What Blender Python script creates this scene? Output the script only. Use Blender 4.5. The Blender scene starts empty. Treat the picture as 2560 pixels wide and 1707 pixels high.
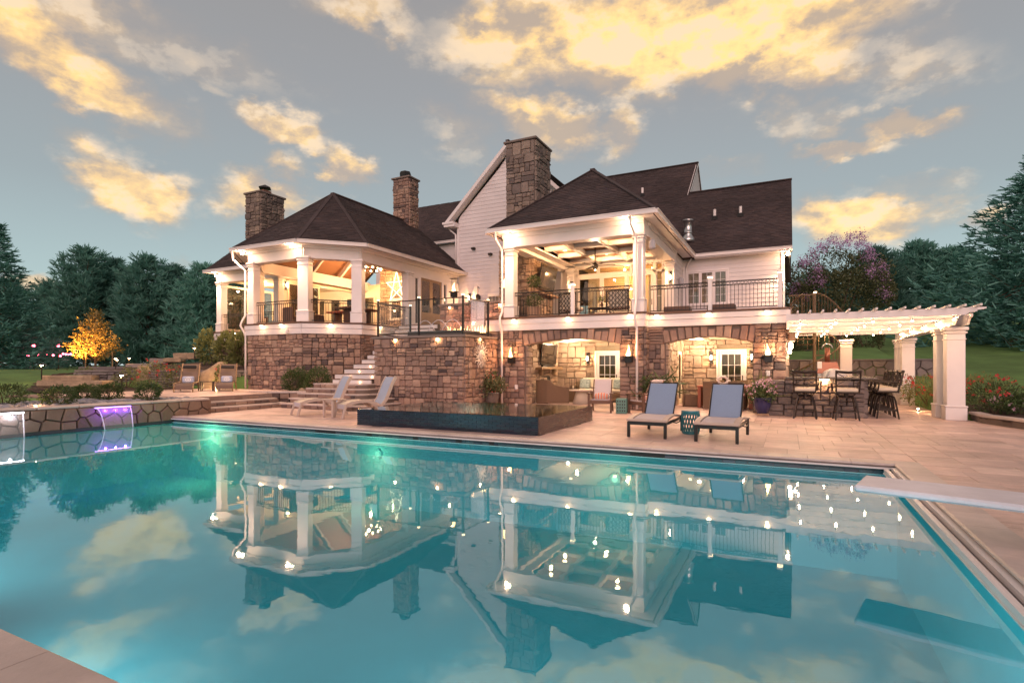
import bpy, math, random
import numpy as np
from mathutils import Vector, Matrix, Euler
R = math.radians
rnd = random.Random(7)
C = bpy.context.scene.collection
S = bpy.context.scene
# ------------------------------------------------------------ camera, sky, sun, exposure
TH = math.atan(688 / 1370.0)
cam = bpy.data.objects.new('camera', bpy.data.cameras.new('camera'))
C.objects.link(cam); S.camera = cam
cam.location = (0, 0, 1.5); cam.rotation_euler = (R(90), 0, TH)
cam.data.sensor_width = 36; cam.data.lens = 36 * 1370 / 2560
cam.data.shift_y = 62.5 / 2560; cam.data.clip_end = 3000; cam.data.clip_start = .05
S.view_settings.view_transform = 'Standard'; S.view_settings.look = 'None'
S.view_settings.exposure = 0.62; S.view_settings.gamma = 1.0; S.view_settings.use_curve_mapping = False
S.render.engine = 'CYCLES'
try:
    S.cycles.use_denoising = True; S.cycles.denoiser = 'OPENIMAGEDENOISE'
    S.cycles.max_bounces = 6; S.cycles.diffuse_bounces = 3; S.cycles.glossy_bounces = 3
    S.cycles.transparent_max_bounces = 12; S.cycles.transmission_bounces = 4
    S.cycles.caustics_reflective = False; S.cycles.caustics_refractive = False
    S.cycles.sample_clamp_indirect = 3.0
except Exception: pass

def direction(px, py):                     # direction of a point of the sky, from its place in the 2352-wide view
    a = (px * 1.08844 - 1280) / 1370; b = (916 - py * 1.08844) / 1370
    s, c = math.sin(TH), math.cos(TH)
    v = Vector((-s + a * c, c + a * s, b)).normalized()
    return math.atan2(v.x, v.y), math.asin(v.z)

class NT:                                  # small node-tree helper
    def __init__(s, nt): s.nt = nt; s.N = nt.nodes; s.L = nt.links
    def n(s, t, **k):
        x = s.N.new(t)
        for a, b in k.items(): setattr(x, a, b)
        return x
    def put(s, sock, v):
        if hasattr(v, 'links') or isinstance(v, bpy.types.NodeSocket): s.L.new(v, sock)
        else: sock.default_value = v
    def m(s, op, a, b=0.0, c=None, clamp=False):
        x = s.n('ShaderNodeMath', operation=op, use_clamp=clamp)
        s.put(x.inputs[0], a); s.put(x.inputs[1], b)
        if c is not None: s.put(x.inputs[2], c)
        return x.outputs[0]
    def mix(s, f, a, b, blend='MIX'):
        x = s.n('ShaderNodeMix', data_type='RGBA', blend_type=blend)
        s.put(x.inputs[0], f)
        for i, v in ((6, a), (7, b)):
            if isinstance(v, (tuple, list)): v = tuple(v) + ((1,) if len(v) == 3 else ())
            s.put(x.inputs[i], v)
        return x.outputs[2]
    def smooth(s, v, lo, hi):
        x = s.n('ShaderNodeMapRange', interpolation_type='SMOOTHSTEP')
        s.put(x.inputs[0], v); s.put(x.inputs[1], lo); s.put(x.inputs[2], hi)
        return x.outputs[0]
    def noise(s, vec, scale, detail=4, rough=.55, dist=0.0):
        x = s.n('ShaderNodeTexNoise')
        if vec is not None: s.L.new(vec, x.inputs['Vector'])
        x.inputs['Scale'].default_value = scale; x.inputs['Detail'].default_value = detail
        x.inputs['Roughness'].default_value = rough; x.inputs['Distortion'].default_value = dist
        return x.outputs[0]
    def ramp(s, v, stops, interp='LINEAR'):
        x = s.n('ShaderNodeValToRGB'); e = x.color_ramp.elements; x.color_ramp.interpolation = interp
        while len(e) < len(stops): e.new(.5)
        for i, (p, c) in enumerate(stops):
            e[i].position = p; e[i].color = tuple(c) + ((1,) if len(c) == 3 else ())
        s.put(x.inputs[0], v)
        return x.outputs[0]

SUN_EL, SUN_ROT = R(24), R(160)            # soft afterglow light from behind the camera
w = bpy.data.worlds.new('World'); S.world = w; w.use_nodes = True
t = NT(w.node_tree); t.N.clear()
tc = t.n('ShaderNodeTexCoord'); sep = t.n('ShaderNodeSeparateXYZ')
t.L.new(tc.outputs['Generated'], sep.inputs[0])
X_, Y_, Z_ = sep.outputs
el = t.m('ARCSINE', t.m('MINIMUM', t.m('MAXIMUM', Z_, -1.0), 1.0))
az = t.m('ARCTAN2', X_, Y_)
comb = t.n('ShaderNodeCombineXYZ'); t.put(comb.inputs[0], t.m('MULTIPLY', az, 1.0)); t.put(comb.inputs[1], t.m('MULTIPLY', el, 1.6))
V = tc.outputs['Generated']
# gradient: teal above the horizon, grey and then warm grey towards the zenith
base = t.ramp(t.m('DIVIDE', el, 1.5708), [(0, (.44, .55, .57)), (.08, (.305, .40, .42)), (.17, (.26, .295, .308)), (.28, (.255, .252, .255)), (.45, (.25, .22, .203)), (1, (.235, .21, .195))])
sky = t.n('ShaderNodeTexSky', sky_type='NISHITA', sun_disc=False, sun_elevation=R(6), sun_rotation=SUN_ROT)
def off_noise(v, d, sc, det, ro):
    a_ = t.n('ShaderNodeVectorMath', operation='ADD'); t.L.new(v, a_.inputs[0]); a_.inputs[1].default_value = d; return t.noise(a_.outputs[0], sc, det, ro)
st_ = t.n('ShaderNodeVectorMath', operation='MULTIPLY'); t.L.new(V, st_.inputs[0]); st_.inputs[1].default_value = (1, 1, 1.75); V = st_.outputs[0]
n1 = t.noise(V, 5.2, 12, .58); n2 = t.noise(V, 17.0, 8, .62); n3 = t.noise(V, 2.2, 3, .5)
n1b = off_noise(V, (.014, .0, .046), 5.2, 12, .58)            # the same cloud a little nearer the light: relief
relief = t.m('SUBTRACT', n1, n1b)
wx = t.m('ADD', t.m('MULTIPLY', t.m('SUBTRACT', off_noise(V, (7.3, 2.2, 1.1), 5.0, 3, .5), .5), .20), t.m('MULTIPLY', t.m('SUBTRACT', off_noise(V, (1.3, 8.2, 4.1), 19.0, 4, .6), .5), .07))
wy = t.m('ADD', t.m('MULTIPLY', t.m('SUBTRACT', off_noise(V, (3.1, 1.7, 5.2), 5.0, 3, .5), .5), .12), t.m('MULTIPLY', t.m('SUBTRACT', off_noise(V, (9.1, 3.7, 2.2), 19.0, 4, .6), .5), .06))
ax, ey = t.m('ADD', az, wx), t.m('ADD', el, wy)
# clouds: (x, y, half width, half height, tilt, weight) in the 2352-wide view
CL = [(1560, 70, 560, 150, 2, 1.4), (1240, 60, 260, 110, 0, 1.1), (1330, 165, 260, 60, -6, .85), (1760, 150, 280, 90, 8, 1.1), (2080, 130, 250, 110, 10, .62), (820, 20, 170, 55, 10, .75),
      (1260, 300, 170, 70, 8, 1.15), (1050, 330, 130, 70, 30, .72), (1440, 285, 60, 75, 60, .85),
      (120, 95, 330, 105, 28, 1.25), (215, 225, 130, 50, 10, 1.05), (330, 60, 380, 110, 10, .72), (450, 110, 95, 55, 25, .78), (490, 215, 70, 24, 25, .6),
      (300, 435, 140, 74, 33, 1.25), (640, 312, 80, 42, 10, .85), (590, 455, 130, 65, -8, .95), (785, 395, 90, 34, 14, .9),
      (2040, 290, 120, 38, 10, 1.15), (1930, 335, 120, 30, 2, .85), (1830, 280, 90, 50, 20, .6), (1970, 505, 200, 72, 8, 1.3), (2090, 430, 120, 45, 25, .62), (2240, 525, 55, 55, 40, .8), (1700, 390, 100, 40, 0, .5), (100, 640, 80, 30, 0, .8), (420, 610, 70, 22, 0, .6)]
D = None
for (cx, cy, rx, ry, tilt, wt) in CL:
    a0, e0 = direction(cx, cy); a1, e1 = direction(cx + rx, cy); a2, e2 = direction(cx, cy - ry)
    ra, re = max(abs(a1 - a0), .01), max(abs(e2 - e0), .01)
    ct, st = math.cos(R(tilt)), math.sin(R(tilt))
    da, de = t.m('SUBTRACT', ax, a0), t.m('SUBTRACT', ey, e0)
    u = t.m('ADD', t.m('MULTIPLY', da, ct / ra), t.m('MULTIPLY', de, -st / ra))
    v = t.m('ADD', t.m('MULTIPLY', da, st / re), t.m('MULTIPLY', de, ct / re))
    q = t.m('ADD', t.m('MULTIPLY', u, u), t.m('MULTIPLY', v, v))
    f = t.m('MULTIPLY', t.m('DIVIDE', 1.0, t.m('ADD', 1.0, t.m('MULTIPLY', q, q))), wt)
    D = f if D is None else t.m('MAXIMUM', D, f)
away = t.smooth(t.m('ABSOLUTE', t.m('ADD', az, .465)), .75, 1.1)      # the same broken cloud goes on round the sky
high = t.smooth(el, .62, .85)
D = t.m('MAXIMUM', D, t.m('MULTIPLY', t.m('MAXIMUM', away, high), t.smooth(n3, .42, .72)))
dens = t.m('ADD', D, t.m('MULTIPLY', t.m('SUBTRACT', n1, .5), 1.6))
dens = t.m('ADD', dens, t.m('MULTIPLY', t.m('SUBTRACT', n2, .5), .22))
puff = t.smooth(dens, .38, .98)
veil = t.smooth(t.m('ADD', D, t.m('MULTIPLY', t.m('SUBTRACT', n1, .5), .8)), .22, 1.0)
mask = t.m('MAXIMUM', puff, t.m('MULTIPLY', veil, .72))
core = t.m('MULTIPLY', t.smooth(dens, .55, 1.35), t.smooth(t.m('ADD', t.m('MULTIPLY', relief, 3.2), off_noise(V, (3.1, 1.7, 5.2), 3.6, 5, .55)), .36, .68))
ccol = t.mix(t.smooth(dens, .35, .8), (.34, .275, .23), (.52, .375, .25))
ccol = t.mix(t.m('MULTIPLY', t.smooth(D, .75, 1.35), .6), ccol, (.86, .54, .21))
ccol = t.mix(core, ccol, (1.06, .68, .23))
ccol = t.mix(t.m('MULTIPLY', t.smooth(relief, .01, .075), .75), ccol, (.78, .60, .42))
ccol = t.mix(t.m('MULTIPLY', t.smooth(relief, -.01, -.085), .65), ccol, (.30, .25, .225))
hz = t.smooth(el, .0, .12)
colr = t.mix(t.m('MULTIPLY', mask, t.m('ADD', t.m('MULTIPLY', hz, .4), .55)), base, ccol)
b1 = t.n('ShaderNodeBackground'); t.L.new(colr, b1.inputs[0]); b1.inputs[1].default_value = .80
b2 = t.n('ShaderNodeBackground'); t.L.new(sky.outputs[0], b2.inputs[0]); b2.inputs[1].default_value = .02
ad = t.n('ShaderNodeAddShader'); t.L.new(b1.outputs[0], ad.inputs[0]); t.L.new(b2.outputs[0], ad.inputs[1])
wo = t.n('ShaderNodeOutputWorld'); t.L.new(ad.outputs[0], wo.inputs[0])

sun = bpy.data.objects.new('sun', bpy.data.lights.new('sun', 'SUN')); C.objects.link(sun)
sun.data.energy = 1.4; sun.data.angle = R(50); sun.data.color = (1.0, .63, .58)
sun.rotation_euler = Vector((-math.sin(R(160)) * math.cos(SUN_EL), -math.cos(R(160)) * math.cos(SUN_EL), -math.sin(SUN_EL))).to_track_quat('-Z', 'Y').to_euler()

# ------------------------------------------------------------ mesh and scene helpers
OFF = {}                                   # world offset of every thing and part, so that meshes may be written in world metres
def at(px, d):                             # ground position of image column px (of 2560) at distance d along the view
    r = (px - 1280) / 1370 * d; s, c = math.sin(TH), math.cos(TH)
    return -d * s + r * c, d * c + r * s
def thing(name, label, cat, loc=(0, 0, 0), group=None):
    o = bpy.data.objects.new(name, None); C.objects.link(o); o.location = loc; o.empty_display_size = .2
    o['label'] = label; o['category'] = cat
    if group: o['group'] = group
    OFF[o.name] = Vector(loc); return o
def tag(o, label, cat, group=None):
    o['label'] = label; o['category'] = cat
    if group: o['group'] = group
    return o
def structure(o): o['kind'] = 'structure'; return o
def stuff(o): o['kind'] = 'stuff'; return o
def copy_tree(o, parent=None, kids=None):
    c = o.copy(); C.objects.link(c); c.parent = parent
    for ch in KIDS.get(o.name, []):
        k = copy_tree(ch, c)
    if parent is not None: KIDS.setdefault(parent.name, []).append(c)
    return c
def dup(o, loc, rz=0.0, label=None, group=None):
    c = copy_tree(o); c.location = loc; c.rotation_euler = (0, 0, rz)
    if label: c['label'] = label
    if group: c['group'] = group
    OFF[c.name] = Vector(loc); return c
KIDS = {}
def link(name, me, mat, parent=None, loc=None, rot=None, scale=None):
    o = bpy.data.objects.new(name, me); C.objects.link(o)
    if parent is not None:
        o.parent = parent; KIDS.setdefault(parent.name, []).append(o)
    if loc is not None: o.location = loc
    if rot is not None: o.rotation_euler = rot
    if scale is not None: o.scale = scale
    if mat is not None and len(me.materials) == 0: me.materials.append(mat)
    OFF[o.name] = OFF.get(parent.name, Vector()) if parent is not None else Vector()
    return o

class MB:
    def __init__(s): s.v = []; s.f = []; s.sm = False
    def add(s, vs, fs):
        b = len(s.v); s.v.extend([tuple(x) for x in vs]); s.f.extend([tuple(i + b for i in f) for f in fs]); return s
    def box(s, x0, y0, z0, x1, y1, z1):
        return s.add([(x0, y0, z0), (x1, y0, z0), (x1, y1, z0), (x0, y1, z0), (x0, y0, z1), (x1, y0, z1), (x1, y1, z1), (x0, y1, z1)],
                     [(0, 3, 2, 1), (4, 5, 6, 7), (0, 1, 5, 4), (1, 2, 6, 5), (2, 3, 7, 6), (3, 0, 4, 7)])
    def cbox(s, c, size, rz=0.0, ch=.01, M=None):     # chamfered box
        hx, hy, hz = [q / 2 for q in size]; ch = min(ch, hx * .6, hy * .6, hz * .6)
        vs = []; idx = {}
        for sx in (-1, 1):
            for sy in (-1, 1):
                for sz in (-1, 1):
                    for ax_ in range(3):
                        p = [sx * (hx - ch), sy * (hy - ch), sz * (hz - ch)]; p[ax_] = (sx * hx, sy * hy, sz * hz)[ax_]
                        idx[sx, sy, sz, ax_] = len(vs); vs.append(p)
        g = lambda a, b, c_, d: idx[a, b, c_, d]; fs = []
        for sg in (-1, 1):
            q = [g(sg, -1, -1, 0), g(sg, 1, -1, 0), g(sg, 1, 1, 0), g(sg, -1, 1, 0)]; fs.append(q if sg > 0 else q[::-1])
            q = [g(-1, sg, -1, 1), g(1, sg, -1, 1), g(1, sg, 1, 1), g(-1, sg, 1, 1)]; fs.append(q[::-1] if sg > 0 else q)
            q = [g(-1, -1, sg, 2), g(1, -1, sg, 2), g(1, 1, sg, 2), g(-1, 1, sg, 2)]; fs.append(q if sg > 0 else q[::-1])
        for a in (-1, 1):
            for b in (-1, 1):
                fs.append([g(a, b, -1, 0), g(a, b, -1, 1), g(a, b, 1, 1), g(a, b, 1, 0)])
                fs.append([g(a, -1, b, 0), g(a, -1, b, 2), g(a, 1, b, 2), g(a, 1, b, 0)])
                fs.append([g(-1, a, b, 1), g(-1, a, b, 2), g(1, a, b, 2), g(1, a, b, 1)])
                for c_ in (-1, 1): fs.append([g(a, b, c_, 0), g(a, b, c_, 1), g(a, b, c_, 2)])
        mt = (Matrix.Translation(c) @ Matrix.Rotation(rz, 4, 'Z')) if M is None else (Matrix.Translation(c) @ M)
        return s.add([mt @ Vector(p) for p in vs], fs)
    def bar(s, a, b, wd, ht=None, ch=.0):             # square bar from a to b
        a, b = Vector(a), Vector(b); d = b - a; q = d.to_track_quat('X', 'Z').to_matrix().to_4x4()
        return s.cbox((a + b) / 2, (d.length, wd, ht or wd), 0, ch or min(wd, ht or wd) * .12, q)
    def tube(s, pts, r, n=8, cap=True, closed=False):
        pts = [Vector(p) for p in pts]; m = len(pts); rs = r if isinstance(r, (list, tuple)) else [r] * m
        vs = []; up = None
        for i, p in enumerate(pts):
            if closed: d = pts[(i + 1) % m] - pts[i - 1]
            else: d = pts[min(i + 1, m - 1)] - pts[max(i - 1, 0)]
            d.normalize()
            if up is None: up = Vector((0, 0, 1)) if abs(d.z) < .9 else Vector((1, 0, 0))
            x = up.cross(d).normalized(); up = d.cross(x).normalized()
            for k in range(n):
                a = 2 * math.pi * k / n; vs.append(p + (x * math.cos(a) + up * math.sin(a)) * rs[i])
        fs = []
        for i in range(m if closed else m - 1):
            j = (i + 1) % m
            for k in range(n):
                k2 = (k + 1) % n; fs.append((i * n + k, i * n + k2, j * n + k2, j * n + k))
        if cap and not closed: fs.append(tuple(range(n - 1, -1, -1))); fs.append(tuple((m - 1) * n + k for k in range(n)))
        return s.add(vs, fs)
    def cyl(s, a, b, r0, r1=None, n=12): return s.tube([a, b], [r0, r0 if r1 is None else r1], n)
    def lathe(s, c, prof, n=16, cap=True):
        c = Vector(c); vs = []; fs = []; m = len(prof)
        for (r, z) in prof:
            for k in range(n):
                a = 2 * math.pi * k / n; vs.append(c + Vector((r * math.cos(a), r * math.sin(a), z)))
        for i in range(m - 1):
            for k in range(n):
                k2 = (k + 1) % n; fs.append((i * n + k, i * n + k2, (i + 1) * n + k2, (i + 1) * n + k))
        if cap: fs.append(tuple(range(n - 1, -1, -1))); fs.append(tuple((m - 1) * n + k for k in range(n)))
        return s.add(vs, fs)
    def ball(s, c, r, n=12, m=8, sq=(1, 1, 1)):
        prof = [(max(.001, math.sin(math.pi * i / m)), -math.cos(math.pi * i / m)) for i in range(m + 1)]
        b = len(s.v); s.lathe((0, 0, 0), prof, n)
        for i in range(b, len(s.v)):
            p = s.v[i]; s.v[i] = (c[0] + p[0] * r * sq[0], c[1] + p[1] * r * sq[1], c[2] + p[2] * r * sq[2])
        return s
    def prism(s, poly, z0, z1):                       # vertical prism over an xy polygon (counter-clockwise)
        n = len(poly); vs = [(x, y, z0) for x, y in poly] + [(x, y, z1) for x, y in poly]
        fs = [tuple(range(n - 1, -1, -1)), tuple(range(n, 2 * n))] + [(i, (i + 1) % n, n + (i + 1) % n, n + i) for i in range(n)]
        return s.add(vs, fs)
    def slab(s, poly3, th):                           # any planar polygon, thickened along its normal downwards
        P = [Vector(p) for p in poly3]; nrm = (P[1] - P[0]).cross(P[2] - P[0]).normalized()
        n = len(P); vs = P + [p - nrm * th for p in P]
        fs = [tuple(range(n)), tuple(range(2 * n - 1, n - 1, -1))] + [(i, n + i, n + (i + 1) % n, (i + 1) % n) for i in range(n)]
        return s.add(vs, fs)
    def mesh(s, name, off=None, smooth=False):
        me = bpy.data.meshes.new(name)
        vs = s.v if off is None else [(x - off[0], y - off[1], z - off[2]) for x, y, z in s.v]
        me.from_pydata(vs, [], s.f); me.update()
        if smooth: me.polygons.foreach_set('use_smooth', [True] * len(me.polygons))
        return me
    def build(s, name, mat, parent=None, smooth=False):   # vertices are world metres
        off = OFF.get(parent.name, Vector()) if parent is not None else None
        return link(name, s.mesh(name, off, smooth), mat, parent)
def local(mb, name, mat, parent, smooth=False): return link(name, mb.mesh(name, None, smooth), mat, parent)

def np_mesh(name, V, F):
    me = bpy.data.meshes.new(name); k = F.shape[1]
    me.vertices.add(len(V)); me.vertices.foreach_set('co', V.astype(np.float32).ravel())
    me.loops.add(F.size); me.loops.foreach_set('vertex_index', F.astype(np.int32).ravel())
    me.polygons.add(len(F)); me.polygons.foreach_set('loop_start', np.arange(0, F.size, k, dtype=np.int32))
    me.polygons.foreach_set('loop_total', np.full(len(F), k, dtype=np.int32)); me.update(calc_edges=True); return me

LK = 2.3
def lamp(parent, loc, energy, color=(1, .62, .3), radius=.06, kind='POINT', aim=None, spot=90, size=None):
    l = bpy.data.lights.new('light', kind); l.energy = energy * LK; radius = min(radius, .05); l.color = color
    if kind == 'SPOT': l.spot_size = R(spot); l.spot_blend = .7
    if kind == 'AREA':
        l.shape = 'RECTANGLE'; l.size, l.size_y = size or (.3, .3)
    else: l.shadow_soft_size = radius
    o = bpy.data.objects.new('light', l); C.objects.link(o)
    off = OFF.get(parent.name, Vector()) if parent is not None else Vector()
    o.location = Vector(loc) - off; o.parent = parent
    if parent is not None: KIDS.setdefault(parent.name, []).append(o)
    if aim is not None: o.rotation_euler = Vector(aim).to_track_quat('-Z', 'Y').to_euler()
    return o
# ------------------------------------------------------------ materials
MATS = {}
def mat(name, col, rough=.6, metal=0.0, var=.12, scale=6.0, bump=0.0, bscale=40.0, ramp=None, island=False, emit=None, estr=0.0, spec=.5, stretch=None, rv=.0, trans=0.0, alpha=None, ov=0.0, stain=None):
    m = bpy.data.materials.new(name); m.use_nodes = True; t = NT(m.node_tree); b = t.N['Principled BSDF']
    b.inputs['Roughness'].default_value = rough; b.inputs['Metallic'].default_value = metal
    try: b.inputs['Specular IOR Level'].default_value = spec
    except Exception: pass
    tc = t.n('ShaderNodeTexCoord'); oi = t.n('ShaderNodeObjectInfo'); ge = t.n('ShaderNodeNewGeometry')
    rv_s = ge.outputs['Random Per Island'] if island else oi.outputs['Random']
    mp = t.n('ShaderNodeVectorMath', operation='ADD'); t.L.new(tc.outputs['Object'], mp.inputs[0])
    cb = t.n('ShaderNodeCombineXYZ'); q = t.m('MULTIPLY', rv_s, 37.0)
    for i in range(3): t.L.new(q, cb.inputs[i])
    t.L.new(cb.outputs[0], mp.inputs[1]); vec = mp.outputs[0]
    if stretch:
        sc = t.n('ShaderNodeVectorMath', operation='MULTIPLY'); t.L.new(vec, sc.inputs[0]); sc.inputs[1].default_value = stretch; vec = sc.outputs[0]
    if ramp: base = t.ramp(rv_s, [(i / max(1, len(ramp) - 1), c) for i, c in enumerate(ramp)])
    else: base = t.mix(0.0, col, col)
    nz = t.noise(vec, scale, 5, .6)
    k = t.m('ADD', t.m('MULTIPLY', t.m('SUBTRACT', nz, .5), 2.2 * var), 1.0)
    if rv: k = t.m('MULTIPLY', k, t.m('ADD', t.m('MULTIPLY', rv_s, 2 * rv), 1 - rv))
    if stain: k = t.m('MULTIPLY', k, t.m('ADD', t.m('MULTIPLY', t.smooth(t.noise(ge.outputs['Position'], stain[1], 6, .65, .4), .30, .68), stain[0]), 1 - stain[0] * .6))
    if ov: k = t.m('MULTIPLY', k, t.m('ADD', t.m('MULTIPLY', oi.outputs['Random'], 2 * ov), 1 - ov))
    g = t.n('ShaderNodeCombineXYZ')
    for i in range(3): t.L.new(k, g.inputs[i])
    base = t.mix(1.0, base, g.outputs[0], 'MULTIPLY')
    t.L.new(base, b.inputs['Base Color'])
    if bump:
        bn = t.n('ShaderNodeBump'); bn.inputs['Strength'].default_value = bump; bn.inputs['Distance'].default_value = .02
        t.L.new(t.noise(vec, bscale, 4, .6), bn.inputs['Height']); t.L.new(bn.outputs[0], b.inputs['Normal'])
    if emit: b.inputs['Emission Color'].default_value = tuple(emit) + (1,); b.inputs['Emission Strength'].default_value = estr
    if trans:
        tr = t.n('ShaderNodeBsdfTranslucent'); t.L.new(base, tr.inputs[0]); mx = t.n('ShaderNodeMixShader'); mx.inputs[0].default_value = trans
        t.L.new(b.outputs[0], mx.inputs[1]); t.L.new(tr.outputs[0], mx.inputs[2]); t.L.new(mx.outputs[0], t.N['Material Output'].inputs[0])
    if alpha is not None:
        tr = t.n('ShaderNodeBsdfTransparent'); mx = t.n('ShaderNodeMixShader'); mx.inputs[0].default_value = alpha
        t.L.new(tr.outputs[0], mx.inputs[1]); t.L.new(b.outputs[0], mx.inputs[2]); t.L.new(mx.outputs[0], t.N['Material Output'].inputs[0])
    MATS[name] = m; return m
def glass(name, tint=(.9, .92, .92), refl=.12, rough=.02, k=1.0):
    m = bpy.data.materials.new(name); m.use_nodes = True; t = NT(m.node_tree); t.N.clear()
    a = t.n('ShaderNodeBsdfTransparent'); a.inputs[0].default_value = tint + (1,)
    g = t.n('ShaderNodeBsdfGlossy'); g.inputs['Roughness'].default_value = rough
    lw = t.n('ShaderNodeFresnel'); lw.inputs[0].default_value = 1.5
    x = t.n('ShaderNodeMixShader'); t.put(x.inputs[0], t.m('ADD', t.m('MULTIPLY', lw.outputs[0], (1 - refl) * k), refl * .6, clamp=True))
    t.L.new(a.outputs[0], x.inputs[1]); t.L.new(g.outputs[0], x.inputs[2])
    o = t.n('ShaderNodeOutputMaterial'); t.L.new(x.outputs[0], o.inputs[0]); return m
def water(name, tint, f0, ripple=.03, scale=2.2):
    m = bpy.data.materials.new(name); m.use_nodes = True; t = NT(m.node_tree); t.N.clear()
    tc = t.n('ShaderNodeTexCoord')
    mp = t.n('ShaderNodeVectorMath', operation='MULTIPLY'); t.L.new(tc.outputs['Object'], mp.inputs[0]); mp.inputs[1].default_value = (1, 1.3, 1)
    h = t.m('ADD', t.noise(mp.outputs[0], scale, 3, .5), t.m('MULTIPLY', t.noise(mp.outputs[0], scale * 5, 2, .5), .12))
    bn = t.n('ShaderNodeBump'); bn.inputs['Strength'].default_value = ripple; bn.inputs['Distance'].default_value = .12; t.L.new(h, bn.inputs['Height'])
    a = t.n('ShaderNodeBsdfTransparent'); a.inputs[0].default_value = tint + (1,)
    g = t.n('ShaderNodeBsdfGlossy'); g.inputs['Roughness'].default_value = .015; g.inputs[0].default_value = (.94, .98, 1, 1); t.L.new(bn.outputs[0], g.inputs['Normal'])
    fr = t.n('ShaderNodeFresnel'); fr.inputs[0].default_value = 1.40
    x = t.n('ShaderNodeMixShader'); t.put(x.inputs[0], t.m('ADD', t.m('MULTIPLY', fr.outputs[0], 1 - f0), f0, clamp=True))
    t.L.new(a.outputs[0], x.inputs[1]); t.L.new(g.outputs[0], x.inputs[2])
    o = t.n('ShaderNodeOutputMaterial'); t.L.new(x.outputs[0], o.inputs[0]); return m
def emis(name, col, strength):
    m = bpy.data.materials.new(name); m.use_nodes = True; t = NT(m.node_tree); t.N.clear()
    e = t.n('ShaderNodeEmission'); e.inputs[0].default_value = col + (1,); e.inputs[1].default_value = strength
    o = t.n('ShaderNodeOutputMaterial'); t.L.new(e.outputs[0], o.inputs[0]); return m
STONE = [(.19, .122, .100), (.30, .19, .15), (.24, .158, .13), (.37, .25, .19), (.10, .07, .07), (.31, .21, .165), (.43, .30, .23), (.20, .135, .115), (.34, .22, .165), (.26, .178, .148), (.08, .06, .062)]
M_stone = mat('fieldstone', (.2, .14, .11), .85, var=.22, scale=5, bump=.9, bscale=14, ramp=STONE, stain=(.3, .6))
M_stone_s = mat('fieldstone_far', (.2, .14, .11), .85, var=.22, scale=5, bump=.6, bscale=14, ramp=STONE, island=True, stain=(.3, .6))
CHIM = [(.145, .112, .098), (.20, .155, .132), (.25, .195, .165), (.11, .088, .085), (.30, .235, .19), (.175, .135, .122)]
M_chim = mat('chimney_stone', (.17, .14, .115), .88, var=.22, scale=5, bump=.9, bscale=14, ramp=CHIM, stain=(.3, .8))
TANS = [(.38, .275, .20), (.31, .215, .155), (.46, .345, .26), (.25, .17, .128), (.42, .30, .225), (.35, .255, .205)]
M_tan = mat('pale_stone', (.36, .28, .19), .85, var=.2, scale=5, bump=.9, bscale=14, ramp=TANS, stain=(.3, .9))
M_boulder = mat('boulder_stone', (.3, .22, .15), .85, var=.25, scale=3, bump=.8, bscale=9, stain=(.5, 2.5))
M_fount = mat('fountain_stone', (.2, .13, .095), .8, var=.25, scale=4, bump=.8, bscale=9, ramp=[(.15, .095, .07), (.21, .135, .10), (.18, .115, .085), (.26, .17, .12), (.165, .12, .10)])
M_mortar = mat('mortar', (.175, .132, .11), .95, var=.15, scale=9, bump=.4, bscale=80)
M_mortar_l = mat('pale_mortar', (.27, .21, .15), .95, var=.15, scale=9, bump=.4, bscale=80)
M_cap = mat('cap_stone', (.17, .135, .12), .8, var=.15, scale=5, bump=.3, bscale=30, rv=.12)
M_white = mat('white_trim', (.70, .65, .65), .42, var=.035, scale=2.0, bump=.03, bscale=30, stain=(.10, .7))
M_side = mat('white_siding', (.62, .575, .58), .5, var=.04, scale=2.0, bump=.05, bscale=60, rv=.02, stretch=(.3, 1, 6), stain=(.13, .5))
M_cream = mat('cream_paint', (.76, .68, .54), .5, var=.04, scale=2)
M_wood = mat('cedar_wood', (.27, .145, .085), .45, var=.3, scale=4, stretch=(1, 12, 12), rv=.18)
M_dwood = mat('brown_wood', (.11, .055, .035), .45, var=.3, scale=4, stretch=(1, 12, 12))
M_rwood = mat('red_wood', (.34, .10, .05), .4, var=.25, scale=4, stretch=(1, 12, 12))
M_shing = mat('roof_shingle', (.05, .036, .038), .9, var=.3, scale=9, bump=.5, bscale=90, ramp=[(.036, .026, .028), (.058, .04, .041), (.046, .033, .036), (.075, .05, .048), (.042, .03, .033), (.064, .045, .046)], island=True, stain=(.45, .45))
M_black = mat('black_metal', (.018, .016, .016), .38, .3, var=.1, scale=10)
M_bronze = mat('bronze_metal', (.035, .026, .022), .42, .5, var=.15, scale=10)
M_stair = mat('brown_stair_metal', (.13, .085, .05), .5, .2, var=.1, scale=6)
M_goldmetal = mat('tan_metal', (.26, .17, .10), .45, .3, var=.1, scale=6)
M_steel = mat('steel', (.55, .55, .56), .28, .9, var=.08, scale=10)
M_copper = mat('copper', (.26, .11, .075), .35, .6, var=.12, scale=6)
M_tile = mat('travertine', (.5, .38, .34), .45, var=.34, scale=2.6, bump=.5, bscale=22, ramp=[(.56, .395, .345), (.65, .475, .42), (.49, .345, .30), (.60, .44, .395), (.53, .385, .345), (.69, .52, .455)], stretch=(1, 2.2, 1), stain=(.38, .55))
M_tile_s = mat('travertine_far', (.5, .38, .34), .5, var=.30, scale=2.6, bump=.4, bscale=22, ramp=[(.56, .395, .345), (.65, .475, .42), (.49, .345, .30), (.60, .44, .395), (.69, .52, .455)], island=True, stain=(.38, .55))
M_joint = mat('joint_sand', (.24, .17, .145), .95, var=.2, scale=9)
M_cope = mat('bullnose_coping', (.52, .43, .40), .5, var=.14, scale=4, bump=.25, bscale=26, rv=.06, stain=(.3, .8))
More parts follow.
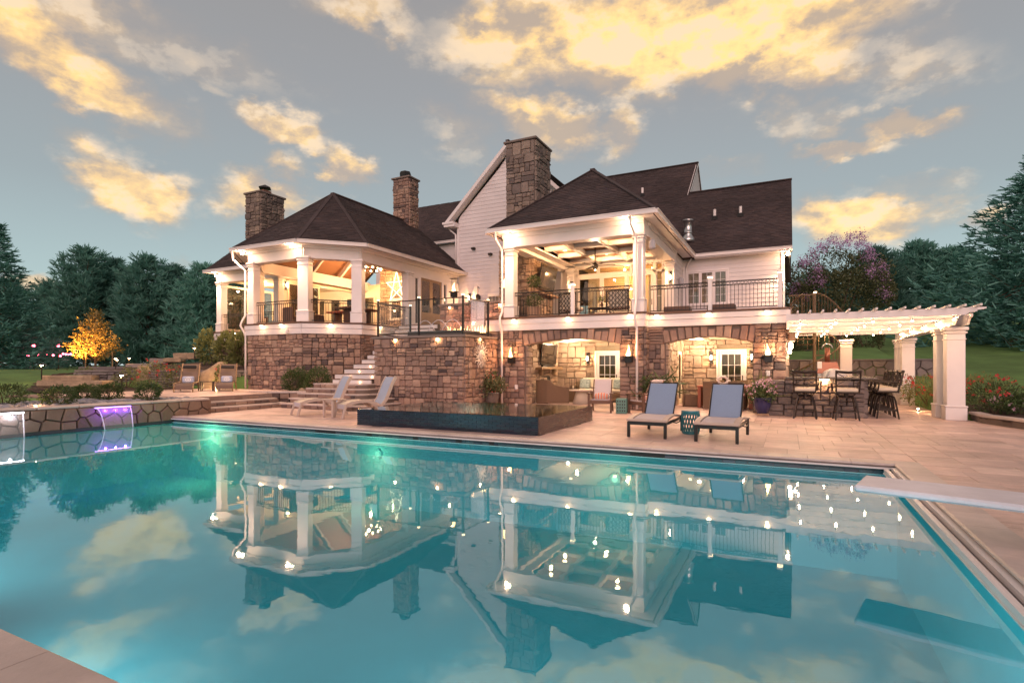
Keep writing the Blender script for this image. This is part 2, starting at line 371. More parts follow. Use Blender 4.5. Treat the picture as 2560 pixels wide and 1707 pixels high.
M_wtile = mat('waterline_tile', (.03, .06, .08), .25, var=.2, scale=6, ramp=[(.03, .065, .085), (.05, .10, .12), (.04, .075, .10), (.07, .13, .14), (.03, .045, .07), (.09, .10, .13)], island=True)
M_btile = mat('blue_glass_tile', (.02, .035, .06), .3, var=.2, scale=6, ramp=[(.010, .015, .030), (.015, .028, .045), (.014, .019, .038), (.022, .036, .05), (.010, .013, .022), (.024, .02, .036)])
M_btile_s = mat('blue_glass_tile_far', (.02, .035, .06), .12, var=.2, scale=6, ramp=[(.012, .022, .045), (.02, .045, .07), (.018, .028, .06), (.03, .055, .075), (.014, .02, .035), (.035, .03, .055)], island=True)
M_brtile = mat('brown_glass_tile', (.09, .055, .05), .25, var=.2, scale=6, ramp=[(.07, .045, .042), (.10, .06, .05), (.085, .055, .05), (.12, .075, .06)], island=True)
M_grout = mat('grout', (.05, .055, .07), .8)
M_plaster = mat('pool_plaster', (.5, .90, .93), .7, var=.07, scale=1.5)
M_grass = mat('lawn_grass', (.10, .20, .05), .95, var=.35, scale=.7, bump=.9, bscale=60, stain=(.5, .35))
M_mulch = mat('mulch', (.045, .026, .018), .95, var=.4, scale=14, bump=1.0, bscale=40, stain=(.5, 1.2))
M_bark = mat('bark', (.10, .065, .045), .9, var=.3, scale=8, bump=.8, bscale=30, stretch=(3, 3, .6))
M_needle = mat('pine_needles', (.03, .07, .055), .7, var=.35, scale=.8, ramp=[(.08, .22, .19), (.13, .31, .26), (.10, .26, .22), (.18, .37, .30), (.065, .19, .165)], island=True, trans=.5, ov=.35)
M_spruce = mat('spruce_needles', (.02, .06, .05), .7, var=.35, scale=.8, ramp=[(.05, .19, .17), (.11, .28, .24), (.075, .23, .205), (.14, .33, .27)], island=True, trans=.2)
M_leaf = mat('shrub_leaves', (.05, .085, .025), .6, var=.3, scale=3, ramp=[(.035, .065, .016), (.06, .10, .03), (.045, .08, .024), (.085, .12, .04), (.03, .055, .016)], island=True, trans=.25)
M_leaf2 = mat('myrtle_leaves', (.045, .06, .025), .6, var=.3, scale=3, ramp=[(.05, .065, .025), (.085, .10, .04), (.065, .08, .03), (.10, .115, .05)], island=True, trans=.25)
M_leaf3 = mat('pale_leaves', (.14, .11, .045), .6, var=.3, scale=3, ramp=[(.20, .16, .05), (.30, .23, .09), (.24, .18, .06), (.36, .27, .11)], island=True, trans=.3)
M_fern = mat('light_shrub_leaves', (.11, .12, .04), .6, var=.3, scale=3, ramp=[(.12, .14, .045), (.20, .22, .08), (.16, .18, .06)], island=True, trans=.3)
M_purple = mat('purple_blossom', (.34, .19, .42), .7, var=.2, scale=3, ramp=[(.42, .24, .50), (.55, .36, .62), (.46, .28, .54), (.58, .32, .52)], island=True, trans=.3)
M_red = mat('red_petals', (.5, .02, .03), .6, var=.2, ramp=[(.5, .02, .03), (.6, .05, .06), (.42, .015, .03)], island=True, trans=.2)
M_pink = mat('pink_petals', (.6, .3, .42), .6, var=.2, ramp=[(.62, .35, .45), (.7, .55, .6), (.5, .2, .4)], island=True, trans=.2)
M_rock = mat('river_rock', (.25, .25, .29), .7, var=.25, scale=6, ramp=[(.22, .22, .26), (.33, .32, .36), (.17, .18, .22), (.28, .26, .29)], island=True)
M_ledge = mat('ledge_stone', (.16, .14, .14), .88, var=.25, scale=5, bump=.6, bscale=18, ramp=[(.13, .11, .11), (.19, .165, .16), (.16, .14, .145), (.24, .20, .185), (.11, .10, .105)])
M_ledge_s = mat('ledge_stone_far', (.16, .14, .14), .88, var=.25, scale=5, bump=.6, bscale=18, ramp=[(.13, .11, .11), (.19, .165, .16), (.16, .14, .145), (.24, .20, .185), (.11, .10, .105)], island=True)
M_mesh_b = mat('blue_sling', (.29, .38, .54), .6, var=.08, scale=30, bump=.3, bscale=250, trans=.25)
M_mesh_w = mat('pale_sling', (.58, .52, .55), .6, var=.06, scale=30, bump=.3, bscale=250, trans=.2)
M_mesh_l = mat('light_blue_sling', (.45, .52, .66), .6, var=.06, scale=30, bump=.3, bscale=250, trans=.3)
M_mesh_d = mat('brown_sling', (.14, .095, .075), .7, var=.1, scale=30, bump=.3, bscale=250)
M_tanframe = mat('sand_frame', (.46, .36, .31), .5, var=.06)
M_wick = mat('wicker', (.16, .10, .06), .7, var=.3, scale=60, bump=1.0, bscale=90, stretch=(1, 1, .4))
M_cush = mat('cream_cushion', (.62, .54, .43), .85, var=.06, scale=8, bump=.2, bscale=120)
M_teal = mat('teal_ceramic', (.02, .16, .20), .3, var=.12, scale=6)
M_green = mat('green_ceramic', (.10, .22, .19), .4, var=.12, scale=6)
M_bluepot = mat('blue_ceramic', (.03, .03, .10), .25, var=.15, scale=5)
M_terra = mat('clay_pot', (.30, .20, .14), .8, var=.15, scale=6)
M_granite = mat('granite', (.10, .085, .08), .25, var=.3, scale=40)
M_screen = mat('tv_screen', (.012, .011, .011), .08, var=.0)
M_speaker = mat('grey_plastic', (.40, .38, .41), .5)
M_sunart = mat('cast_metal_sun', (.68, .60, .52), .5, .2, var=.1)
M_board = mat('diving_board_coat', (.62, .60, .66), .6, var=.04, scale=20, bump=.3, bscale=200, stain=(.2, 1.5))
M_curtain = mat('curtain_cloth', (.62, .60, .50), .8, var=.06, trans=.3)
M_interior = mat('room_wall', (.5, .40, .27), .7, var=.06)
M_glass = glass('window_glass', (.8, .78, .72), .10)
M_clear = glass('clear_glass', (.95, .97, .97), .0, .02, .3)
M_dark = mat('dark_opening', (.012, .012, .014), .6)
M_water = water('pool_water_surface', (.18, .80, .95), .13, .014, 1.1)
M_spaw = water('spa_water_surface', (.62, .72, .66), .30, .02, 3)
M_fall = mat('falling_water', (.75, .78, .85), .08, var=.1, scale=12, alpha=.16)
M_falledge = mat('falling_water_edge', (.82, .80, .9), .1, alpha=.7)
E_warm = emis('warm_bulb', (1.0, .72, .38), 14)
E_soft = emis('warm_glow', (1.0, .70, .36), 5)
E_flood = emis('flood_lamp', (1.0, .78, .5), 24)
E_flame = emis('gas_flame', (1.0, .58, .20), 7)
E_pool = emis('pool_lamp', (1.0, .85, .5), 1.6)
E_white = emis('white_led', (.95, .9, 1.0), 9)
E_purple = emis('purple_led', (.42, .18, 1.0), 4.5)
E_redb = emis('red_bulb', (1.0, .10, .16), 12)
E_star = emis('neon_star', (1.0, .82, .5), 3.5)
WARM = (1.0, .51, .21)
# ------------------------------------------------------------ ground
def sstep(x, a, b):
    t = min(1, max(0, (x - a) / (b - a))); return t * t * (3 - 2 * t)
def ground_z(x, y):
    if 4.39 < x < 9.55 and -30 < y < 19.4: return -2.8
    if -19.4 < x < 4.4 and -30 < y < 28.0: return -2.8
    if x <= -19.4:
        yw = 14.6 + (x + 31.6) * .27
        if y < yw or x < -36: z = .42 + .83 * sstep(-x, 25, 40)
        else:
            k = sstep(-x, 30.5, 36); z = (1.18 + .09 * min(9, y - yw)) * (1 - k) + (.42 + .83 * sstep(-x, 25, 40)) * k
        return z + (.004 * min(150, -x - 45) if x < -45 else 0)
    if x >= 4.4:
        return .02 + .2 * sstep(x, 9, 14) + .132 * max(0, min(y, 60) - 19.8)
    k = sstep(x, -14, 0)
    return (.6) * (1 - k) + k * (.3 + .128 * (min(y, 60) - 18.5))
xs = sorted(set([-900, -600, -400, -300, -220, -160, -130, -110] + [round(-95 + i * 2.2, 2) for i in range(30)] + [round(-31 + .8 * i, 2) for i in range(18)] + [-19.41, -19.39, -17, -12, -8, -4, 0, 4.39, 4.41] + [9.53, 9.57] + [round(5 + .9 * i, 2) for i in range(40)] + [45, 52, 60, 75, 95, 130, 200, 300, 450, 650, 900]))
ys = sorted(set([-900, -500, -250, -120, -60, -31, -29] + [round(-20 + 1.2 * i, 2) for i in range(40)] + [19.38, 19.42, 27.99, 28.01] + [round(29 + 1.5 * i, 2) for i in range(30)] + [80, 90, 110, 140, 200, 300, 450, 650, 900]))
gv = [(x, y, ground_z(x, y)) for y in ys for x in xs]
nx = len(xs); gf = [(j * nx + i, j * nx + i + 1, (j + 1) * nx + i + 1, (j + 1) * nx + i) for j in range(len(ys) - 1) for i in range(nx - 1)]
g = MB(); g.add(gv, gf); structure(g.build('lawn', M_grass, None, True))

def bed_patch(name, poly, step=.22, lift=.035, low=-1.0):
    """mulch laid on the ground inside an outline"""
    def inside(x, y):
        c_ = False; n = len(poly)
        for i in range(n):
            (xa, ya), (xb, yb) = poly[i], poly[(i + 1) % n]
            if (ya > y) != (yb > y) and x < (xb - xa) * (y - ya) / (yb - ya) + xa: c_ = not c_
        return c_
    mb = MB(); idx = {}; q = random.Random(len(poly))
    def vtx(i, j):
        if (i, j) not in idx: idx[i, j] = len(mb.v); x, y = i * step + q.uniform(-.06, .06), j * step + q.uniform(-.06, .06); mb.v.append((x, y, max(low, ground_z(x, y)) + lift + q.uniform(0, .05)))
        return idx[i, j]
    x0, x1 = min(p[0] for p in poly), max(p[0] for p in poly); y0, y1 = min(p[1] for p in poly), max(p[1] for p in poly)
    for i in range(int(x0 / step) - 1, int(x1 / step) + 1):
        for j in range(int(y0 / step) - 1, int(y1 / step) + 1):
            if inside((i + .5) * step, (j + .5) * step): mb.f.append((vtx(i, j), vtx(i + 1, j), vtx(i + 1, j + 1), vtx(i, j + 1)))
    return structure(mb.build(name, M_mulch, None))
# ------------------------------------------------------------ stones
def stone_mesh(seed, mt, rough=.09):
    q = random.Random(seed); vs = []; m = 4
    for j in range(m):
        for i in range(m):
            e = i in (0, m - 1) or j in (0, m - 1)
            x = -.5 + i / (m - 1); z = -.5 + j / (m - 1)
            y = (-.36 if e else -.5) + q.uniform(-.13, .13)
            if e:
                k = .955 - q.uniform(0, rough * .5)
                if i in (0, m - 1): x *= k
                if j in (0, m - 1): z *= k
                if i in (0, m - 1) and j in (0, m - 1): x *= .95; z *= .95
            else: x += q.uniform(-.07, .07); z += q.uniform(-.07, .07)
            vs.append((x, y, z))
    b = len(vs); vs += [(-.5, .5, -.5), (.5, .5, -.5), (.5, .5, .5), (-.5, .5, .5)]
    fs = [(j * m + i, j * m + i + 1, (j + 1) * m + i + 1, (j + 1) * m + i) for j in range(m - 1) for i in range(m - 1)]
    lo = [i for i in range(m)]; hi = [(m - 1) * m + i for i in range(m)]; le = [j * m for j in range(m)]; ri = [j * m + m - 1 for j in range(m)]
    fs += [tuple([b, b + 1] + lo[::-1]), tuple(hi + [b + 2, b + 3]), tuple(le + [b + 3, b]), tuple(ri[::-1] + [b + 1, b + 2])]
    me = bpy.data.meshes.new('stone'); me.from_pydata(vs, [], fs); me.update(); me.materials.append(mt); return me
VARS = {}
def variants(mt):
    if mt.name not in VARS: VARS[mt.name] = [stone_mesh(i * 7 + 3, mt) for i in range(14)]
    return VARS[mt.name]
def bands(L, z0, z1, holes, q, bh=(.30, .44), wd=(.16, .48)):
    """coursed rubble: bands of tall, stacked and split stones, cut to the free intervals of every row"""
    out = []; z = z0
    while z < z1 - .03:
        h = q.uniform(*bh)
        if z1 - z - h < .16: h = z1 - z
        for half in ((z, z + h),):
            free = [(0.0, L)]
            for a, b in holes(half[0], half[1]):
                nf = []
                for (s, e) in free:
                    if b <= s or a >= e: nf.append((s, e))
                    else:
                        if a > s: nf.append((s, a))
                        if b < e: nf.append((b, e))
                free = nf
            for (s, e) in free:
                u = s
                while u < e - .02:
                    w_ = q.uniform(*wd)
                    if e - u - w_ < .14: w_ = e - u
                    r = q.random()
                    if h < .26 or r < .16 and w_ < h * 1.4: out.append((u, z, w_, h))
                    elif r < .78:
                        k = q.choice((.35, .42, .5, .58, .65)); rows = [(z, h * k), (z + h * k, h * (1 - k))]
                        for (zz, hh) in rows:
                            if w_ > .36 and q.random() < .5:
                                c = q.uniform(.35, .65); out.append((u, zz, w_ * c, hh)); out.append((u + w_ * c, zz, w_ * (1 - c), hh))
                            else: out.append((u, zz, w_, hh))
                    else:
                        for k in range(3): out.append((u, z + h * k / 3, w_, h / 3))
                    u += w_
        z += h
    return out
def stone_face(part, p0, p1, z0, z1, mt, holes=lambda a, b: [], seed=1, bh=(.30, .44), wd=(.16, .48), depth=.09, as_stuff=None, gap=.011, name='stone', keep=None):
    """stones on a vertical face from p0 to p1 (seen with p0 at the left); children of part, or one stuff mesh"""
    q = random.Random(seed); p0 = Vector((p0[0], p0[1], 0)); p1 = Vector((p1[0], p1[1], 0)); d = p1 - p0; L = d.length; d.normalize()
    nrm = Vector((d.y, -d.x, 0)); rz = math.atan2(d.y, d.x); off = OFF[part.name]; va = variants(mt); mb = MB() if as_stuff else None
    for (u, z, w_, h) in bands(L, z0, z1, holes, q, bh, wd):
        if keep and not keep(u, z, w_, h): continue
        pr = q.uniform(-.012, .034); me = q.choice(va); c = p0 + d * (u + w_ / 2) + nrm * (pr + .012) + Vector((0, 0, z + h / 2))
        sc = (w_ - gap, depth, h - gap); fl = q.choice((0, 1))
        if mb is None:
            link(name, me, None, part, c - off, (0, math.pi * fl, rz), sc)
        else:
            Mx = Matrix.Translation(c) @ Euler((0, math.pi * fl, rz)).to_matrix().to_4x4() @ Matrix.Diagonal((*sc, 1))
            mb.add([Mx @ v.co for v in me.vertices], [tuple(p.vertices) for p in me.polygons])
    if mb is not None: stuff(mb.build('stones', as_stuff, part))

def voronoi_stones(part, p0, p1, z0, z1, mt, seed, cell=.34, depth=.12, names='stone'):
    """irregular mosaic stones: the cells of jittered points, each its own bevelled block"""
    q = random.Random(seed); p0 = Vector((p0[0], p0[1], 0)); p1 = Vector((p1[0], p1[1], 0)); d = p1 - p0; L = d.length; d.normalize(); nrm = Vector((d.y, -d.x, 0))
    pts = []; rows = max(1, round((z1 - z0) / (cell * .85))); cols = max(1, round(L / cell))
    for j in range(rows):
        for i in range(cols):
            pts.append(((i + .5 + (.5 if j % 2 else 0) + q.uniform(-.33, .33)) * L / cols, z0 + (j + .5 + q.uniform(-.3, .3)) * (z1 - z0) / rows))
    for i, (cx, cz) in enumerate(pts):
        poly = [(max(0, cx - 1.2), z0), (min(L, cx + 1.2), z0), (min(L, cx + 1.2), z1), (max(0, cx - 1.2), z1)]
        for j, (ox, oz) in enumerate(pts):
            if j == i or abs(ox - cx) > 1.6: continue
            mx, mz = (cx + ox) / 2, (cz + oz) / 2; dx, dz = ox - cx, oz - cz; ln = math.hypot(dx, dz); dx /= ln; dz /= ln
            mx -= dx * .006; mz -= dz * .006; new = []
            for k in range(len(poly)):
                a, b = poly[k], poly[(k + 1) % len(poly)]
                sa = (a[0] - mx) * dx + (a[1] - mz) * dz; sb = (b[0] - mx) * dx + (b[1] - mz) * dz
                if sa <= 0: new.append(a)
                if sa * sb < 0: tt = sa / (sa - sb); new.append((a[0] + (b[0] - a[0]) * tt, a[1] + (b[1] - a[1]) * tt))
            poly = new
            if len(poly) < 3: break
        if len(poly) < 3: continue
        cxx = sum(p[0] for p in poly) / len(poly); czz = sum(p[1] for p in poly) / len(poly)
        pr = q.uniform(0, .03); n = len(poly); mb = MB(); vs = []
        for k, dd in ((1.0, -.06), (.975, .015 + pr), (.86, .05 + pr)):
            for (a, b) in poly: vs.append(p0 + d * (cxx + (a - cxx) * k) + Vector((0, 0, czz + (b - czz) * k)) + nrm * (dd + (q.uniform(-.008, .012) if k < 1 else 0)))
        fs = [tuple(2 * n + k for k in range(n))]
        for r_ in range(2): fs += [(r_ * n + k, r_ * n + (k + 1) % n, (r_ + 1) * n + (k + 1) % n, (r_ + 1) * n + k) for k in range(n)]
        mb.add(vs, fs); mb.build(names, mt, part)

# ------------------------------------------------------------ swimming pool
PX0, PX1, PY0, PY1, WZ = -16.5, 1.5, 1.45, 10.12, -.17
pool = MB(); pool.box(PX0 - .3, PY0 - .3, -2.1, PX1 + .3, PY1 + .3, -1.75)
pool.box(PX0 - .3, PY1 + .003, -1.75, PX1 + .3, PY1 + .3, -.165); pool.box(PX0 - .3, PY0 - .3, -1.75, PX1 + .3, PY0, -.165)
pool.box(PX1 + .003, PY0, -1.75, PX1 + .3, PY1, -.165); pool.box(PX0 - .3, PY0, -1.75, PX0, PY1, -.165)
pool_o = structure(pool.build('swimming_pool', M_plaster, None))
b = MB(); b.box(PX0 - .28, PY1 + .012, -.16, PX1 + .28, PY1 + .29, -.045); b.box(PX1 + .012, PY0, -.16, PX1 + .28, PY1, -.045); b.box(PX0 - .28, PY0 - .28, -.16, PX1, PY0 - .002, -.045)
b.build('bond_beam', M_grout, pool_o)
q = random.Random(3); un = MB(); un.cbox((0, 0, 0), (1, 1, 1), 0, .06); TILE_ME = un.mesh('tile'); TILE_ME.materials.append(mat('waterline_tile_single', (.03, .06, .08), .25, var=.2, scale=6, ramp=[(.03, .065, .085), (.05, .10, .12), (.04, .075, .10), (.07, .13, .14), (.03, .045, .07), (.09, .10, .13)]))
far = MB(); n = 0
for row in range(2):                                                  # waterline tiles under the coping
    x = PX0 + (.1 if row else 0)
    while x < PX1 - .02:
        w_ = .2; zc = -.075 - row * .06
        if x > -5.6 and n < 80: link('tile', TILE_ME, None, pool_o, (x + w_ / 2, PY1 + .008, zc), None, (w_ - .008, .02, .052)); n += 1
        else: far.cbox((x + w_ / 2, PY1 + .008, zc), (w_ - .008, .02, .052), 0, .003)
        x += w_
y = PY0
while y < PY1 - .1:
    for row in range(2): far.cbox((PX1 + .008, y + .1, -.075 - row * .06), (.02, .19, .052), 0, .003)
    y += .2
stuff(far.build('tiles', M_wtile, pool_o))
tr = MB(); tr.box(PX0, PY1 - .085, -.068, PX1 + .01, PY1 + .02, -.046); tr.build('cover_track', M_white, pool_o)      # pale track of the pool cover
tr = MB(); tr.box(PX1 - .19, PY0 - 2, -.115, PX1 - .135, PY1 - .15, -.05); tr.box(PX1 - .09, PY0 - 2, -.085, PX1 - .015, PY1 - .12, -.03); tr.box(PX1 - .2, PY0 - 2, -.125, PX1 + .01, PY1 - .15, -.112)
tr.build('cover_rail', M_white, pool_o)
for (x0, x1) in ((-10.63, -9.95), (-8.95, -8.8), (-7.6, -7.45), (-6.45, -6.3), (-5.62, -5.5), (-2.62, -1.98)):
    s_ = MB(); s_.box(x0, PY1 - .006, -.155, x1, PY1 + .011, -.07); s_.build('skimmer_opening', M_dark, pool_o)
wt = MB(); wt.box(PX0 - .05, PY0 - .02, WZ - .006, PX1 + .05, PY1 + .02, WZ)
wm = MB(); wm.add([(PX0 - .02, PY0 - .02, WZ), (PX1 + .01, PY0 - .02, WZ), (PX1 + .01, PY1 + .01, WZ), (PX0 - .02, PY1 + .01, WZ)], [(0, 1, 2, 3)])
structure(wm.build('pool_water', M_water, None))
# coping: bullnose stones round the rim
cp = MB(); prof = [(.32, -.04), (.02, -.04), (-.02, -.030), (-.038, -.012), (-.036, .004), (-.018, .014), (.32, .014)]
k = len(prof); cp.add([(-.5, y_, z_) for y_, z_ in prof] + [(.5, y_, z_) for y_, z_ in prof], [tuple(range(k)), tuple(range(2 * k - 1, k - 1, -1))] + [(i, k + i, k + (i + 1) % k, (i + 1) % k) for i in range(k)])
CP = cp.mesh('coping_stone'); CP.materials.append(M_cope)
def coping_run(x0, x1, f):
    q = random.Random(int(x0 * 10)); x = x0
    while x < x1 - .05:
        w_ = min(q.choice((.6, .6, .75, .9)), x1 - x)
        if x1 - x - w_ < .2: w_ = x1 - x
        loc, rz = f(x + w_ / 2); link('coping_stone', CP, None, pool_o, loc, (0, 0, rz), (w_ - .006, 1, 1)); x += w_
coping_run(PX0 - .3, PX1, lambda u: ((u, PY1, 0), 0)); coping_run(PY0 - 2, PY1, lambda u: ((PX1, u, 0), -math.pi / 2)); coping_run(PX0, PX1 - 2.6, lambda u: ((u, PY0, 0), math.pi))
c = MB(); c.prism([(PX1 - .03, PY1), (PX1 + .32, PY1 - .0), (PX1 + .32, PY1 + .32), (PX1, PY1 + .32)], -.04, .0138); c.build('coping_stone', M_cope, pool_o)
for (x, z, e) in ((-14.6, -.42, 12), (-8.6, -.55, 5), (-2.9, -.62, 2)):                       # underwater lamps on the far wall
    t_ = thing('pool_light', {-14.6: 'round underwater light glowing at the far left end of the pool wall', -8.6: 'round underwater light in the pool wall below the raised spa', -2.9: 'round underwater light in the pool wall below the blue loungers'}[x], 'pool light', (x, PY1, z), 'underwater lights of the pool')
    m_ = MB(); m_.cyl((x, PY1 - .001, z), (x, PY1 - .035, z), .13, .11, 16); m_.build('rim', M_plaster, t_)
    m_ = MB(); m_.cyl((x, PY1 - .036, z), (x, PY1 - .05, z), .06, .04, 16); m_.build('lens', E_pool, t_)
    lamp(t_, (x, PY1 - .5, z), e, (1.0, .80, .36), .05)

for (x, y, nx_, ny_, lb) in ((-12.0, PY0, 0, 1, 'added unseen underwater light on the near pool wall, left one'), (-6.5, PY0, 0, 1, 'added unseen underwater light on the near pool wall, middle one'), (-1.2, PY0, 0, 1, 'added unseen underwater light on the near pool wall below the camera')):  # out-of-view spots added on the near wall to brighten the pool
    t_ = thing('pool_light', lb, 'pool light', (x, y, -.9), 'underwater lights of the pool'); m_ = MB(); m_.cyl((x, y, -.9), (x + nx_ * .035, y + ny_ * .035, -.9), .13, .11, 16); m_.build('rim', M_steel, t_)
    m_ = MB(); m_.cyl((x + nx_ * .036, y + ny_ * .036, -.9), (x + nx_ * .05, y + ny_ * .05, -.9), .09, .06, 16); m_.build('lens', E_pool, t_); lamp(t_, (x + nx_ * .06, y + ny_ * .06, -.7), {-12.0: 110, -6.5: 60, -1.2: 130}[x], (.95, .97, .95), .05, 'SPOT', (nx_, ny_, -.08), 120)
# ------------------------------------------------------------ patio of travertine pavers
def plan_tiles(x0, y0, x1, y1, seed):
    q = random.Random(seed); out = []; y = y0
    while y < y1 - .05:
        h = min(.8, y1 - y); x = x0
        while x < x1 - .02:
            w_ = q.choice((.4, .6, .6, .8));
            if x1 - x - w_ < .2: w_ = x1 - x
            if h < .5: out.append((x, y, w_, h))
            else:
                k = q.choice((.25, .5, .5, .75)); out.append((x, y, w_, h * k)); out.append((x, y + h * k, w_, h * (1 - k)))
            x += w_
        y += h
    return out
pb = MB(); z_ = -.012
pb.box(PX0 - .35, PY1 + .31, -.2, PX1 + .31, 24.0, z_); pb.box(PX1 + .31, PY0 - 3, -.2, 9.5, 19.4, z_); pb.box(PX1 + .31, 19.4, -.2, 4.6, 28.0, z_); pb.box(PX0, -6, -.2, PX1 + .31, PY0 - .31, z_)
patio = structure(pb.build('patio', M_joint, None))
tl = plan_tiles(PX0 - .3, PY1 + .322, PX1 + .322, 24.0, 5) + plan_tiles(PX1 + .325, PY0 - 2, 8.5, 19.3, 6) + plan_tiles(PX1 + .325, 19.3, 4.55, 27.9, 8) + plan_tiles(-9, -1.0, PX1, PY0 - .322, 9)
def seen_size(x, y):
    d = -x * math.sin(TH) + y * math.cos(TH); r = x * math.cos(TH) + y * math.sin(TH)
    if d < 1.0: return -d
    px = 1280 + 1370 * r / d; py = 916 + 1370 * 1.5 / d
    return 1 / d if -150 < px < 2700 and py < 1850 else -1 / d
tl.sort(key=lambda t_: -seen_size(t_[0] + t_[2] / 2, t_[1] + t_[3] / 2))
un = MB(); un.cbox((0, 0, -.5), (1, 1, 1), 0, .012); PT = un.mesh('paver'); PT.materials.append(M_tile)
q = random.Random(11); rest = MB()
for i, (x, y, w_, h) in enumerate(tl):
    if -9.9 < x + w_ / 2 < -4.85 and 10.9 < y + h / 2 < 14.5: continue
    dz = q.uniform(-.0025, .0015)
    if i < 300: link('paver', PT, None, patio, (x + w_ / 2, y + h / 2, dz), None, (w_ - .007, h - .007, .03))
    else: rest.cbox((x + w_ / 2, y + h / 2, dz - .015), (w_ - .007, h - .007, .03), 0, .003)
stuff(rest.build('pavers', M_tile_s, patio))

# ------------------------------------------------------------ raised spa with glass tile
SX0, SX1, SY0, SY1, SZ = -9.93, -4.82, 10.86, 14.55, .40
spa = thing('raised_spa', 'raised square spa clad in dark blue tile brimming with still water', 'spa', (-7.4, 12.7, 0))
b = MB(); b.box(SX0 + .012, SY0 + .012, -.1, SX0 + .3, SY1, SZ - .004); b.box(SX1 - .3, SY0 + .012, -.1, SX1 - .012, SY1, SZ - .004); b.box(SX0 + .3, SY0 + .012, -.1, SX1 - .3, SY0 + .3, SZ - .004); b.box(SX0 + .3, SY1 - .3, -.1, SX1 - .3, SY1, SZ - .004)
b.box(SX0 + .3, SY0 + .3, -.55, SX1 - .3, SY1 - .3, -.5); b.build('shell', M_grout, spa)
b = MB(); b.box(SX0 + .3, SY0 + .3, -.45, SX1 - .3, SY0 + .75, .02); b.box(SX0 + .3, SY1 - .75, -.45, SX1 - .3, SY1 - .3, .06); b.box(SX1 - .75, SY0 + .76, -.45, SX1 - .3, SY1 - .76, .04); b.build('bench', M_cope, spa)
q = random.Random(21); nr = 8; rh = SZ / nr
SPT = un.mesh('tile'); SPT.materials.clear(); SPT.materials.append(M_btile)
for r_ in range(nr):
    x = SX0 - (.1 if r_ % 2 else 0)
    while x < SX1 - .01:
        a, e = max(x, SX0), min(x + .21, SX1)
        if e - a > .03: link('tile', SPT, None, spa, Vector(((a + e) / 2, SY0 + .003 + q.uniform(-.002, .002), (r_ + 1) * rh - .002)) - OFF[spa.name], None, (e - a - .007, .02, rh - .007))
        x += .21
sd = MB()
for r_ in range(nr):
    y = SY0 - (.1 if r_ % 2 else 0)
    while y < SY1 - .01:
        a, e = max(y, SY0 + .012), min(y + .21, SY1)
        if e - a > .03: sd.cbox((SX1 - .003, (a + e) / 2, (r_ + .5) * rh), (.02, e - a - .005, rh - .005), 0, .002)
        y += .21
stuff(sd.build('side_tiles', M_brtile, spa))
wm = MB(); wm.add([(SX0 - .004, SY0 - .004, SZ + .006), (SX1 + .004, SY0 - .004, SZ + .006), (SX1 + .004, SY1, SZ + .006), (SX0 - .004, SY1, SZ + .006)], [(0, 1, 2, 3)]); wm.build('water_surface', M_spaw, spa)
for (x, y) in ((-8.6, 13.9), (-6.4, 12.6)): lamp(spa, (x, y, .15), 14, (.9, 1, .7), .1)
# ------------------------------------------------------------ building helpers
def roof_face(part, poly, seed=1, th=.16, expo=.145, slab_name='roof_deck'):
    """roof plane; poly[0] -> poly[1] is the eave. A slab with courses of separate shingles laid on it."""
    P = [Vector(p) for p in poly]; e = (P[1] - P[0]).normalized(); n = (P[1] - P[0]).cross(P[2] - P[0]).normalized()
    if n.z < 0: n = -n
    s = n.cross(e).normalized()
    if s.z < 0: s = -s
    uv = [((p - P[0]).dot(e), (p - P[0]).dot(s)) for p in P]; q = random.Random(seed); mb = MB(); v = 0.0; vm = max(b for a, b in uv)
    while v < vm - .03:
        xs_ = []; vc = min(v + .05, vm - .01)
        for i in range(len(uv)):
            a, b = uv[i], uv[(i + 1) % len(uv)]
            if (a[1] - vc) * (b[1] - vc) <= 0 and abs(a[1] - b[1]) > 1e-6: xs_.append(a[0] + (b[0] - a[0]) * (vc - a[1]) / (b[1] - a[1]))
        if len(xs_) >= 2:
            u, ue = min(xs_), max(xs_); u0 = u - q.uniform(0, .25)
            while u0 < ue:
                w_ = q.uniform(.2, .42); a, b = max(u0, u), min(u0 + w_, ue); u0 += w_
                if b - a < .03: continue
                lo = .026 + q.uniform(-.006, .010); dv = q.uniform(-.012, .012); vt = min(v + expo * 1.15, vm)
                p = lambda uu, vv, hh: P[0] + e * uu + s * vv + n * hh
                mb.add([p(a + .003, v + dv, lo), p(b - .003, v + dv, lo), p(b - .003, vt, .008), p(a + .003, vt, .008), p(a + .003, v + dv, .0), p(b - .003, v + dv, .0)], [(0, 1, 2, 3), (4, 5, 1, 0)])
        v += expo
    m2 = MB(); P2 = P if (P[1] - P[0]).cross(P[2] - P[0]).z > 0 else P[::-1]; m2.slab(P2, th)
    o = m2.build(slab_name, M_shing, part); stuff(mb.build('shingles', M_shing, o)); return o
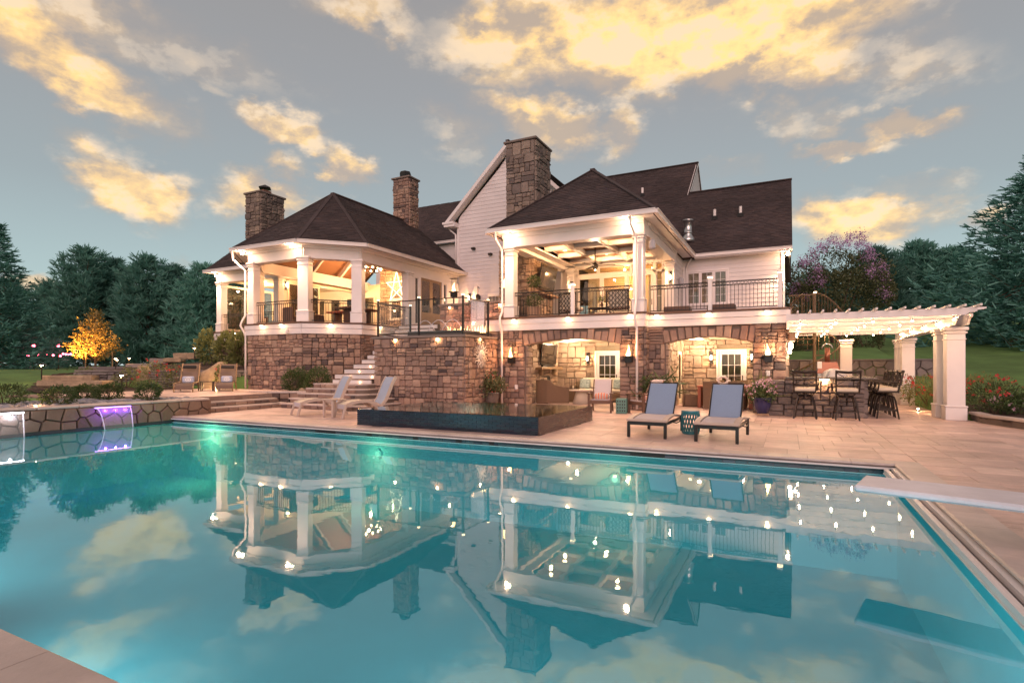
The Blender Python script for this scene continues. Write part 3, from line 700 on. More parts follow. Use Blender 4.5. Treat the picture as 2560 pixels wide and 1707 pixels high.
def siding(part, p0, p1, z0, z1, clip=None, expo=.2, mt=None, holes=lambda z0, z1: [], name='board'):
    p0 = Vector((p0[0], p0[1], 0)); p1 = Vector((p1[0], p1[1], 0)); d = p1 - p0; L = d.length; d.normalize(); nr = Vector((d.y, -d.x, 0)); z = z0
    while z < z1 - .02:
        zt = min(z + expo, z1)
        b0, b1 = clip(z) if clip else (0, L); t0, t1 = clip(zt) if clip else (0, L)
        segs = [(b0, b1, t0, t1)]
        for (a, b) in holes(z, zt):
            ns = []
            for (s0, s1, r0, r1) in segs:
                if b <= s0 or a >= s1: ns.append((s0, s1, r0, r1)); continue
                if a > s0 + .02: ns.append((s0, a, r0, a))
                if b < s1 - .02: ns.append((b, s1, b, r1))
            segs = ns
        for (s0, s1, r0, r1) in segs:
            if s1 - s0 < .03: continue
            if r1 - r0 < .02: r0 = r1 = (r0 + r1) / 2; r1 += .02
            P = lambda u, zz, o: p0 + d * u + Vector((0, 0, zz)) + nr * o
            mb = MB(); mb.add([P(s0, z, .028), P(s1, z, .028), P(r1, zt + .01, .008), P(r0, zt + .01, .008), P(s0, z, -.01), P(s1, z, -.01), P(r1, zt + .01, -.01), P(r0, zt + .01, -.01)], [(0, 1, 2, 3), (4, 5, 1, 0), (5, 6, 2, 1), (7, 4, 0, 3), (3, 2, 6, 7)])
            mb.build(name, mt or M_side, part)
        z += expo
bl = MB(); bl.box(-.008, -.008, 0, .008, .008, 1); BAL = bl.mesh('baluster'); BAL.materials.append(M_black)
rg = MB(); rg.tube([(.044 * math.cos(a * math.pi / 6), 0, .044 * math.sin(a * math.pi / 6)) for a in range(12)], .0065, 4, closed=True); RING = rg.mesh('ring'); RING.materials.append(M_black)
def railing(parent, p0, p1, z, h=.94, n=None, step=.118, rings=True):
    """iron railing panel: rails, balusters and a band of rings under the top rail"""
    a = Vector((p0[0], p0[1], 0)); b = Vector((p1[0], p1[1], 0)); d = b - a; L = d.length; d.normalize(); rz = math.atan2(d.y, d.x); up = Vector((0, 0, 1))
    m = MB()
    for zz, th in ((z + h, .036), (z + h - .115, .026), (z + .07, .026)): m.bar(a + up * zz, b + up * zz, .036, th)
    o = m.build('railing', M_black, parent); off = OFF[o.name]; k = max(2, round(L / step))
    for i in range(1, k): link('baluster', BAL, None, o, a + d * (L * i / k) + up * (z + .07) - off, (0, 0, rz), (1, 1, h - .185))
    if rings:
        k = round(L / .112)
        for i in range(k): link('ring', RING, None, o, a + d * (L * (i + .5) / k) + up * (z + h - .058) - off, (0, 0, rz))
    return o
def column(parent, x, y, z0, z1, w_=.40, rz=0, name='column', base=.42):
    m = MB(); zc = z1
    m.cbox((x, y, (z0 + z1) / 2), (w_, w_, z1 - z0), rz, .012); m.cbox((x, y, z0 + base / 2), (w_ + .07, w_ + .07, base), rz, .012); m.cbox((x, y, z0 + base + .025), (w_ + .1, w_ + .1, .05), rz, .015)
    m.cbox((x, y, z1 - .05), (w_ + .13, w_ + .13, .1), rz, .02); m.cbox((x, y, z1 - .16), (w_ + .08, w_ + .08, .06), rz, .02); m.cbox((x, y, z1 - .34), (w_ + .04, w_ + .04, .035), rz, .01)
    return m.build(name, M_white, parent)
def band(mb, p0, p1, z0, z1, out, back=.12):
    d = (Vector(p1) - Vector(p0)); d.normalize(); n_ = Vector((d.y, -d.x)); a = Vector(p0) + n_ * out; b = Vector(p1) + n_ * out; c = Vector(p1) - n_ * back; e = Vector(p0) - n_ * back
    return mb.prism([tuple(a), tuple(b), tuple(c), tuple(e)], z0, z1)
def fascia(parent, pts, z=3.37, ends=True):
    lo = MB(); up = MB(); de = MB()
    for i, (p0, p1) in enumerate(zip(pts[:-1], pts[1:])): e = .003 * i; band(lo, p0, p1, z - .50 + e, z - .262, .015); band(up, p0, p1, z - .26 + e, z - .072 - e, .045 + e); band(de, p0, p1, z - .07 + e, z - e, .085 + e, .2)
    o = lo.build('fascia', M_white, parent); up.build('fascia_cap', M_white, o); de.build('deck_edge', M_dwood, parent); return o
def fascia_light(x, y, z, nx, ny, label):
    t_ = thing('deck_light', label, 'light', (x, y, z), 'small hooded lights under the deck edges'); m = MB(); tx, ty = -ny, nx
    for k in range(9):
        pass
    m.lathe((x + nx * .045, y + ny * .045, z), [(.11, -.02), (.105, .0), (.07, .025), (.0, .03)], 12); m.build('hood', M_white, t_)
    m = MB(); m.lathe((x + nx * .045, y + ny * .045, z - .025), [(.07, -.012), (.075, .0), (.07, .004)], 10); m.build('lens', E_warm, t_)
    lamp(t_, (x + nx * .11, y + ny * .11, z - .09), 1.5, WARM, .05); return t_
def gutter(parent, pts, z=6.66):
    m = MB()
    for i, (p0, p1) in enumerate(zip(pts[:-1], pts[1:])): e = .003 * i; band(m, p0, p1, z - .125 + e, z + .015, .06, .06); band(m, p0, p1, z - .005 + e, z + .03 - e, .085 + e, .06)
    return m.build('gutter', M_white, parent)
def door_glass(parent, p0, p1, z0, z1, cols, rows, solid=.0, name='door', fm=None, gm=None, depth=.05, stile=.12, handle=True):
    """glazed door or window leaf in the vertical plane p0 -> p1: frame, muntins, separate panes"""
    a = Vector((p0[0], p0[1], 0)); b = Vector((p1[0], p1[1], 0)); d = b - a; L = d.length; d.normalize(); nr = Vector((d.y, -d.x, 0)); rz = math.atan2(d.y, d.x); fm = fm or M_white
    P = lambda u, zz, o=0: a + d * u + Vector((0, 0, zz)) + nr * o
    m = MB(); H = z1 - z0
    for (u0, u1, za, zb) in ((0, stile, z0, z1), (L - stile, L, z0, z1), (stile, L - stile, z1 - stile, z1), (stile, L - stile, z0, z0 + max(stile, solid))):
        m.cbox(P((u0 + u1) / 2, (za + zb) / 2), (u1 - u0, depth, zb - za), rz, .008)
    iu0, iu1, iz0, iz1 = stile, L - stile, z0 + max(stile, solid), z1 - stile
    for i in range(1, cols): m.cbox(P(iu0 + (iu1 - iu0) * i / cols, (iz0 + iz1) / 2), (.022, depth * .7, iz1 - iz0), rz, .004)
    for j in range(1, rows): m.cbox(P((iu0 + iu1) / 2, iz0 + (iz1 - iz0) * j / rows), (iu1 - iu0, depth * .68, .022), rz, .004)
    o = m.build(name, fm, parent)
    for i in range(cols):
        for j in range(rows):
            g_ = MB(); w_, h_ = (iu1 - iu0) / cols, (iz1 - iz0) / rows; g_.cbox(P(iu0 + w_ * (i + .5), iz0 + h_ * (j + .5)), (w_, .01, h_), rz, .001); g_.build('pane', gm or M_glass, o)
    if handle:
        hm = MB(); hm.cbox(P(L - stile / 2, z0 + 1.0, depth * .6), (.035, .03, .26), rz, .008); hm.build('handle', M_black, o)
    return o
def surround(parent, p0, p1, z0, z1, w_=.1, out=.03, mt=None, name='casing'):
    a = Vector((p0[0], p0[1], 0)); b = Vector((p1[0], p1[1], 0)); d = b - a; L = d.length; d.normalize(); nr = Vector((d.y, -d.x, 0)); rz = math.atan2(d.y, d.x)
    P = lambda u, zz: a + d * u + Vector((0, 0, zz)) + nr * out
    m = MB(); m.cbox(P(-w_ / 2, (z0 + z1) / 2), (w_, .05, z1 - z0), rz, .006); m.cbox(P(L + w_ / 2, (z0 + z1) / 2), (w_, .05, z1 - z0), rz, .006); m.cbox(P(L / 2, z1 + w_ / 2), (L + 2 * w_, .055, w_), rz, .006)
    if z0 > 3.5: m.cbox(P(L / 2, z0 - .03), (L + 2 * w_ + .06, .08, .06), rz, .006)
    return m.build(name, mt or M_white, parent)
def downspout(parent, pts, r=.045):
    m = MB(); m.tube(pts, r, 8); return m.build('downspout', M_white, parent, True)

# ------------------------------------------------------------ screened pavilion
DK = 3.37; EZ = 6.66
pav = thing('screened_pavilion', 'octagonal screened porch with glowing interior on a stone base left of the house', 'pavilion', (-20, 20, 0))
A, B, Cc, D_, F_, G_, H_ = (-21.45, 16.4), (-18.0, 16.4), (-16.3, 18.1), (-16.3, 25.9), (-27.9, 19.4), (-23.15, 19.4), (-23.15, 18.1)
bm = MB(); i_ = .16
bm.prism([(-21.3, 16.4 + i_), (-18.06, 16.4 + i_), (-16.3 - i_, 18.16), (-16.3 - i_, 25.9), (-27.7, 25.9), (-27.7, 19.4 + i_), (-23.0, 19.4 + i_), (-23.0, 18.16)], 0, DK - .5)
base = bm.build('stone_base', M_mortar, pav)
stone_face(base, (-21.38, 16.5), (-18.04, 16.5), .35, DK - .5, M_stone, seed=4); stone_face(base, (-18.04, 16.5), (-16.4, 18.14), .35, DK - .5, M_stone, seed=5)
stone_face(base, (-16.4, 18.14), (-16.4, 20.2), .9, DK - .5, M_stone, seed=6); stone_face(base, (-27.6, 19.5), (-23.1, 19.5), .9, DK - .5, M_stone, seed=7, as_stuff=M_stone_s)
fascia(pav, [H_, A, B, Cc, D_]); fascia(pav, [F_, G_])
fl = MB(); fl.prism([A, B, Cc, D_, (-27.9, 25.9), F_, G_, H_], DK - .06, DK - .012); fl.build('floor', M_dwood, pav)
for (x, y, rz, w_) in ((-21.22, 16.66, 0, .36), (-18.1, 16.68, R(22.5), .46), (-16.58, 18.2, R(22.5), .46), (-16.52, 21.55, 0, .38), (-27.62, 19.66, 0, .38), (-23.2, 19.66, 0, .36), (-22.9, 18.2, R(22.5), .42)):
    column(pav, x, y, DK, 6.1, w_, rz)
hd = MB(); cv = MB()
ring_pts = [(-23.15, 25.9), H_, A, B, Cc, D_]
for i, (p0, p1) in enumerate(list(zip(ring_pts[:-1], ring_pts[1:])) + [(F_, G_)]):
    e = .003 * i; band(hd, p0, p1, 6.06 + e, 6.55 - e, -.12, .5); band(cv, p0, p1, 6.44 + e, 6.56 - e, .0, .12); band(cv, p0, p1, 6.03 + e, 6.10 - e, -.09, .52)
hd.build('header_beam', M_white, pav); cv.build('crown_moulding', M_white, pav)
E1, E2, E3, E4, E5 = (-21.85, 15.97), (-17.8, 15.97), (-15.85, 17.9), (-15.85, 26.0), (-23.75, 17.9)
sf = MB(); sf.prism([E1, E2, E3, (-15.85, 26.0), (-16.4, 26.0), (-16.4, 18.14), (-18.04, 16.5), (-21.41, 16.5), (-23.05, 18.14), (-23.05, 19.4), (-23.75, 19.4), E5], EZ - .11, EZ - .075); sf.prism([(-28.2, 19.0), (-23.76, 19.0), (-23.76, 19.6), (-28.2, 19.6)], EZ - .11, EZ - .075); sf.build('soffit', M_white, pav)
gutter(pav, [E5, E1, E2, E3, E4]); gutter(pav, [(-28.2, 19.0), (-23.8, 19.0)])
AP = (-19.8, 19.95, 9.9); RE = (-19.8, 26.4, 9.9); e3 = lambda p: (p[0], p[1], EZ)
rf = MB(); rf.bar((-19.8, 19.9, 9.93), (-19.8, 26.2, 9.93), .2, .06); roof = rf.build('roof_ridge', M_shing, pav)
roof_face(pav, [e3(E1), e3(E2), AP], 1); roof_face(pav, [e3(E2), e3(E3), AP], 2); roof_face(pav, [e3(E3), (-15.85, 26.4, EZ), RE, AP], 3)
roof_face(pav, [e3(E5), e3(E1), AP], 4); roof_face(pav, [(-23.75, 26.4, EZ), e3(E5), AP, RE], 5)
roof_face(pav, [(-28.2, 19.0, EZ), (-23.4, 19.0, EZ), (-23.4, 22.0, 9.12), (-28.2, 22.0, 9.12)], 6); roof_face(pav, [(-23.4, 25.4, EZ), (-28.2, 25.4, EZ), (-28.2, 22.0, 9.12), (-23.4, 22.0, 9.12)], 7)
# inside: boarded vault with white beams, stone end wall, room beyond
vl = MB(); dz = .35
for tri in ([e3(E1), e3(E2), AP], [e3(E2), e3(E3), AP], [e3(E3), (-15.85, 26, EZ), RE, AP], [e3(E5), e3(E1), AP], [(-23.75, 26, EZ), e3(E5), AP, RE]):
    c_ = [(-19.8 + (p[0] + 19.8) * .88, (p[1] if p[1] > 25 else 20.2 + (p[1] - 20.2) * .86), p[2] + (.08 if p[2] < 7 else -.3)) for p in tri]; vl.slab(c_, .03)
vl.build('vault_boarding', M_wood, pav)
be = MB()
for p in (E1, E2, E3, E5): be.bar((p[0] * .88 - 19.8 * .12, p[1] * .88 + 20 * .12 + .1, EZ - .16), (AP[0], AP[1] + .2, AP[2] - .5), .17, .24)
for f in (.42, .75):
    for p, p_ in ((E1, E2), (E2, E3), (E5, E1)):
        be.bar((p[0] + (AP[0] - p[0]) * f, p[1] + (AP[1] - p[1]) * f, EZ + 3.1 * f - .42), (p_[0] + (AP[0] - p_[0]) * f, p_[1] + (AP[1] - p_[1]) * f, EZ + 3.1 * f - .42), .14, .2)
for y in (21.6, 23.6): be.bar((-16.6, y, EZ - .15), (-19.8, y, 9.4), .16, .24); be.bar((-23.0, y, EZ - .15), (-19.8, y, 9.4), .16, .24)
be.build('vault_beam', M_white, pav)
rl = lambda x: 9.45 - .82 * abs(x + 19.8)
ew = MB(); ew.add([(-21.6, 25.63, DK), (-16.45, 25.63, DK), (-16.45, 25.63, rl(-16.45)), (-19.8, 25.63, rl(-19.8)), (-21.6, 25.63, rl(-21.6)), (-21.6, 25.85, DK), (-16.45, 25.85, DK), (-16.45, 25.85, rl(-16.45)), (-19.8, 25.85, rl(-19.8)), (-21.6, 25.85, rl(-21.6))], [(0, 1, 2, 3, 4), (9, 8, 7, 6, 5)]); end = ew.build('end_wall', M_mortar_l, pav)
stone_face(end, (-21.6, 25.58), (-16.5, 25.58), DK, 9.4, M_tan, seed=17, bh=(.36, .5), wd=(.26, .6), name='room_stone', keep=lambda u, z, w_, h: z + h < min(rl(-21.6 + u), rl(-21.6 + u + w_)) + .05)
wn = door_glass(pav, (-20.75, 25.5), (-19.95, 25.5), 4.25, 5.35, 2, 2, name='window', stile=.07, handle=False); surround(pav, (-20.75, 25.5), (-19.95, 25.5), 4.25, 5.35, .1, .02)
lw = MB(); lw.box(-27.9, 25.7, DK, -21.6, 25.9, 6.4); lw.box(-27.9, 23.4, DK, -27.7, 25.7, 6.4); lw.box(-27.9, 19.6, 6.2, -23.0, 25.7, 6.3); lw.box(-23.3, 19.6, 5.9, -23.0, 25.7, 6.2); lw.build('room_wall', M_cream, pav)
for x in (-27.0, -25.7, -24.4, -23.0):
    door_glass(pav, (x, 25.66), (x + .95, 25.66), DK, 5.75, 1, 1, name='inner_door', fm=M_cream, handle=False)
for y in (20.0, 21.7): door_glass(pav, (-27.85, y), (-27.85, y + 1.5), DK + .1, 6.0, 1, 1, name='side_window', fm=M_cream, gm=M_glass, handle=False)
door_glass(pav, (-23.1, 22.3), (-23.1, 20.1), DK, 5.9, 1, 1, name='inner_screen', fm=M_cream, handle=False)
# right-hand wall with double door and sidelights
rw_ = MB()
for (y0, y1, z0, z1) in ((21.76, 21.95, DK, 6.06), (22.25, 22.42, DK, 6.06), (24.3, 24.45, DK, 6.06), (24.75, 25.9, DK, 6.06), (21.95, 22.25, 5.9, 6.06), (22.42, 24.3, 5.95, 6.06), (24.45, 24.75, 5.9, 6.06), (21.95, 22.25, DK, 3.6), (24.45, 24.75, DK, 3.6)): rw_.box(-16.52, y0, z0, -16.34, y1, z1)
rw_.build('door_wall', M_white, pav)
for (y0, y1) in ((22.42, 23.36), (23.36, 24.3)): door_glass(pav, (-16.4, y0), (-16.4, y1), DK + .02, 5.95, 1, 1, .85, 'double_door', M_goldmetal)
for (y0, y1) in ((21.95, 22.25), (24.45, 24.75)): door_glass(pav, (-16.4, y0), (-16.4, y1), 3.6, 5.9, 1, 1, 0, 'sidelight', M_white, stile=.04, handle=False)
railing(pav, (-21.0, 16.62), (-18.36, 16.62), DK); railing(pav, (-17.9, 16.8), (-16.75, 17.98), DK); railing(pav, (-16.45, 18.5), (-16.45, 21.3), DK); railing(pav, (-27.4, 19.6), (-23.4, 19.6), DK)
downspout(pav, [(-21.75, 15.95, 6.55), (-21.75, 16.0, 6.2), (-21.62, 16.2, 5.95), (-21.5, 16.42, 5.75), (-21.5, 16.42, 3.75), (-21.55, 16.3, 3.5), (-21.58, 16.24, 3.3), (-21.52, 16.36, 3.05), (-21.47, 16.42, 2.85), (-21.47, 16.42, .55)])
for y, lb in ((22, 0), (24, 0)): pass
lamp(pav, (-19.0, 21.6, 6.5), 210, WARM, .05); lamp(pav, (-20.6, 23.6, 6.3), 140, WARM, .05); lamp(pav, (-24.2, 22.6, 5.5), 170, (1, .72, .42), .05); lamp(pav, (-17.6, 24.9, 6.6), 110, WARM, .05); lamp(pav, (-26.8, 21.6, 5.9), 90, WARM, .05)

# ------------------------------------------------------------ house
house = thing('house', 'large white sided house with dark shingled roofs, covered balcony and stone arches', 'house', (-8, 24, 0))
def arch_core(mb, x0, x1, y0, y1, z1, a, b, sp, ap):
    mb.box(x0, y0, 0, a, y1, z1); mb.box(b, y0, 0, x1, y1, z1); n = 14
    for i in range(n):
        u0, u1 = i / n, (i + 1) / n; f = lambda u: sp + (ap - sp) * (1 - (2 * u - 1) ** 2)
        xa, xb = a + (b - a) * u0, a + (b - a) * u1
        mb.add([(xa, y0, f(u0)), (xb, y0, f(u1)), (xb, y1, f(u1)), (xa, y1, f(u0)), (xa, y0, z1), (xb, y0, z1), (xb, y1, z1), (xa, y1, z1)], [(0, 3, 2, 1), (4, 5, 6, 7), (0, 1, 5, 4), (2, 3, 7, 6)])
def voussoirs(part, a, b, y, sp, ap, top, seed):
    q = random.Random(seed); n = round((b - a + .5) / .27); off = OFF[part.name]
    for i in range(n):
        u0, u1 = i / n, (i + 1) / n; xa, xb = a - .06 + (b - a + .12) * u0 + .008, a - .06 + (b - a + .12) * u1 - .008; f = lambda x: sp + (ap - sp) * (1 - min(1, (2 * (x - a) / (b - a) - 1) ** 2))
        lean = (xa + xb - a - b) / (b - a) * .09; yy = y - q.uniform(.03, .06); t = top - .015 - q.choice((0, 0, .1))
        z0a, z0b = f(xa) - .006 - q.uniform(0, .01), f(xb) - .006 - q.uniform(0, .01)
        mb = MB(); mb.add([(xa, yy + .02, z0a), (xb, yy + .02, z0b), (xb + lean, yy + .02, t), (xa + lean, yy + .02, t), (xa + .03, yy - .02, z0a + .03), (xb - .03, yy - .02, z0b + .03), (xb + lean - .03, yy - .02, t - .03), (xa + lean + .03, yy - .02, t - .03),
                 (xa, y + .3, z0a), (xb, y + .3, z0b)], [(4, 5, 6, 7), (0, 1, 5, 4), (1, 2, 6, 5), (2, 3, 7, 6), (3, 0, 4, 7), (8, 9, 1, 0)])
        mb.build('arch_stone', M_stone, part)
am = MB(); arch_core(am, -10.4, -4.42, 18.86, 19.3, DK - .5, -8.88, -5.24, 2.3, 2.51); w1 = am.build('arcade_wall', M_mortar, house)
am = MB(); arch_core(am, -4.42, -.06, 19.4, 19.85, DK - .5, -3.76, -1.0, 2.3, 2.5); am.box(-.2, 19.85, 0, -.06, 24, DK - .5); w2 = am.build('arcade_wall', M_mortar, house)
hp = lambda x0, a, b, ap: (lambda z0, z1: [(a - x0 - .02, b - x0 + .02)] if z0 < ap + .02 else [])
stone_face(w1, (-10.4, 18.8), (-4.40, 18.8), 0, 2.27, M_stone, hp(-10.4, -8.88, -5.24, 2.5), seed=31); stone_face(w1, (-10.4, 18.8), (-8.98, 18.8), 2.27, DK - .5, M_stone, seed=32, bh=(.28, .34)); stone_face(w1, (-5.16, 18.8), (-4.40, 18.8), 2.27, DK - .5, M_stone, seed=33, bh=(.28, .34))
voussoirs(w1, -8.88, -5.24, 18.84, 2.3, 2.51, DK - .5, 3)
stone_face(w1, (-4.38, 18.82), (-4.38, 19.36), 0, DK - .5, M_stone, seed=34)
stone_face(w2, (-4.36, 19.35), (-.03, 19.35), 0, 2.27, M_stone, hp(-4.36, -3.76, -1.0, 2.5), seed=35); stone_face(w2, (-4.36, 19.35), (-3.82, 19.35), 2.27, DK - .5, M_stone, seed=36, bh=(.28, .34)); stone_face(w2, (-.93, 19.35), (-.03, 19.35), 2.27, DK - .5, M_stone, seed=37, bh=(.28, .34))
voussoirs(w2, -3.76, -1.0, 19.39, 2.3, 2.5, DK - .5, 5); stone_face(w2, (-.03, 19.35), (-.03, 21.2), 0, DK - .5, M_stone, seed=38)
stone_face(w1, (-8.86, 18.86), (-8.86, 19.3), 0, 2.28, M_tan, seed=39, name='room_stone'); stone_face(w2, (-3.74, 19.4), (-3.74, 19.9), 0, 2.28, M_tan, seed=40, name='room_stone')
# rooms behind the arches
rm = MB(); rm.box(-9.9, 23.56, 0, -.1, 23.8, 2.8); rm.box(-9.9, 19.3, 0, -9.56, 23.56, 2.8); rm.box(-4.35, 19.85, 0, -3.92, 23.56, 2.8); r1 = rm.build('patio_room_wall', M_mortar_l, house)
cl = MB(); cl.box(-9.56, 19.3, 2.58, -4.36, 23.56, 2.64); cl.box(-3.92, 19.86, 2.58, -.2, 23.56, 2.64)
for x in (-8.0, -6.4, -2.9, -1.5): cl.box(x, 19.9, 2.52, x + .12, 23.5, 2.58)
cl.build('patio_ceiling', M_cream, house)
dh = lambda x0, a, b: (lambda z0, z1: [(a - x0, b - x0)] if z0 < 2.2 else [])
stone_face(r1, (-9.5, 23.52), (-4.36, 23.52), 0, 2.58, M_tan, dh(-9.5, -7.62, -6.54), seed=41, bh=(.4, .55), wd=(.3, .66), name='room_stone'); stone_face(r1, (-3.9, 23.52), (-.2, 23.52), 0, 2.58, M_tan, dh(-3.9, -2.52, -1.46), seed=42, bh=(.4, .55), wd=(.3, .66), name='room_stone')
fp = MB(); fp.box(-9.56, 20.3, 0, -9.36, 23.1, 2.58); r2 = fp.build('fireplace_wall', M_mortar_l, house); stone_face(r2, (-9.32, 20.3), (-9.32, 23.1), 0, 2.58, M_tan, seed=43, bh=(.4, .5), wd=(.3, .6), as_stuff=mat('pale_stone_far', (.36, .28, .19), .85, var=.2, scale=5, bump=.8, bscale=14, ramp=TANS, island=True))
stone_face(r1, (-3.88, 19.95), (-3.88, 23.5), 0, 2.58, M_tan, lambda a, b: [(2.25, 3.2)] if a < 2.15 else [], seed=44, bh=(.36, .48), wd=(.25, .5), name='room_stone')
door_glass(house, (-3.87, 22.25), (-3.87, 23.1), .02, 2.1, 1, 1, .2, 'side_door', M_cream)
mt_ = MB(); mt_.cbox((-9.14, 21.7, 1.42), (.4, 2.3, .1), 0, .015); mt_.cbox((-9.22, 21.0, 1.25), (.24, .14, .26), 0, .03); mt_.cbox((-9.22, 22.4, 1.25), (.24, .14, .26), 0, .03); mt_.build('mantel', M_goldmetal, house)
hh = MB(); hh.cbox((-9.15, 21.7, .22), (.5, 2.2, .44), 0, .02); hh.build('hearth', M_cush, house); hh = MB(); hh.box(-9.3, 21.2, .5, -9.26, 22.2, 1.1); hh.build('firebox', M_dark, house)
for (x0, x1) in ((-7.56, -6.6), (-2.46, -1.52)):
    door_glass(house, (x0, 23.46), (x1, 23.46), .02, 2.1, 3, 4, .28, 'patio_door'); surround(house, (x0, 23.46), (x1, 23.46), 0, 2.1, .09, .03)
for (x, y, e) in ((-7.6, 21.0, 45), (-6.2, 22.6, 38), (-8.6, 22.6, 38), (-2.9, 21.2, 42), (-1.5, 22.4, 38), (-3.2, 22.8, 32)): lamp(house, (x, y, 2.42), e * .8, (1, .72, .45), .12)
for (x, y) in ((-7.6, 20.3), (-6.2, 21.6), (-2.4, 20.6), (-3.4, 22.4)):
    m = MB(); m.cyl((x, y, 2.579), (x, y, 2.56), .07, .06, 12); m.build('recessed_light', E_soft, house)
# decks, fascias, porch columns and beams
fascia(house, [(-10.5, 18.7), (-4.35, 18.7), (-4.35, 19.25), (.04, 19.25), (.04, 26.8)])
fl = MB(); fl.box(-9.75, 18.75, DK - .1, -4.42, 24.7, DK - .01); fl.box(-4.35, 19.3, DK - .1, 0.0, 26.9, DK - .01); fl.build('balcony_floor', M_dwood, house)
column(house, -9.55, 18.95, DK, 6.1, .38); column(house, -4.58, 18.95, DK, 6.1, .36); column(house, -4.56, 24.45, DK, 6.05, .4); column(house, -9.1, 24.4, DK, 6.05, .34)
hb = MB(); cv = MB()
for i, (p0, p1) in enumerate((((-9.78, 18.72), (-4.36, 18.72)), ((-4.363, 19.15), (-4.363, 24.7)), ((-9.777, 24.7), (-9.777, 19.15)))):
    e = .004 * i; band(hb, p0, p1, 6.08 + e, 6.55 - e, 0, .42); band(cv, p0, p1, 6.40 + e, 6.56 - e, .06, .02); band(cv, p0, p1, 6.05 + e, 6.11 - e, .03, .44)
hb.build('header_beam', M_white, house); cv.build('crown_moulding', M_white, house)
sf = MB(); sf.box(-10.2, 18.15, 6.56, -3.85, 18.75, 6.585); sf.box(-4.36, 18.75, 6.56, -3.85, 26.4, 6.585); sf.box(-10.2, 18.75, 6.56, -9.78, 26.0, 6.585); sf.box(-3.85, 26.4, 6.5, .2, 26.9, 6.53); sf.build('soffit', M_white, house)
gutter(house, [(-10.2, 26.0), (-10.2, 18.15), (-3.85, 18.15), (-3.85, 26.4), (.2, 26.4)])
cc = MB(); cc.box(-9.4, 19.1, 6.42, -4.75, 24.6, 6.46); cc.build('balcony_ceiling', M_wood, house); cb_ = MB()
for x in (-9.05, -7.75, -6.35, -5.05): cb_.cbox((x, 21.85, 6.33), (.2, 5.5, .19), 0, .02)
for y in (19.5, 20.9, 22.4, 23.9): cb_.cbox((-7.05, y, 6.33), (4.6, .2, .19), 0, .02)
cb_.box(-9.4, 19.1, 6.2, -8.95, 24.6, 6.42); cb_.box(-5.1, 19.1, 6.25, -4.75, 24.6, 6.42); cb_.build('coffer_beam', M_white, house)
for (x, y) in ((-8.4, 20.2), (-8.4, 21.7), (-5.7, 20.2), (-5.7, 23.1), (-7.05, 23.2)):
    m = MB(); m.cyl((x, y, 6.418), (x, y, 6.395), .09, .08, 12); m.build('recessed_light', E_warm, house); lamp(house, (x, y, 6.2), 22, WARM, .12)
lamp(house, (-7.1, 21.8, 5.45), 55, (1, .66, .38), .05)
# back wall of the balcony: glazed sliders with transoms
bw = MB()
for (x0, x1, z0, z1) in ((-9.75, -9.05, DK, 6.4), (-9.05, -4.42, 6.12, 6.4), (-9.05, -4.42, 5.70, 5.82), (-9.05, -8.9, DK, 6.12), (-5.35, -5.2, DK, 6.12), (-4.95, -4.42, DK, 6.12), (-7.95, -7.85, 5.82, 6.12), (-6.4, -6.3, 5.82, 6.12)): bw.box(x0, 24.66, z0, x1, 24.85, z1)
bw.build('balcony_back_wall', M_white, house)
for (x0, x1) in ((-8.9, -7.72), (-7.72, -6.54), (-6.54, -5.35)): door_glass(house, (x0, 24.7), (x1, 24.7), DK + .02, 5.7, 1, 1, .1, 'sliding_door', M_white, stile=.1)
for (x0, x1) in ((-8.9, -7.95), (-7.85, -6.4), (-6.3, -5.35)): door_glass(house, (x0, 24.72), (x1, 24.72), 5.83, 6.11, 1, 1, 0, 'transom_window', M_white, stile=.03, handle=False)
door_glass(house, (-5.2, 24.72), (-4.95, 24.72), 3.9, 6.1, 1, 3, 0, 'sidelight', M_white, stile=.03, handle=False)
ro = MB(); ro.box(-9.3, 27.4, DK, -4.5, 27.5, 6.4); ro.box(-9.3, 24.9, 6.4, -4.5, 27.5, 6.45); ro.box(-9.3, 24.9, DK - .05, -4.5, 27.5, DK); ro.build('inner_room', M_interior, house); lamp(house, (-7, 26.4, 5.6), 90, WARM, .05)
for x in (-8.45, -5.6):
    cu = MB(); pts = [(x + .07 * i, 24.95 + .03 * (i % 2)) for i in range(9)]
    for a, b in zip(pts[:-1], pts[1:]): cu.add([(a[0], a[1], DK), (b[0], b[1], DK), (b[0], b[1], 5.7), (a[0], a[1], 5.7)], [(0, 1, 2, 3)])
    cu.build('curtain', M_curtain, house)
# right wing upper wall with triple window
rwl = MB(); rwl.box(-4.35, 26.93, DK, -.2, 27.1, 6.55); rwl.box(-4.5, 24.7, DK, -4.43, 27.1, 6.55); rwl.box(-.25, 27.1, 2.5, -.15, 33, 6.55); sw = rwl.build('upper_wall', M_side, house)
siding(sw, (-4.3, 26.92), (-.16, 26.92), DK + .02, 6.5, holes=lambda a, b: [(-.04, 1.86)] if a < 5.98 and b > 4.3 else [])
siding(sw, (-4.42, 24.72), (-4.42, 26.9), DK + .02, 6.5, expo=.2)
m = MB(); m.box(-.24, 26.84, DK, -.1, 26.98, 6.52); m.build('corner_board', M_white, sw); m = MB(); m.box(-4.42, 26.8, DK, -4.3, 26.9, 6.52); m.build('corner_board', M_white, sw)
for (x0, x1) in ((-4.24, -3.64), (-3.64, -3.04), (-3.04, -2.46)): door_glass(sw, (x0, 26.9), (x1, 26.9), 4.4, 5.93, 2, 4, 0, 'window', M_white, stile=.07, handle=False)
surround(sw, (-4.24, 26.9), (-2.46, 26.9), 4.4, 5.93, .08, .02)
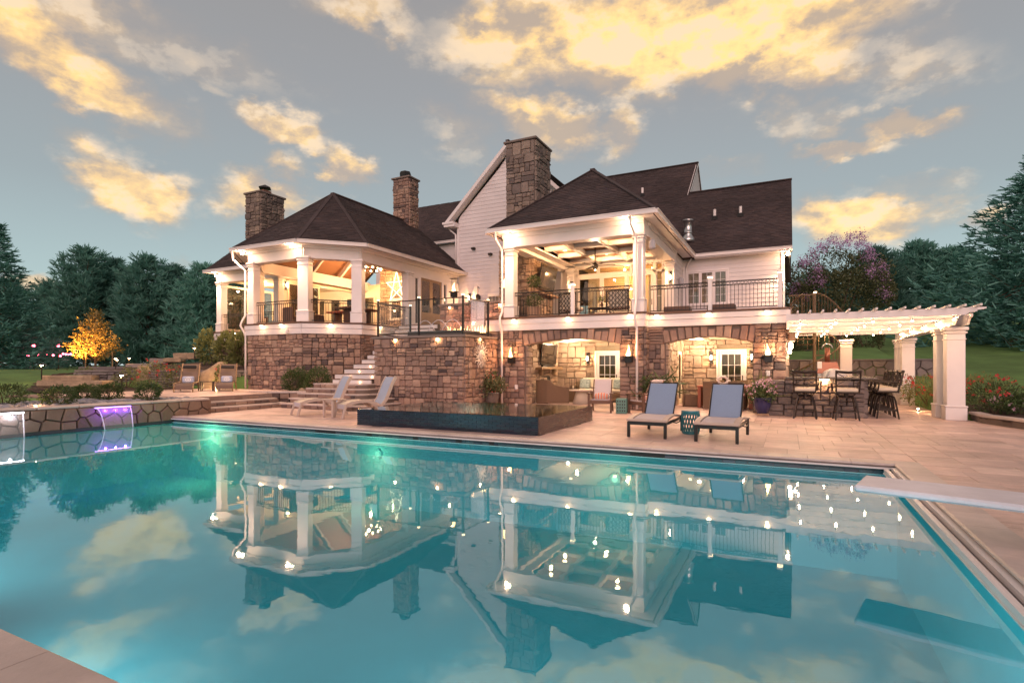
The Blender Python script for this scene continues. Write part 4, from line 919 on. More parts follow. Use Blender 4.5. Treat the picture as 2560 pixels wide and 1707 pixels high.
ir = MB(); ir.box(-4.3, 30, DK, -2.0, 30.1, 6.5); ir.box(-4.3, 27.2, 6.3, -2.0, 30, 6.35); ir.build('inner_room', M_interior, house); lamp(house, (-3.3, 28.4, 5.2), 90, (1, .8, .45), .05)
# main gable and roofs
gb = MB(); gb.add([(-16.38, 26.04, 2.4), (-9.75, 26.04, 2.4), (-9.75, 26.04, 9.3), (-13.1, 26.04, 13.0), (-16.38, 26.04, 9.3)], [(0, 1, 2, 3, 4)]); gw = gb.build('gable_wall', M_side, house)
def gclip(z):
    if z < 9.55: return (0.0, 6.63)
    k = (z - 9.55) / .93; return (max(0, k - .2), min(6.63, 7.0 - k))
siding(gw, (-16.38, 26.0), (-9.75, 26.0), 2.9, 12.9, gclip, .205)
RD = MB(); RD.bar((-13.1, 25.5, 13.34), (-13.1, 35.5, 13.34), .2, .05); RD.build('roof_ridge', M_shing, house)
roof_face(house, [(-17.0, 35.0, 9.5), (-17.0, 25.55, 9.5), (-13.1, 25.55, 13.3), (-13.1, 35.0, 13.3)], 11); roof_face(house, [(-9.2, 25.55, 9.5), (-9.2, 35.0, 9.5), (-13.1, 35.0, 13.3), (-13.1, 25.55, 13.3)], 12)
rk = MB()
for sx, ex in ((-1, -17.02), (1, -9.18)):
    P0, P1 = Vector((ex, 0, 9.36)), Vector((-13.1, 0, 13.18)); dd = (P1 - P0).normalized(); up = Vector((0, 0, .24))
    rk.add([(P0.x, 25.52, P0.z - .12), (P1.x, 25.52, P1.z - .12), (P1.x, 25.52, P1.z + .12), (P0.x, 25.52, P0.z + .12), (P0.x, 26.0, P0.z - .12), (P1.x, 26.0, P1.z - .12), (P1.x, 26.0, P1.z + .12), (P0.x, 26.0, P0.z + .12)], [(0, 1, 2, 3), (0, 4, 5, 1), (7, 4, 0, 3)])
rk.box(-17.05, 25.5, 9.22, -16.36, 26.0, 9.40); rk.box(-17.12, 25.45, 9.36, -16.4, 26.0, 9.48); rk.build('rake_board', M_white, house)
m = MB(); m.box(-16.46, 25.94, 6.6, -16.34, 26.1, 9.3); m.build('corner_board', M_white, house); downspout(house, [(-17.0, 25.8, 9.35), (-16.85, 25.9, 9.1), (-16.55, 25.95, 8.85), (-16.52, 25.95, 6.9)], .05)
MP = (13.9 - 6.62) / 8.6; mz = lambda y: 6.62 + MP * (y - 26.4)
roof_face(house, [(-9.4, 26.4, mz(26.4)), (-4.85, 26.4, mz(26.4)), (-4.85, 35.0, 13.9), (-9.4, 35.0, 13.9)], 13); roof_face(house, [(-13.5, 33.0, mz(33)), (-9.4, 33.0, mz(33)), (-9.4, 35, 13.9), (-13.5, 35, 13.9)], 131)
roof_face(house, [(-4.85, 26.4, mz(26.4)), (.2, 26.4, mz(26.4)), (.2, 31.7, mz(31.7)), (-4.85, 31.7, mz(31.7))], 14)
bk = MB(); bk.slab([(.2, 37.0, 6.6), (-4.9, 37.0, 6.6), (-4.9, 31.7, mz(31.7)), (.2, 31.7, mz(31.7))], .1); bk.slab([(-4.85, 43.6, 6.62), (-24, 43.6, 6.62), (-24, 35, 13.9), (-4.85, 35, 13.9)], .1)
bk.bar((-4.9, 31.7, mz(31.7) + .04), (.22, 31.7, mz(31.7) + .04), .22, .06); bk.bar((-13, 35, 13.94), (-4.83, 35, 13.94), .22, .06); bk.build('back_roof', M_shing, house)
ge = MB(); ge.add([(-4.95, 31.0, mz(31.0)), (-4.95, 39.0, mz(31.0)), (-4.95, 35, 13.8)], [(0, 1, 2)]); gv_ = ge.build('upper_gable', M_side, house)
siding(gv_, (-4.93, 31.5), (-4.93, 38.5), 10.9, 13.7, lambda z: (max(0, (z - 11.0) / MP - .05), min(7.0, 7.0 - (z - 11.0) / MP)), .2)
rk = MB(); rk.add([(-4.84, 31.6, mz(31.6) - .1), (-4.84, 35, 13.78), (-4.84, 35, 13.95), (-4.84, 31.6, mz(31.6) + .08), (-4.98, 31.6, mz(31.6) - .1), (-4.98, 35, 13.78)], [(0, 1, 2, 3), (4, 5, 1, 0)])
rk.add([(-4.84, 35, 13.78), (-4.84, 39, 10.4), (-4.84, 39, 10.58), (-4.84, 35, 13.95)], [(0, 1, 2, 3)]); rk.box(.06, 26.5, 6.3, .12, 27.1, 6.6); rk.build('rake_board', M_white, house)
rt = MB(); rt.add([(.1, 27.1, 6.5), (.1, 36.5, 6.5), (.1, 31.7, mz(31.7) - .2)], [(0, 1, 2)]); rt.box(-.16, 27.0, 0, -.1, 36, 6.5); rt.build('side_wall', M_side, house)
PA = (-7.03, 21.25, 9.42); PE = (-7.03, 30.2, 9.42)
roof_face(house, [(-10.2, 18.15, EZ), (-3.85, 18.15, EZ), PA], 15); roof_face(house, [(-3.85, 18.15, EZ), (-3.85, 26.5, EZ), PE, PA], 16); roof_face(house, [(-10.2, 26.0, EZ), (-10.2, 18.15, EZ), PA, PE], 17)
m = MB(); m.bar((-7.03, 21.2, 9.46), (-7.03, 29.9, 9.46), .2, .05); m.bar((-3.87, 18.17, EZ + .04), (-7.03, 21.25, 9.45), .2, .04); m.bar((-10.18, 18.17, EZ + .04), (-7.03, 21.25, 9.45), .2, .04); m.build('roof_ridge', M_shing, house)
m = MB(); m.bar((-21.83, 16.0, EZ + .04), (-19.8, 19.95, 9.93), .18, .04); m.bar((-17.82, 16.0, EZ + .04), (-19.8, 19.95, 9.93), .18, .04); m.bar((-15.88, 17.92, EZ + .04), (-19.8, 19.95, 9.93), .18, .04); m.build('roof_hip', M_shing, pav)
# left body behind the pavilion
roof_face(house, [(-26, 30.0, 9.66), (-16.5, 30.0, 9.66), (-16.5, 35, 13.9), (-26, 35, 13.9)], 18); m = MB(); m.box(-26, 30.35, 5, -16.45, 30.5, 9.6); lb = m.build('left_wall', M_side, house)
siding(lb, (-24, 30.33), (-16.45, 30.33), 6.6, 9.5, expo=.2); gutter(house, [(-26, 29.95), (-16.6, 29.95)], 9.66)
# chimneys
def chimney(parent, x0, x1, y0, y1, z0, z1, seed, cap='slab', band_z=.6, mt=None):
    m = MB(); m.box(x0 + .05, y0 + .05, z0, x1 - .05, y1 - .05, z1); c_ = m.build('chimney', M_mortar, parent)
    stone_face(c_, (x0, y0), (x1, y0), z0, z1 - .02, mt or M_chim, seed=seed, bh=(.34, .5), wd=(.24, .55), name='chimney_stone', depth=.12); stone_face(c_, (x1, y0), (x1, y1), z0, z1 - .02, mt or M_chim, seed=seed + 1, bh=(.34, .5), wd=(.24, .55), name='chimney_stone', depth=.12)
    m = MB(); m.cbox(((x0 + x1) / 2, (y0 + y1) / 2, z1 + .045), (x1 - x0 + .22, y1 - y0 + .22, .1), 0, .02); m.cbox(((x0 + x1) / 2, (y0 + y1) / 2, z1 - band_z), (x1 - x0 + .13, y1 - y0 + .13, .07), 0, .02); m.build('cap', M_cap, c_); return c_
chimney(house, -11.12, -9.74, 21.6, 23.2, 6.6, 11.33, 51)
c1 = chimney(pav, -26.1, -25.0, 20.0, 21.5, 6.8, 10.75, 53); c2 = chimney(pav, -20.5, -19.4, 25.45, 26.3, 9.0, 12.35, 55, mt=mat('warm_chimney_stone', (.2, .15, .12), .88, var=.22, scale=5, bump=.9, bscale=14, ramp=STONE))
m = MB(); m.box(-25.75, 20.5, 10.8, -25.35, 21.0, 11.1); m.build('flue', M_copper, c1); m = MB(); m.lathe((-25.55, 20.75, 11.1), [(.12, .1), (.42, .12), (.38, .16), (.02, .34)], 4); m.build('flue_cap', M_black, c1)
m = MB(); m.lathe((-19.95, 25.85, 12.43), [(.34, 0), (.36, .3), (.3, .42), (.02, .46)], 6); m.build('flue_cap', M_black, c2)
m = MB(); m.box(-11.1, 20.95, DK - .9, -9.66, 23.2, 6.5); ff = m.build('balcony_fireplace', M_mortar_l, house)
stone_face(ff, (-11.1, 20.9), (-9.62, 20.9), DK - .4, 6.5, M_tan, seed=57, name='room_stone', depth=.16); stone_face(ff, (-9.62, 20.9), (-9.62, 23.2), DK, 6.5, M_tan, seed=58, name='room_stone', depth=.16)
m = MB(); m.cbox((-9.42, 22.0, 4.62), (.36, 2.2, .1), 0, .02); m.build('mantel', M_wood, ff)
# roof vents
def pipe_at(x, y, h=.45, r=.07, big=False):
    z = mz(y)
    if big:
        m = MB(); m.lathe((x, y, z), [(.36, -.12), (.3, .05), (.2, .22), (.2, .3), (.24, .33), (.19, .36), (.19, .88), (.26, .9), (.26, .96), (.16, .98)], 14); m.build('flue_pipe', M_steel, house, True)
    else:
        m = MB(); m.cyl((x, y, z - .1), (x, y, z + h), r, r, 10); m.build('vent_pipe', M_white, house); m = MB(); m.lathe((x, y, z), [(.2, -.1), (.12, .08), (.1, .12)], 10); m.build('vent_boot', M_black, house)
pipe_at(-4.3, 27.6, big=True); pipe_at(-3.25, 29.1); pipe_at(-2.05, 29.1); pipe_at(-7.6, 32.2)
m = MB(); m.cyl((-20.6, 32.0, 11.2), (-20.6, 32.0, 11.75), .07, .07, 10); m.build('vent_pipe', M_white, house)
# railings, posts, downspouts of the balcony
railing(house, (-9.34, 18.85), (-7.05, 18.85), DK); railing(house, (-6.92, 18.85), (-4.8, 18.85), DK); railing(house, (-4.3, 19.4), (-2.38, 19.4), DK); railing(house, (-2.24, 19.4), (-.28, 19.4), DK); railing(house, (-9.6, 20.8), (-9.6, 19.15), DK); railing(house, (-.15, 19.5), (-.15, 22.5), DK)
for (x, y, h) in ((-6.985, 18.85, 1.12), (-2.31, 19.4, 1.12), (-.2, 19.4, 1.14)):
    m = MB(); m.cbox((x, y, DK + h / 2), (.13, .13, h), 0, .01); m.cbox((x, y, DK + h + .02), (.18, .18, .05), 0, .015); p_ = m.build('railing_post', M_white, house); m = MB(); m.cbox((x, y, DK + h - .02), (.15, .15, .03), 0, .004); m.build('cap_light', E_soft, p_)
downspout(house, [(-9.86, 18.2, 6.55), (-9.86, 18.25, 6.3), (-9.8, 18.5, 6.05), (-9.78, 18.62, 5.9), (-9.78, 18.64, 3.6), (-9.8, 18.5, 3.4), (-9.8, 18.45, 3.15), (-9.78, 18.56, 2.9), (-9.78, 18.6, 2.8), (-9.78, 18.62, .05)])
downspout(house, [(-4.72, 18.2, 6.55), (-4.72, 18.25, 6.3), (-4.66, 18.5, 6.05), (-4.62, 18.62, 5.9), (-4.62, 18.64, 3.7), (-4.62, 18.5, 3.45), (-4.62, 18.45, 3.15), (-4.6, 18.56, 2.9), (-4.58, 18.6, 2.8), (-4.58, 18.62, .05)])
downspout(house, [(-3.98, 26.5, 6.5), (-4.2, 26.82, 6.3), (-4.26, 26.86, 6.1), (-4.26, 26.86, 3.4)], .035)
# small windows of the siding wall above the terrace
for (x0, x1, z0, z1, c_, r_) in ((-14.5, -13.75, 4.95, 5.35, 3, 1), (-14.45, -13.8, 2.9, 4.75, 3, 3)):
    door_glass(gw, (x0, 25.94), (x1, 25.94), z0, z1, c_, r_, 0, 'window', M_white, stile=.07, handle=False); surround(gw, (x0, 25.94), (x1, 25.94), z0, z1, .1, .02)
door_glass(gw, (-11.75, 25.94), (-11.4, 25.94), 6.4, 7.4, 1, 1, 0, 'window', M_white, stile=.06, handle=False)
for (x, z) in ((-15.35, 7.95), (-14.3, 7.55)):
    m = MB(); m.cbox((x, 25.85, z), (.22, .16, .12), 0, .02); m.build('wall_vent', M_bronze, gw)
# ------------------------------------------------------------ raised stone terrace beside the stairs
TX0, TX1, TY, TZ = -14.02, -10.06, 16.3, 2.62
ter = thing('raised_terrace', 'raised stone terrace tower with glass wind screen between the pavilion and the balcony', 'terrace', (-12, 18, 0))
m = MB(); m.box(TX0 + .06, TY + .06, 0, TX1 - .06, 25.9, TZ - .08); tw = m.build('terrace_wall', M_mortar, ter)
stone_face(tw, (TX0, TY), (TX1, TY), 0, TZ - .08, M_stone, seed=61, bh=(.30, .42), wd=(.16, .44)); stone_face(tw, (TX1, TY), (TX1, 18.75), 0, TZ - .08, M_stone, seed=62, bh=(.30, .42), wd=(.16, .4))
m = MB(); m.box(TX0 - .1, TY - .1, TZ - .075, TX1 + .1, TY + .35, TZ); m.box(TX1 - .3, TY + .351, TZ - .075, TX1 + .1, 18.7, TZ); m.box(TX0 - .1, TY + .351, TZ - .075, TX0 + .3, 20.5, TZ); m.box(TX0 + .302, TY + .352, TZ - .2, TX1 - .302, 25.9, TZ - .03); m.build('cap', M_cap, ter)
m = MB(); m.box(-13.0, 19.24, TZ - .1, -9.9, 19.6, 4.02); fw = m.build('back_wall', M_mortar, ter); stone_face(fw, (-13.0, 19.2), (-9.86, 19.2), TZ, 4.0, M_stone, seed=63)
m = MB(); m.cbox((-11.45, 19.4, 4.06), (3.3, .55, .08), 0, .015); m.build('cap', M_cap, fw)
gs = MB(); gp_ = [(-13.92, 16.36), (-12.02, 16.36), (-10.13, 16.36), (-10.13, 18.16)]
for i, (x, y) in enumerate(gp_ + [(-13.92, 18.36)]):
    m = MB(); m.cbox((x, y, TZ + .69), (.065, .065, 1.38), 0, .006); o = m.build('screen_post', M_black, ter); m = MB(); m.cbox((x, y, TZ + 1.4), (.075, .075, .035), 0, .005); m.build('cap_light', E_soft, o)
for a, b in ((gp_[0], gp_[1]), (gp_[1], gp_[2]), (gp_[2], gp_[3]), ((-13.92, 18.36), gp_[0])):
    m = MB(); m.bar((*a, TZ + 1.3), (*b, TZ + 1.3), .05, .035); o = m.build('screen_rail', M_black, ter); m = MB(); m.bar((*a, TZ + .09), (*b, TZ + .09), .05, .035); m.build('screen_rail', M_black, ter)
    m = MB(); m.bar((*a, TZ + .69), (*b, TZ + .69), .012, 1.16); m.build('glass_panel', M_clear, o)
m = MB(); m.box(-13.1, 17.1, TZ - .03, -10.5, 18.2, TZ + .22); m.build('water_basin', M_granite, ter)
for i in range(3):
    m = MB(); x0 = -12.9 + i * .62; m.tube([(x0 + .95 * t_ / 10, 17.3, TZ + .22 + .42 * (1 - (2 * t_ / 10 - 1) ** 2)) for t_ in range(11)], .011, 6); tag(m.build('water_jet', M_falledge, None, True), ('arching white water jet on the terrace nearest the double doors', 'middle arching white water jet on the raised terrace', 'arching white water jet on the terrace nearest the flames')[i], 'water jet', 'arching water jets on the terrace')
ft = thing('fire_trough', 'long black fire trough with a row of flames behind the glass screen', 'fire pit', (-11.0, 18.55, TZ - .03), None)
m = MB(); m.box(-12.3, 18.35, TZ - .03, -10.3, 18.75, TZ + .18); m.build('trough', M_granite, ft)
def flame(mb, x, y, z, h, r, q):
    prof = [(r * .5, 0), (r, .18 * h), (r * .8, .42 * h), (r * .4, .7 * h), (.003, h)]; b = len(mb.v); mb.lathe((x, y, z), prof, 7); ph = q.uniform(0, 6)
    for i in range(b, len(mb.v)):
        p = mb.v[i]; k = (p[2] - z) / h; mb.v[i] = (p[0] + math.sin(ph + k * 4) * r * .6 * k, p[1] + math.cos(ph + k * 3) * r * .4 * k, p[2])
q = random.Random(2)
for i in range(17):
    m = MB(); flame(m, -12.2 + i * .115 + q.uniform(-.02, .02), 18.55, TZ + .18, q.uniform(.12, .32), .03, q); m.build('flame', E_flame, ft, True)
lamp(ft, (-11.0, 18.4, TZ + .45), 12, (1, .3, .16), .04); lamp(ft, (-11.8, 18.4, TZ + .45), 10, (1, .3, .16), .04)
wf = thing('wall_water_sheet', 'pale blue sheet of water falling down the stone wall behind the flames', 'waterfall', (-11.1, 19.1, 4.1))
m = MB(); m.cbox((-11.1, 19.15, 4.14), (.75, .3, .06), 0, .01); m.build('spout', M_steel, wf); m = MB(); m.box(-11.4, 19.02, TZ + .2, -10.8, 19.045, 4.12); m.build('sheet', mat('lit_water', (.5, .58, .72), .15, var=.1, scale=9, alpha=.5), wf)

# stairs from the lower steps up to the pavilion deck
st = thing('white_staircase', 'white painted stairs with dark treads rising along the terrace wall', 'stairs', (-14.5, 15, 0))
YS = [16.12, 16.45, 16.97, 17.5, 18.0, 18.35, 18.68, 19.0, 19.3, 19.6, 19.9, 20.2, 20.5]
for i in range(13):
    z = .82 + .2 * i; y = YS[i]; x0, x1 = -16.2 if i else -16.0, -14.07
    m = MB(); m.box(x0, y, z, x1, y + .05, z + .162); o = m.build('riser', M_white, st); m = MB(); dp = (YS[i + 1] if i < 12 else 21.2) - y + .06; m.cbox(((x0 + x1) / 2, y + dp / 2 - .03, z + .181), (x1 - x0 + .02, dp, .036), 0, .008); m.build('tread', M_dwood, st)
    m = MB(); m.box(x0 + .02, y + .06, .3, x1 - .02, y + dp - .04, z + .15); m.build('stair_core', M_mortar, st)
    if i < 6:
        for x in ((-15.4, -14.3) if i in (1, 2) else ((-14.6,) if i == 0 else (-15.3,))):
            l = thing('step_light', 'tiny round warm light on the %s white stair riser from below%s' % (('first', 'second', 'third', 'fourth', 'fifth', 'sixth')[i], ', left one' if i in (1, 2) and x < -15 else ', right one' if i in (1, 2) else ''), 'light', (x, y - .005, z + .08), 'round lights in the stair risers'); b_ = MB(); b_.cyl((x, y + .01, z + .08), (x, y - .006, z + .08), .022, .02, 8); b_.build('lens', E_warm, l); lamp(l, (x, y - .06, z + .07), .15, WARM, .015)
ls = thing('stone_steps', 'curved brown stone steps with rounded treads below the white stairs', 'steps', (-15, 15, 0))
for k in range(5):
    x1 = -12.75 - .3 * k; y0 = 14.1 + .38 * k; poly = [(-16.5, 16.2), (-16.5, y0 + .02)] + [(x1 - .35, y0)] + [(x1 - .35 + .35 * math.sin(a * math.pi / 10), y0 + .35 - .35 * math.cos(a * math.pi / 10)) for a in range(1, 6)] + [(x1, 16.25)]
    m = MB(); m.prism(poly, .17 * k, .17 * k + .125); s_ = m.build('step', M_mortar, ls); m = MB(); c_ = (-14.6, 15.4); m.prism([(c_[0] + (x - c_[0]) * 1.02, c_[1] + (y - c_[1]) * (1.05 if y < 15 else 1)) for x, y in poly], .17 * k + .126, .17 * k + .17); m.build('tread', M_cope, s_)
    stone_face(s_, (-16.45, y0 - .01), (x1 - .35, y0 - .01), .17 * k, .17 * k + .125, M_stone, seed=70 + k, bh=(.12, .13), wd=(.2, .5), depth=.06)

# upper terrace, three long steps, planter and fountain wall
ut = MB(); UT = [(-24.5, 9.2), (-22.0, 9.6), (-19.2, 10.6), (-17.35, 11.35), (-17.35, 14.4), (-18.9, 15.1), (-19.2, 16.3), (-21.4, 16.55), (-21.4, 18.5), (-24.5, 18.5)]
ut.prism(UT, -.1, .488); ut_o = structure(ut.build('upper_terrace', M_joint, None)); rest = MB()
for (x, y, w_, h) in plan_tiles(-23.6, 9.8, -17.36, 16.4, 15):
    cx, cy = x + w_ / 2, y + h / 2
    if cx < -23.3 or cy > 14.3 and cx > -18.5 or cy < 11.2 and cx > -19.6 or cy < 10.3: continue
    rest.cbox((cx, cy, .485 + .005), (w_ - .007, h - .007, .02), 0, .003)
stuff(rest.build('pavers', M_tile_s, ut_o))
ts = thing('terrace_steps', 'three long low stone steps climbing from the pool patio to the upper terrace', 'steps', (-17, 13, 0))
for k in range(3):
    x1 = -16.75 - .33 * k; y1 = 14.55 - .12 * k; zt = .166 * (k + 1)
    m = MB(); m.box(-17.7, 11.3, zt - .166, x1, y1, zt - .05); s_ = m.build('step', M_mortar, ts); m = MB()
    m.prism([(x1 - .4, 11.3), (x1 + .03, 11.3), (x1 + .03, y1 - .15), (x1 - .05, y1 + .03), (x1 - .4, y1 + .06)], zt - .049, zt); m.build('tread', M_cope, s_); stone_face(s_, (x1 + .005, 11.3), (x1 + .005, y1), zt - .166, zt - .05, M_stone, seed=80 + k, bh=(.115, .116), wd=(.2, .5), depth=.05)
pw = thing('planter_wall', 'low curved stone planter wall below the two round bushes', 'wall', (-18, 15.2, 0)); pl = [(-19.0, 14.75), (-18.2, 14.95), (-17.5, 15.35), (-16.7, 16.05)]
m = MB(); m.prism(pl + [(-16.6, 16.4), (-19.3, 16.45)], 0, .44); pc = m.build('core', M_mulch, pw)
for i in range(3):
    stone_face(pc, pl[i], pl[i + 1], 0, .46, M_stone, seed=90 + i, bh=(.22, .24), depth=.08); a, b = pl[i], pl[i + 1]; m = MB(); band(m, a, b, .465, .53, .10, .25); m.build('cap', M_cope, pw)
fn = thing('fountain_wall', 'round fieldstone fountain wall with pale cap along the left end of the pool', 'wall', (-16.7, 4, 0))
m = MB(); m.box(-16.92, -4, -.3, -16.52, 11.28, .42); fc = m.build('core', mat('fountain_mortar', (.15, .105, .085), .95, var=.2, scale=9, bump=.4, bscale=80), fn); voronoi_stones(fc, (-16.5, 3.2), (-16.5, 11.25), -.12, .42, M_fount, 5, .36); voronoi_stones(fc, (-16.92, 11.3), (-16.5, 11.3), 0, .42, M_fount, 6, .3)
for i in range(17):
    y0 = -4 + i * .9; m = MB(); m.cbox((-16.72, y0 + .45, .462), (.52, .893, .07), 0, .03); m.build('cap_stone', M_cope, fn)
b_ = MB(); b_.box(-16.49, 3, -.2, -16.47, 10.1, -.10); b_.build('waterline_tile', M_grout, fn)
def waterfall(y0, y1, em, col, lb):
    t_ = thing('sheet_waterfall', lb, 'waterfall', (-16.4, (y0 + y1) / 2, .4)); m = MB(); m.cbox((-16.42, (y0 + y1) / 2, .405), (.16, y1 - y0 + .1, .035), 0, .008); m.build('spout', M_steel, t_)
    m = MB(); m.cbox((-16.325, (y0 + y1) / 2, .40), (.022, y1 - y0 + .06, .026), 0, .004); m.build('light_strip', em, t_); n = 9; vs = []; fs = []
    for j in range(n):
        k = j / (n - 1); z = .39 - (.56) * k * k * .55 - .56 * k * .45; x = -16.31 + .20 * k ** .7; ins = .11 * (y1 - y0) * k ** .8
        vs += [(x, y0 + ins, z), (x, (y0 + y1) / 2, z), (x, y1 - ins * .35, z)]
        if j: fs += [(3 * j - 3, 3 * j - 2, 3 * j + 1, 3 * j), (3 * j - 2, 3 * j - 1, 3 * j + 2, 3 * j + 1)]
    m = MB(); m.add(vs, fs); m.build('sheet', M_fall, t_, True); m = MB(); m.tube([vs[3 * j] for j in range(n)], .014, 6); m.tube([vs[3 * j + 2] for j in range(n)], .014, 6); m.build('edge_stream', M_falledge, t_, True)
    for u in (.2, .5, .8): lamp(t_, (-16.22, y0 + (y1 - y0) * u, .34), 1.9, col, .02)
waterfall(8.02, 8.84, E_purple, (.26, .05, 1), 'purple lit sheet of water pouring from the stone wall into the pool'); waterfall(5.1, 6.45, E_white, (.9, .9, 1), 'white lit sheet of water pouring from the wall at the left edge')

# ------------------------------------------------------------ garden left of the house
bed_patch('planting_bed', [(-24.3, 11.0), (-22.6, 10.4), (-21.8, 11.3), (-22.0, 13.2), (-21.2, 15.6), (-21.3, 17.0), (-26, 16.0), (-29.4, 15.2), (-33.2, 14.4), (-30.8, 12.6), (-27.6, 11.0), (-25.5, 10.7)])
bed_patch('upper_bed', [(-21.5, 17.6), (-26, 16.3), (-29.5, 15.5), (-33.5, 15.2), (-38, 18.5), (-42, 24), (-38, 27), (-30, 25), (-28, 21), (-27.8, 19.3), (-21.6, 19.3)], .3)
b3 = MB(); b3.box(-19.46, -4.0, .2, -16.9, 10.55, .44); structure(b3.build('gravel_bed', M_rock, None)); b4 = MB(); q = random.Random(4)
for i in range(900):
    x, y = q.uniform(-19.3, -16.98), q.uniform(3.5, 11.2)
    if x < -18.0 + .0 * y and y > 9.6: continue
    b4.ball((x, y, .45 + q.uniform(0, .05)), q.uniform(.05, .12), 6, 4, (q.uniform(.8, 1.3), q.uniform(.8, 1.3), .55))
stuff(tag(b4.build('river_rocks', M_rock, None, True), 'loose grey river rocks behind the fountain wall', 'rocks'))
lw_ = thing('ledge_stone_wall', 'dry stacked ledge stone wall behind the brown loungers', 'wall', (-25.5, 16.5, .45)); pl = [(-31.6, 14.6), (-29.4, 15.0), (-26.0, 16.0), (-22.0, 17.2)]
for i in range(3):
    a, b = pl[i], pl[i + 1]; m = MB(); band(m, a, b, .2, 1.2, -.1, .5); c_ = m.build('core', M_mortar, lw_); stone_face(c_, a, b, .3, 1.22, M_ledge, seed=100 + i, bh=(.22, .34), wd=(.35, .95), depth=.22, gap=.02); m = MB(); band(m, a, b, 1.24, 1.32, .06, .4); m.build('cap', M_ledge, lw_)
l2 = thing('ledge_stone_wall', 'short stacked ledge stone wall beside the tall shrubs near the house corner', 'wall', (-28.0, 21.2, 1.6)); a, b = (-34.5, 24.0), (-28.2, 20.8)
m = MB(); band(m, a, b, 1.5, 2.5, -.1, .5); c_ = m.build('core', M_mortar, l2); stone_face(c_, a, b, 1.6, 2.55, M_ledge, seed=110, bh=(.2, .3), wd=(.4, 1.0), depth=.22, gap=.02)
def slab_step(px, d, w_, h, dep, z, rz, lb, col=None):
    x, y = at(px, d); t_ = MB(); q = random.Random(int(px)); t_.cbox((0, 0, h / 2), (w_, dep, h), 0, .06)
    t_.v = [(a + q.uniform(-.04, .04), b + q.uniform(-.04, .04), c_ + q.uniform(-.03, .03)) for a, b, c_ in t_.v]; o = local(t_, 'stone_slab', M_boulder if col is None else col, None); o.location = (x, y, z); o.rotation_euler = (0, 0, rz); tag(o, lb, 'stone step', 'natural stone slab steps through the bed'); return o
slab_step(190, 22.5, 2.6, .28, .8, .64, TH + .02, 'reddish natural stone slab step lowest in the flight behind the shrubs'); slab_step(182, 26.5, 2.4, .30, .8, .76, TH, 'brown natural stone slab step with a dark middle, second lowest in the flight')
slab_step(265, 33.5, 2.9, .32, .8, 1.16, TH - .05, 'long grey stone slab step beside the path light pair', M_ledge); slab_step(355, 36, 1.8, .36, .7, 1.32, TH, 'rounded grey stone slab below the upper path light', M_ledge); slab_step(402, 38, 1.2, .4, .7, 1.65, TH, 'small rounded grey boulder slab in the middle of the upper row', M_ledge); slab_step(436, 37, 1.2, .32, .7, 1.75, TH, 'pale tan stone slab lit beside the grey boulder pair'); slab_step(466, 38.5, 1.5, .45, .7, 2.0, TH, 'highest pale stone slab next to the stacked ledge wall')
def boulder(px, d, z, prof, th, lb):
    x, y = at(px, d); q = random.Random(int(px)); n = len(prof); m = MB(); vs = []
    for (o_, k) in ((-th / 2, .86), (-th * .36, 1.0), (th * .36, 1.0), (th / 2, .88)):
        for (a, b) in prof: vs.append((a * k + q.uniform(-.03, .03), o_ + q.uniform(-.04, .04), max(0, .5 + (b - .5) * k + q.uniform(-.03, .03)) if b > 0 else 0))
    fs = [tuple(range(n - 1, -1, -1)), tuple(3 * n + i for i in range(n))] + [(j * n + i, j * n + (i + 1) % n, (j + 1) * n + (i + 1) % n, (j + 1) * n + i) for j in range(3) for i in range(n)]
    m.add(vs, fs); o = local(m, 'boulder', M_boulder, None); o.location = (x, y, z - .05); o.rotation_euler = (0, 0, TH); tag(o, lb, 'boulder'); return o
boulder(362, 26.2, .45, [(-.3, 0), (.32, 0), (.33, .45), (.27, .85), (.1, 1.1), (-.2, 1.12), (-.32, .6)], .4, 'narrow upright boulder lit gold behind the rose bush'); boulder(540, 25.0, .45, [(-.62, 0), (.55, 0), (.6, .6), (.52, 1.05), (.36, 1.32), (.2, 1.3), (-.3, 1.0), (-.66, .8), (-.7, .4)], .45, 'tall leaning boulder lit gold between the two brown loungers')
# ------------------------------------------------------------ pergola
pg = thing('pergola', 'white pergola with stepped beam ends and warm lights over the outdoor bar', 'pergola', (2.2, 22.5, 0))
for (x, y) in ((4.2, 19.38), (4.12, 20.15), (4.2, 26.1), (4.14, 27.0), (2.15, 26.3)): column(pg, x, y, 0, 2.6, .42, base=.36)
def beam_profile(mb, p0, p1, z0, z1, th, axis, end0=False, end1=True):
    L = p1 - p0; h = z1 - z0; pr = [(p0, z0), (p1 - (.42 if end1 else 0), z0)]
    if end1: pr += [(p1 - .38, z0 + h * .3), (p1 - .24, z0 + h * .36), (p1 - .2, z0 + h * .62), (p1 - .05, z0 + h * .7), (p1, z0 + h * .8)]
    pr += [(p1, z1), (p0, z1)]
    if end0: pr = [(p0 + .35, z0)] + pr[1:-1] + [(p0, z1), (p0, z0 + h * .7), (p0 + .2, z0 + h * .55)]
    n = len(pr); f = (lambda u, z, o: (u, axis[1] + o, z)) if axis[0] == 'x' else (lambda u, z, o: (axis[1] + o, u, z))
    mb.add([f(u, z, -th / 2) for u, z in pr] + [f(u, z, th / 2) for u, z in pr], [tuple(range(n)), tuple(range(2 * n - 1, n - 1, -1))] + [(i, n + i, n + (i + 1) % n, (i + 1) % n) for i in range(n)])
for x in (4.05, 4.34):
    m = MB(); beam_profile(m, 18.3, 27.6, 2.62, 2.90, .05, ('y', x), True, False); m.build('cross_beam', M_white, pg)
m = MB(); m.box(-.02, 18.5, 2.66, .06, 27.5, 2.9); m.build('ledger', M_white, pg)
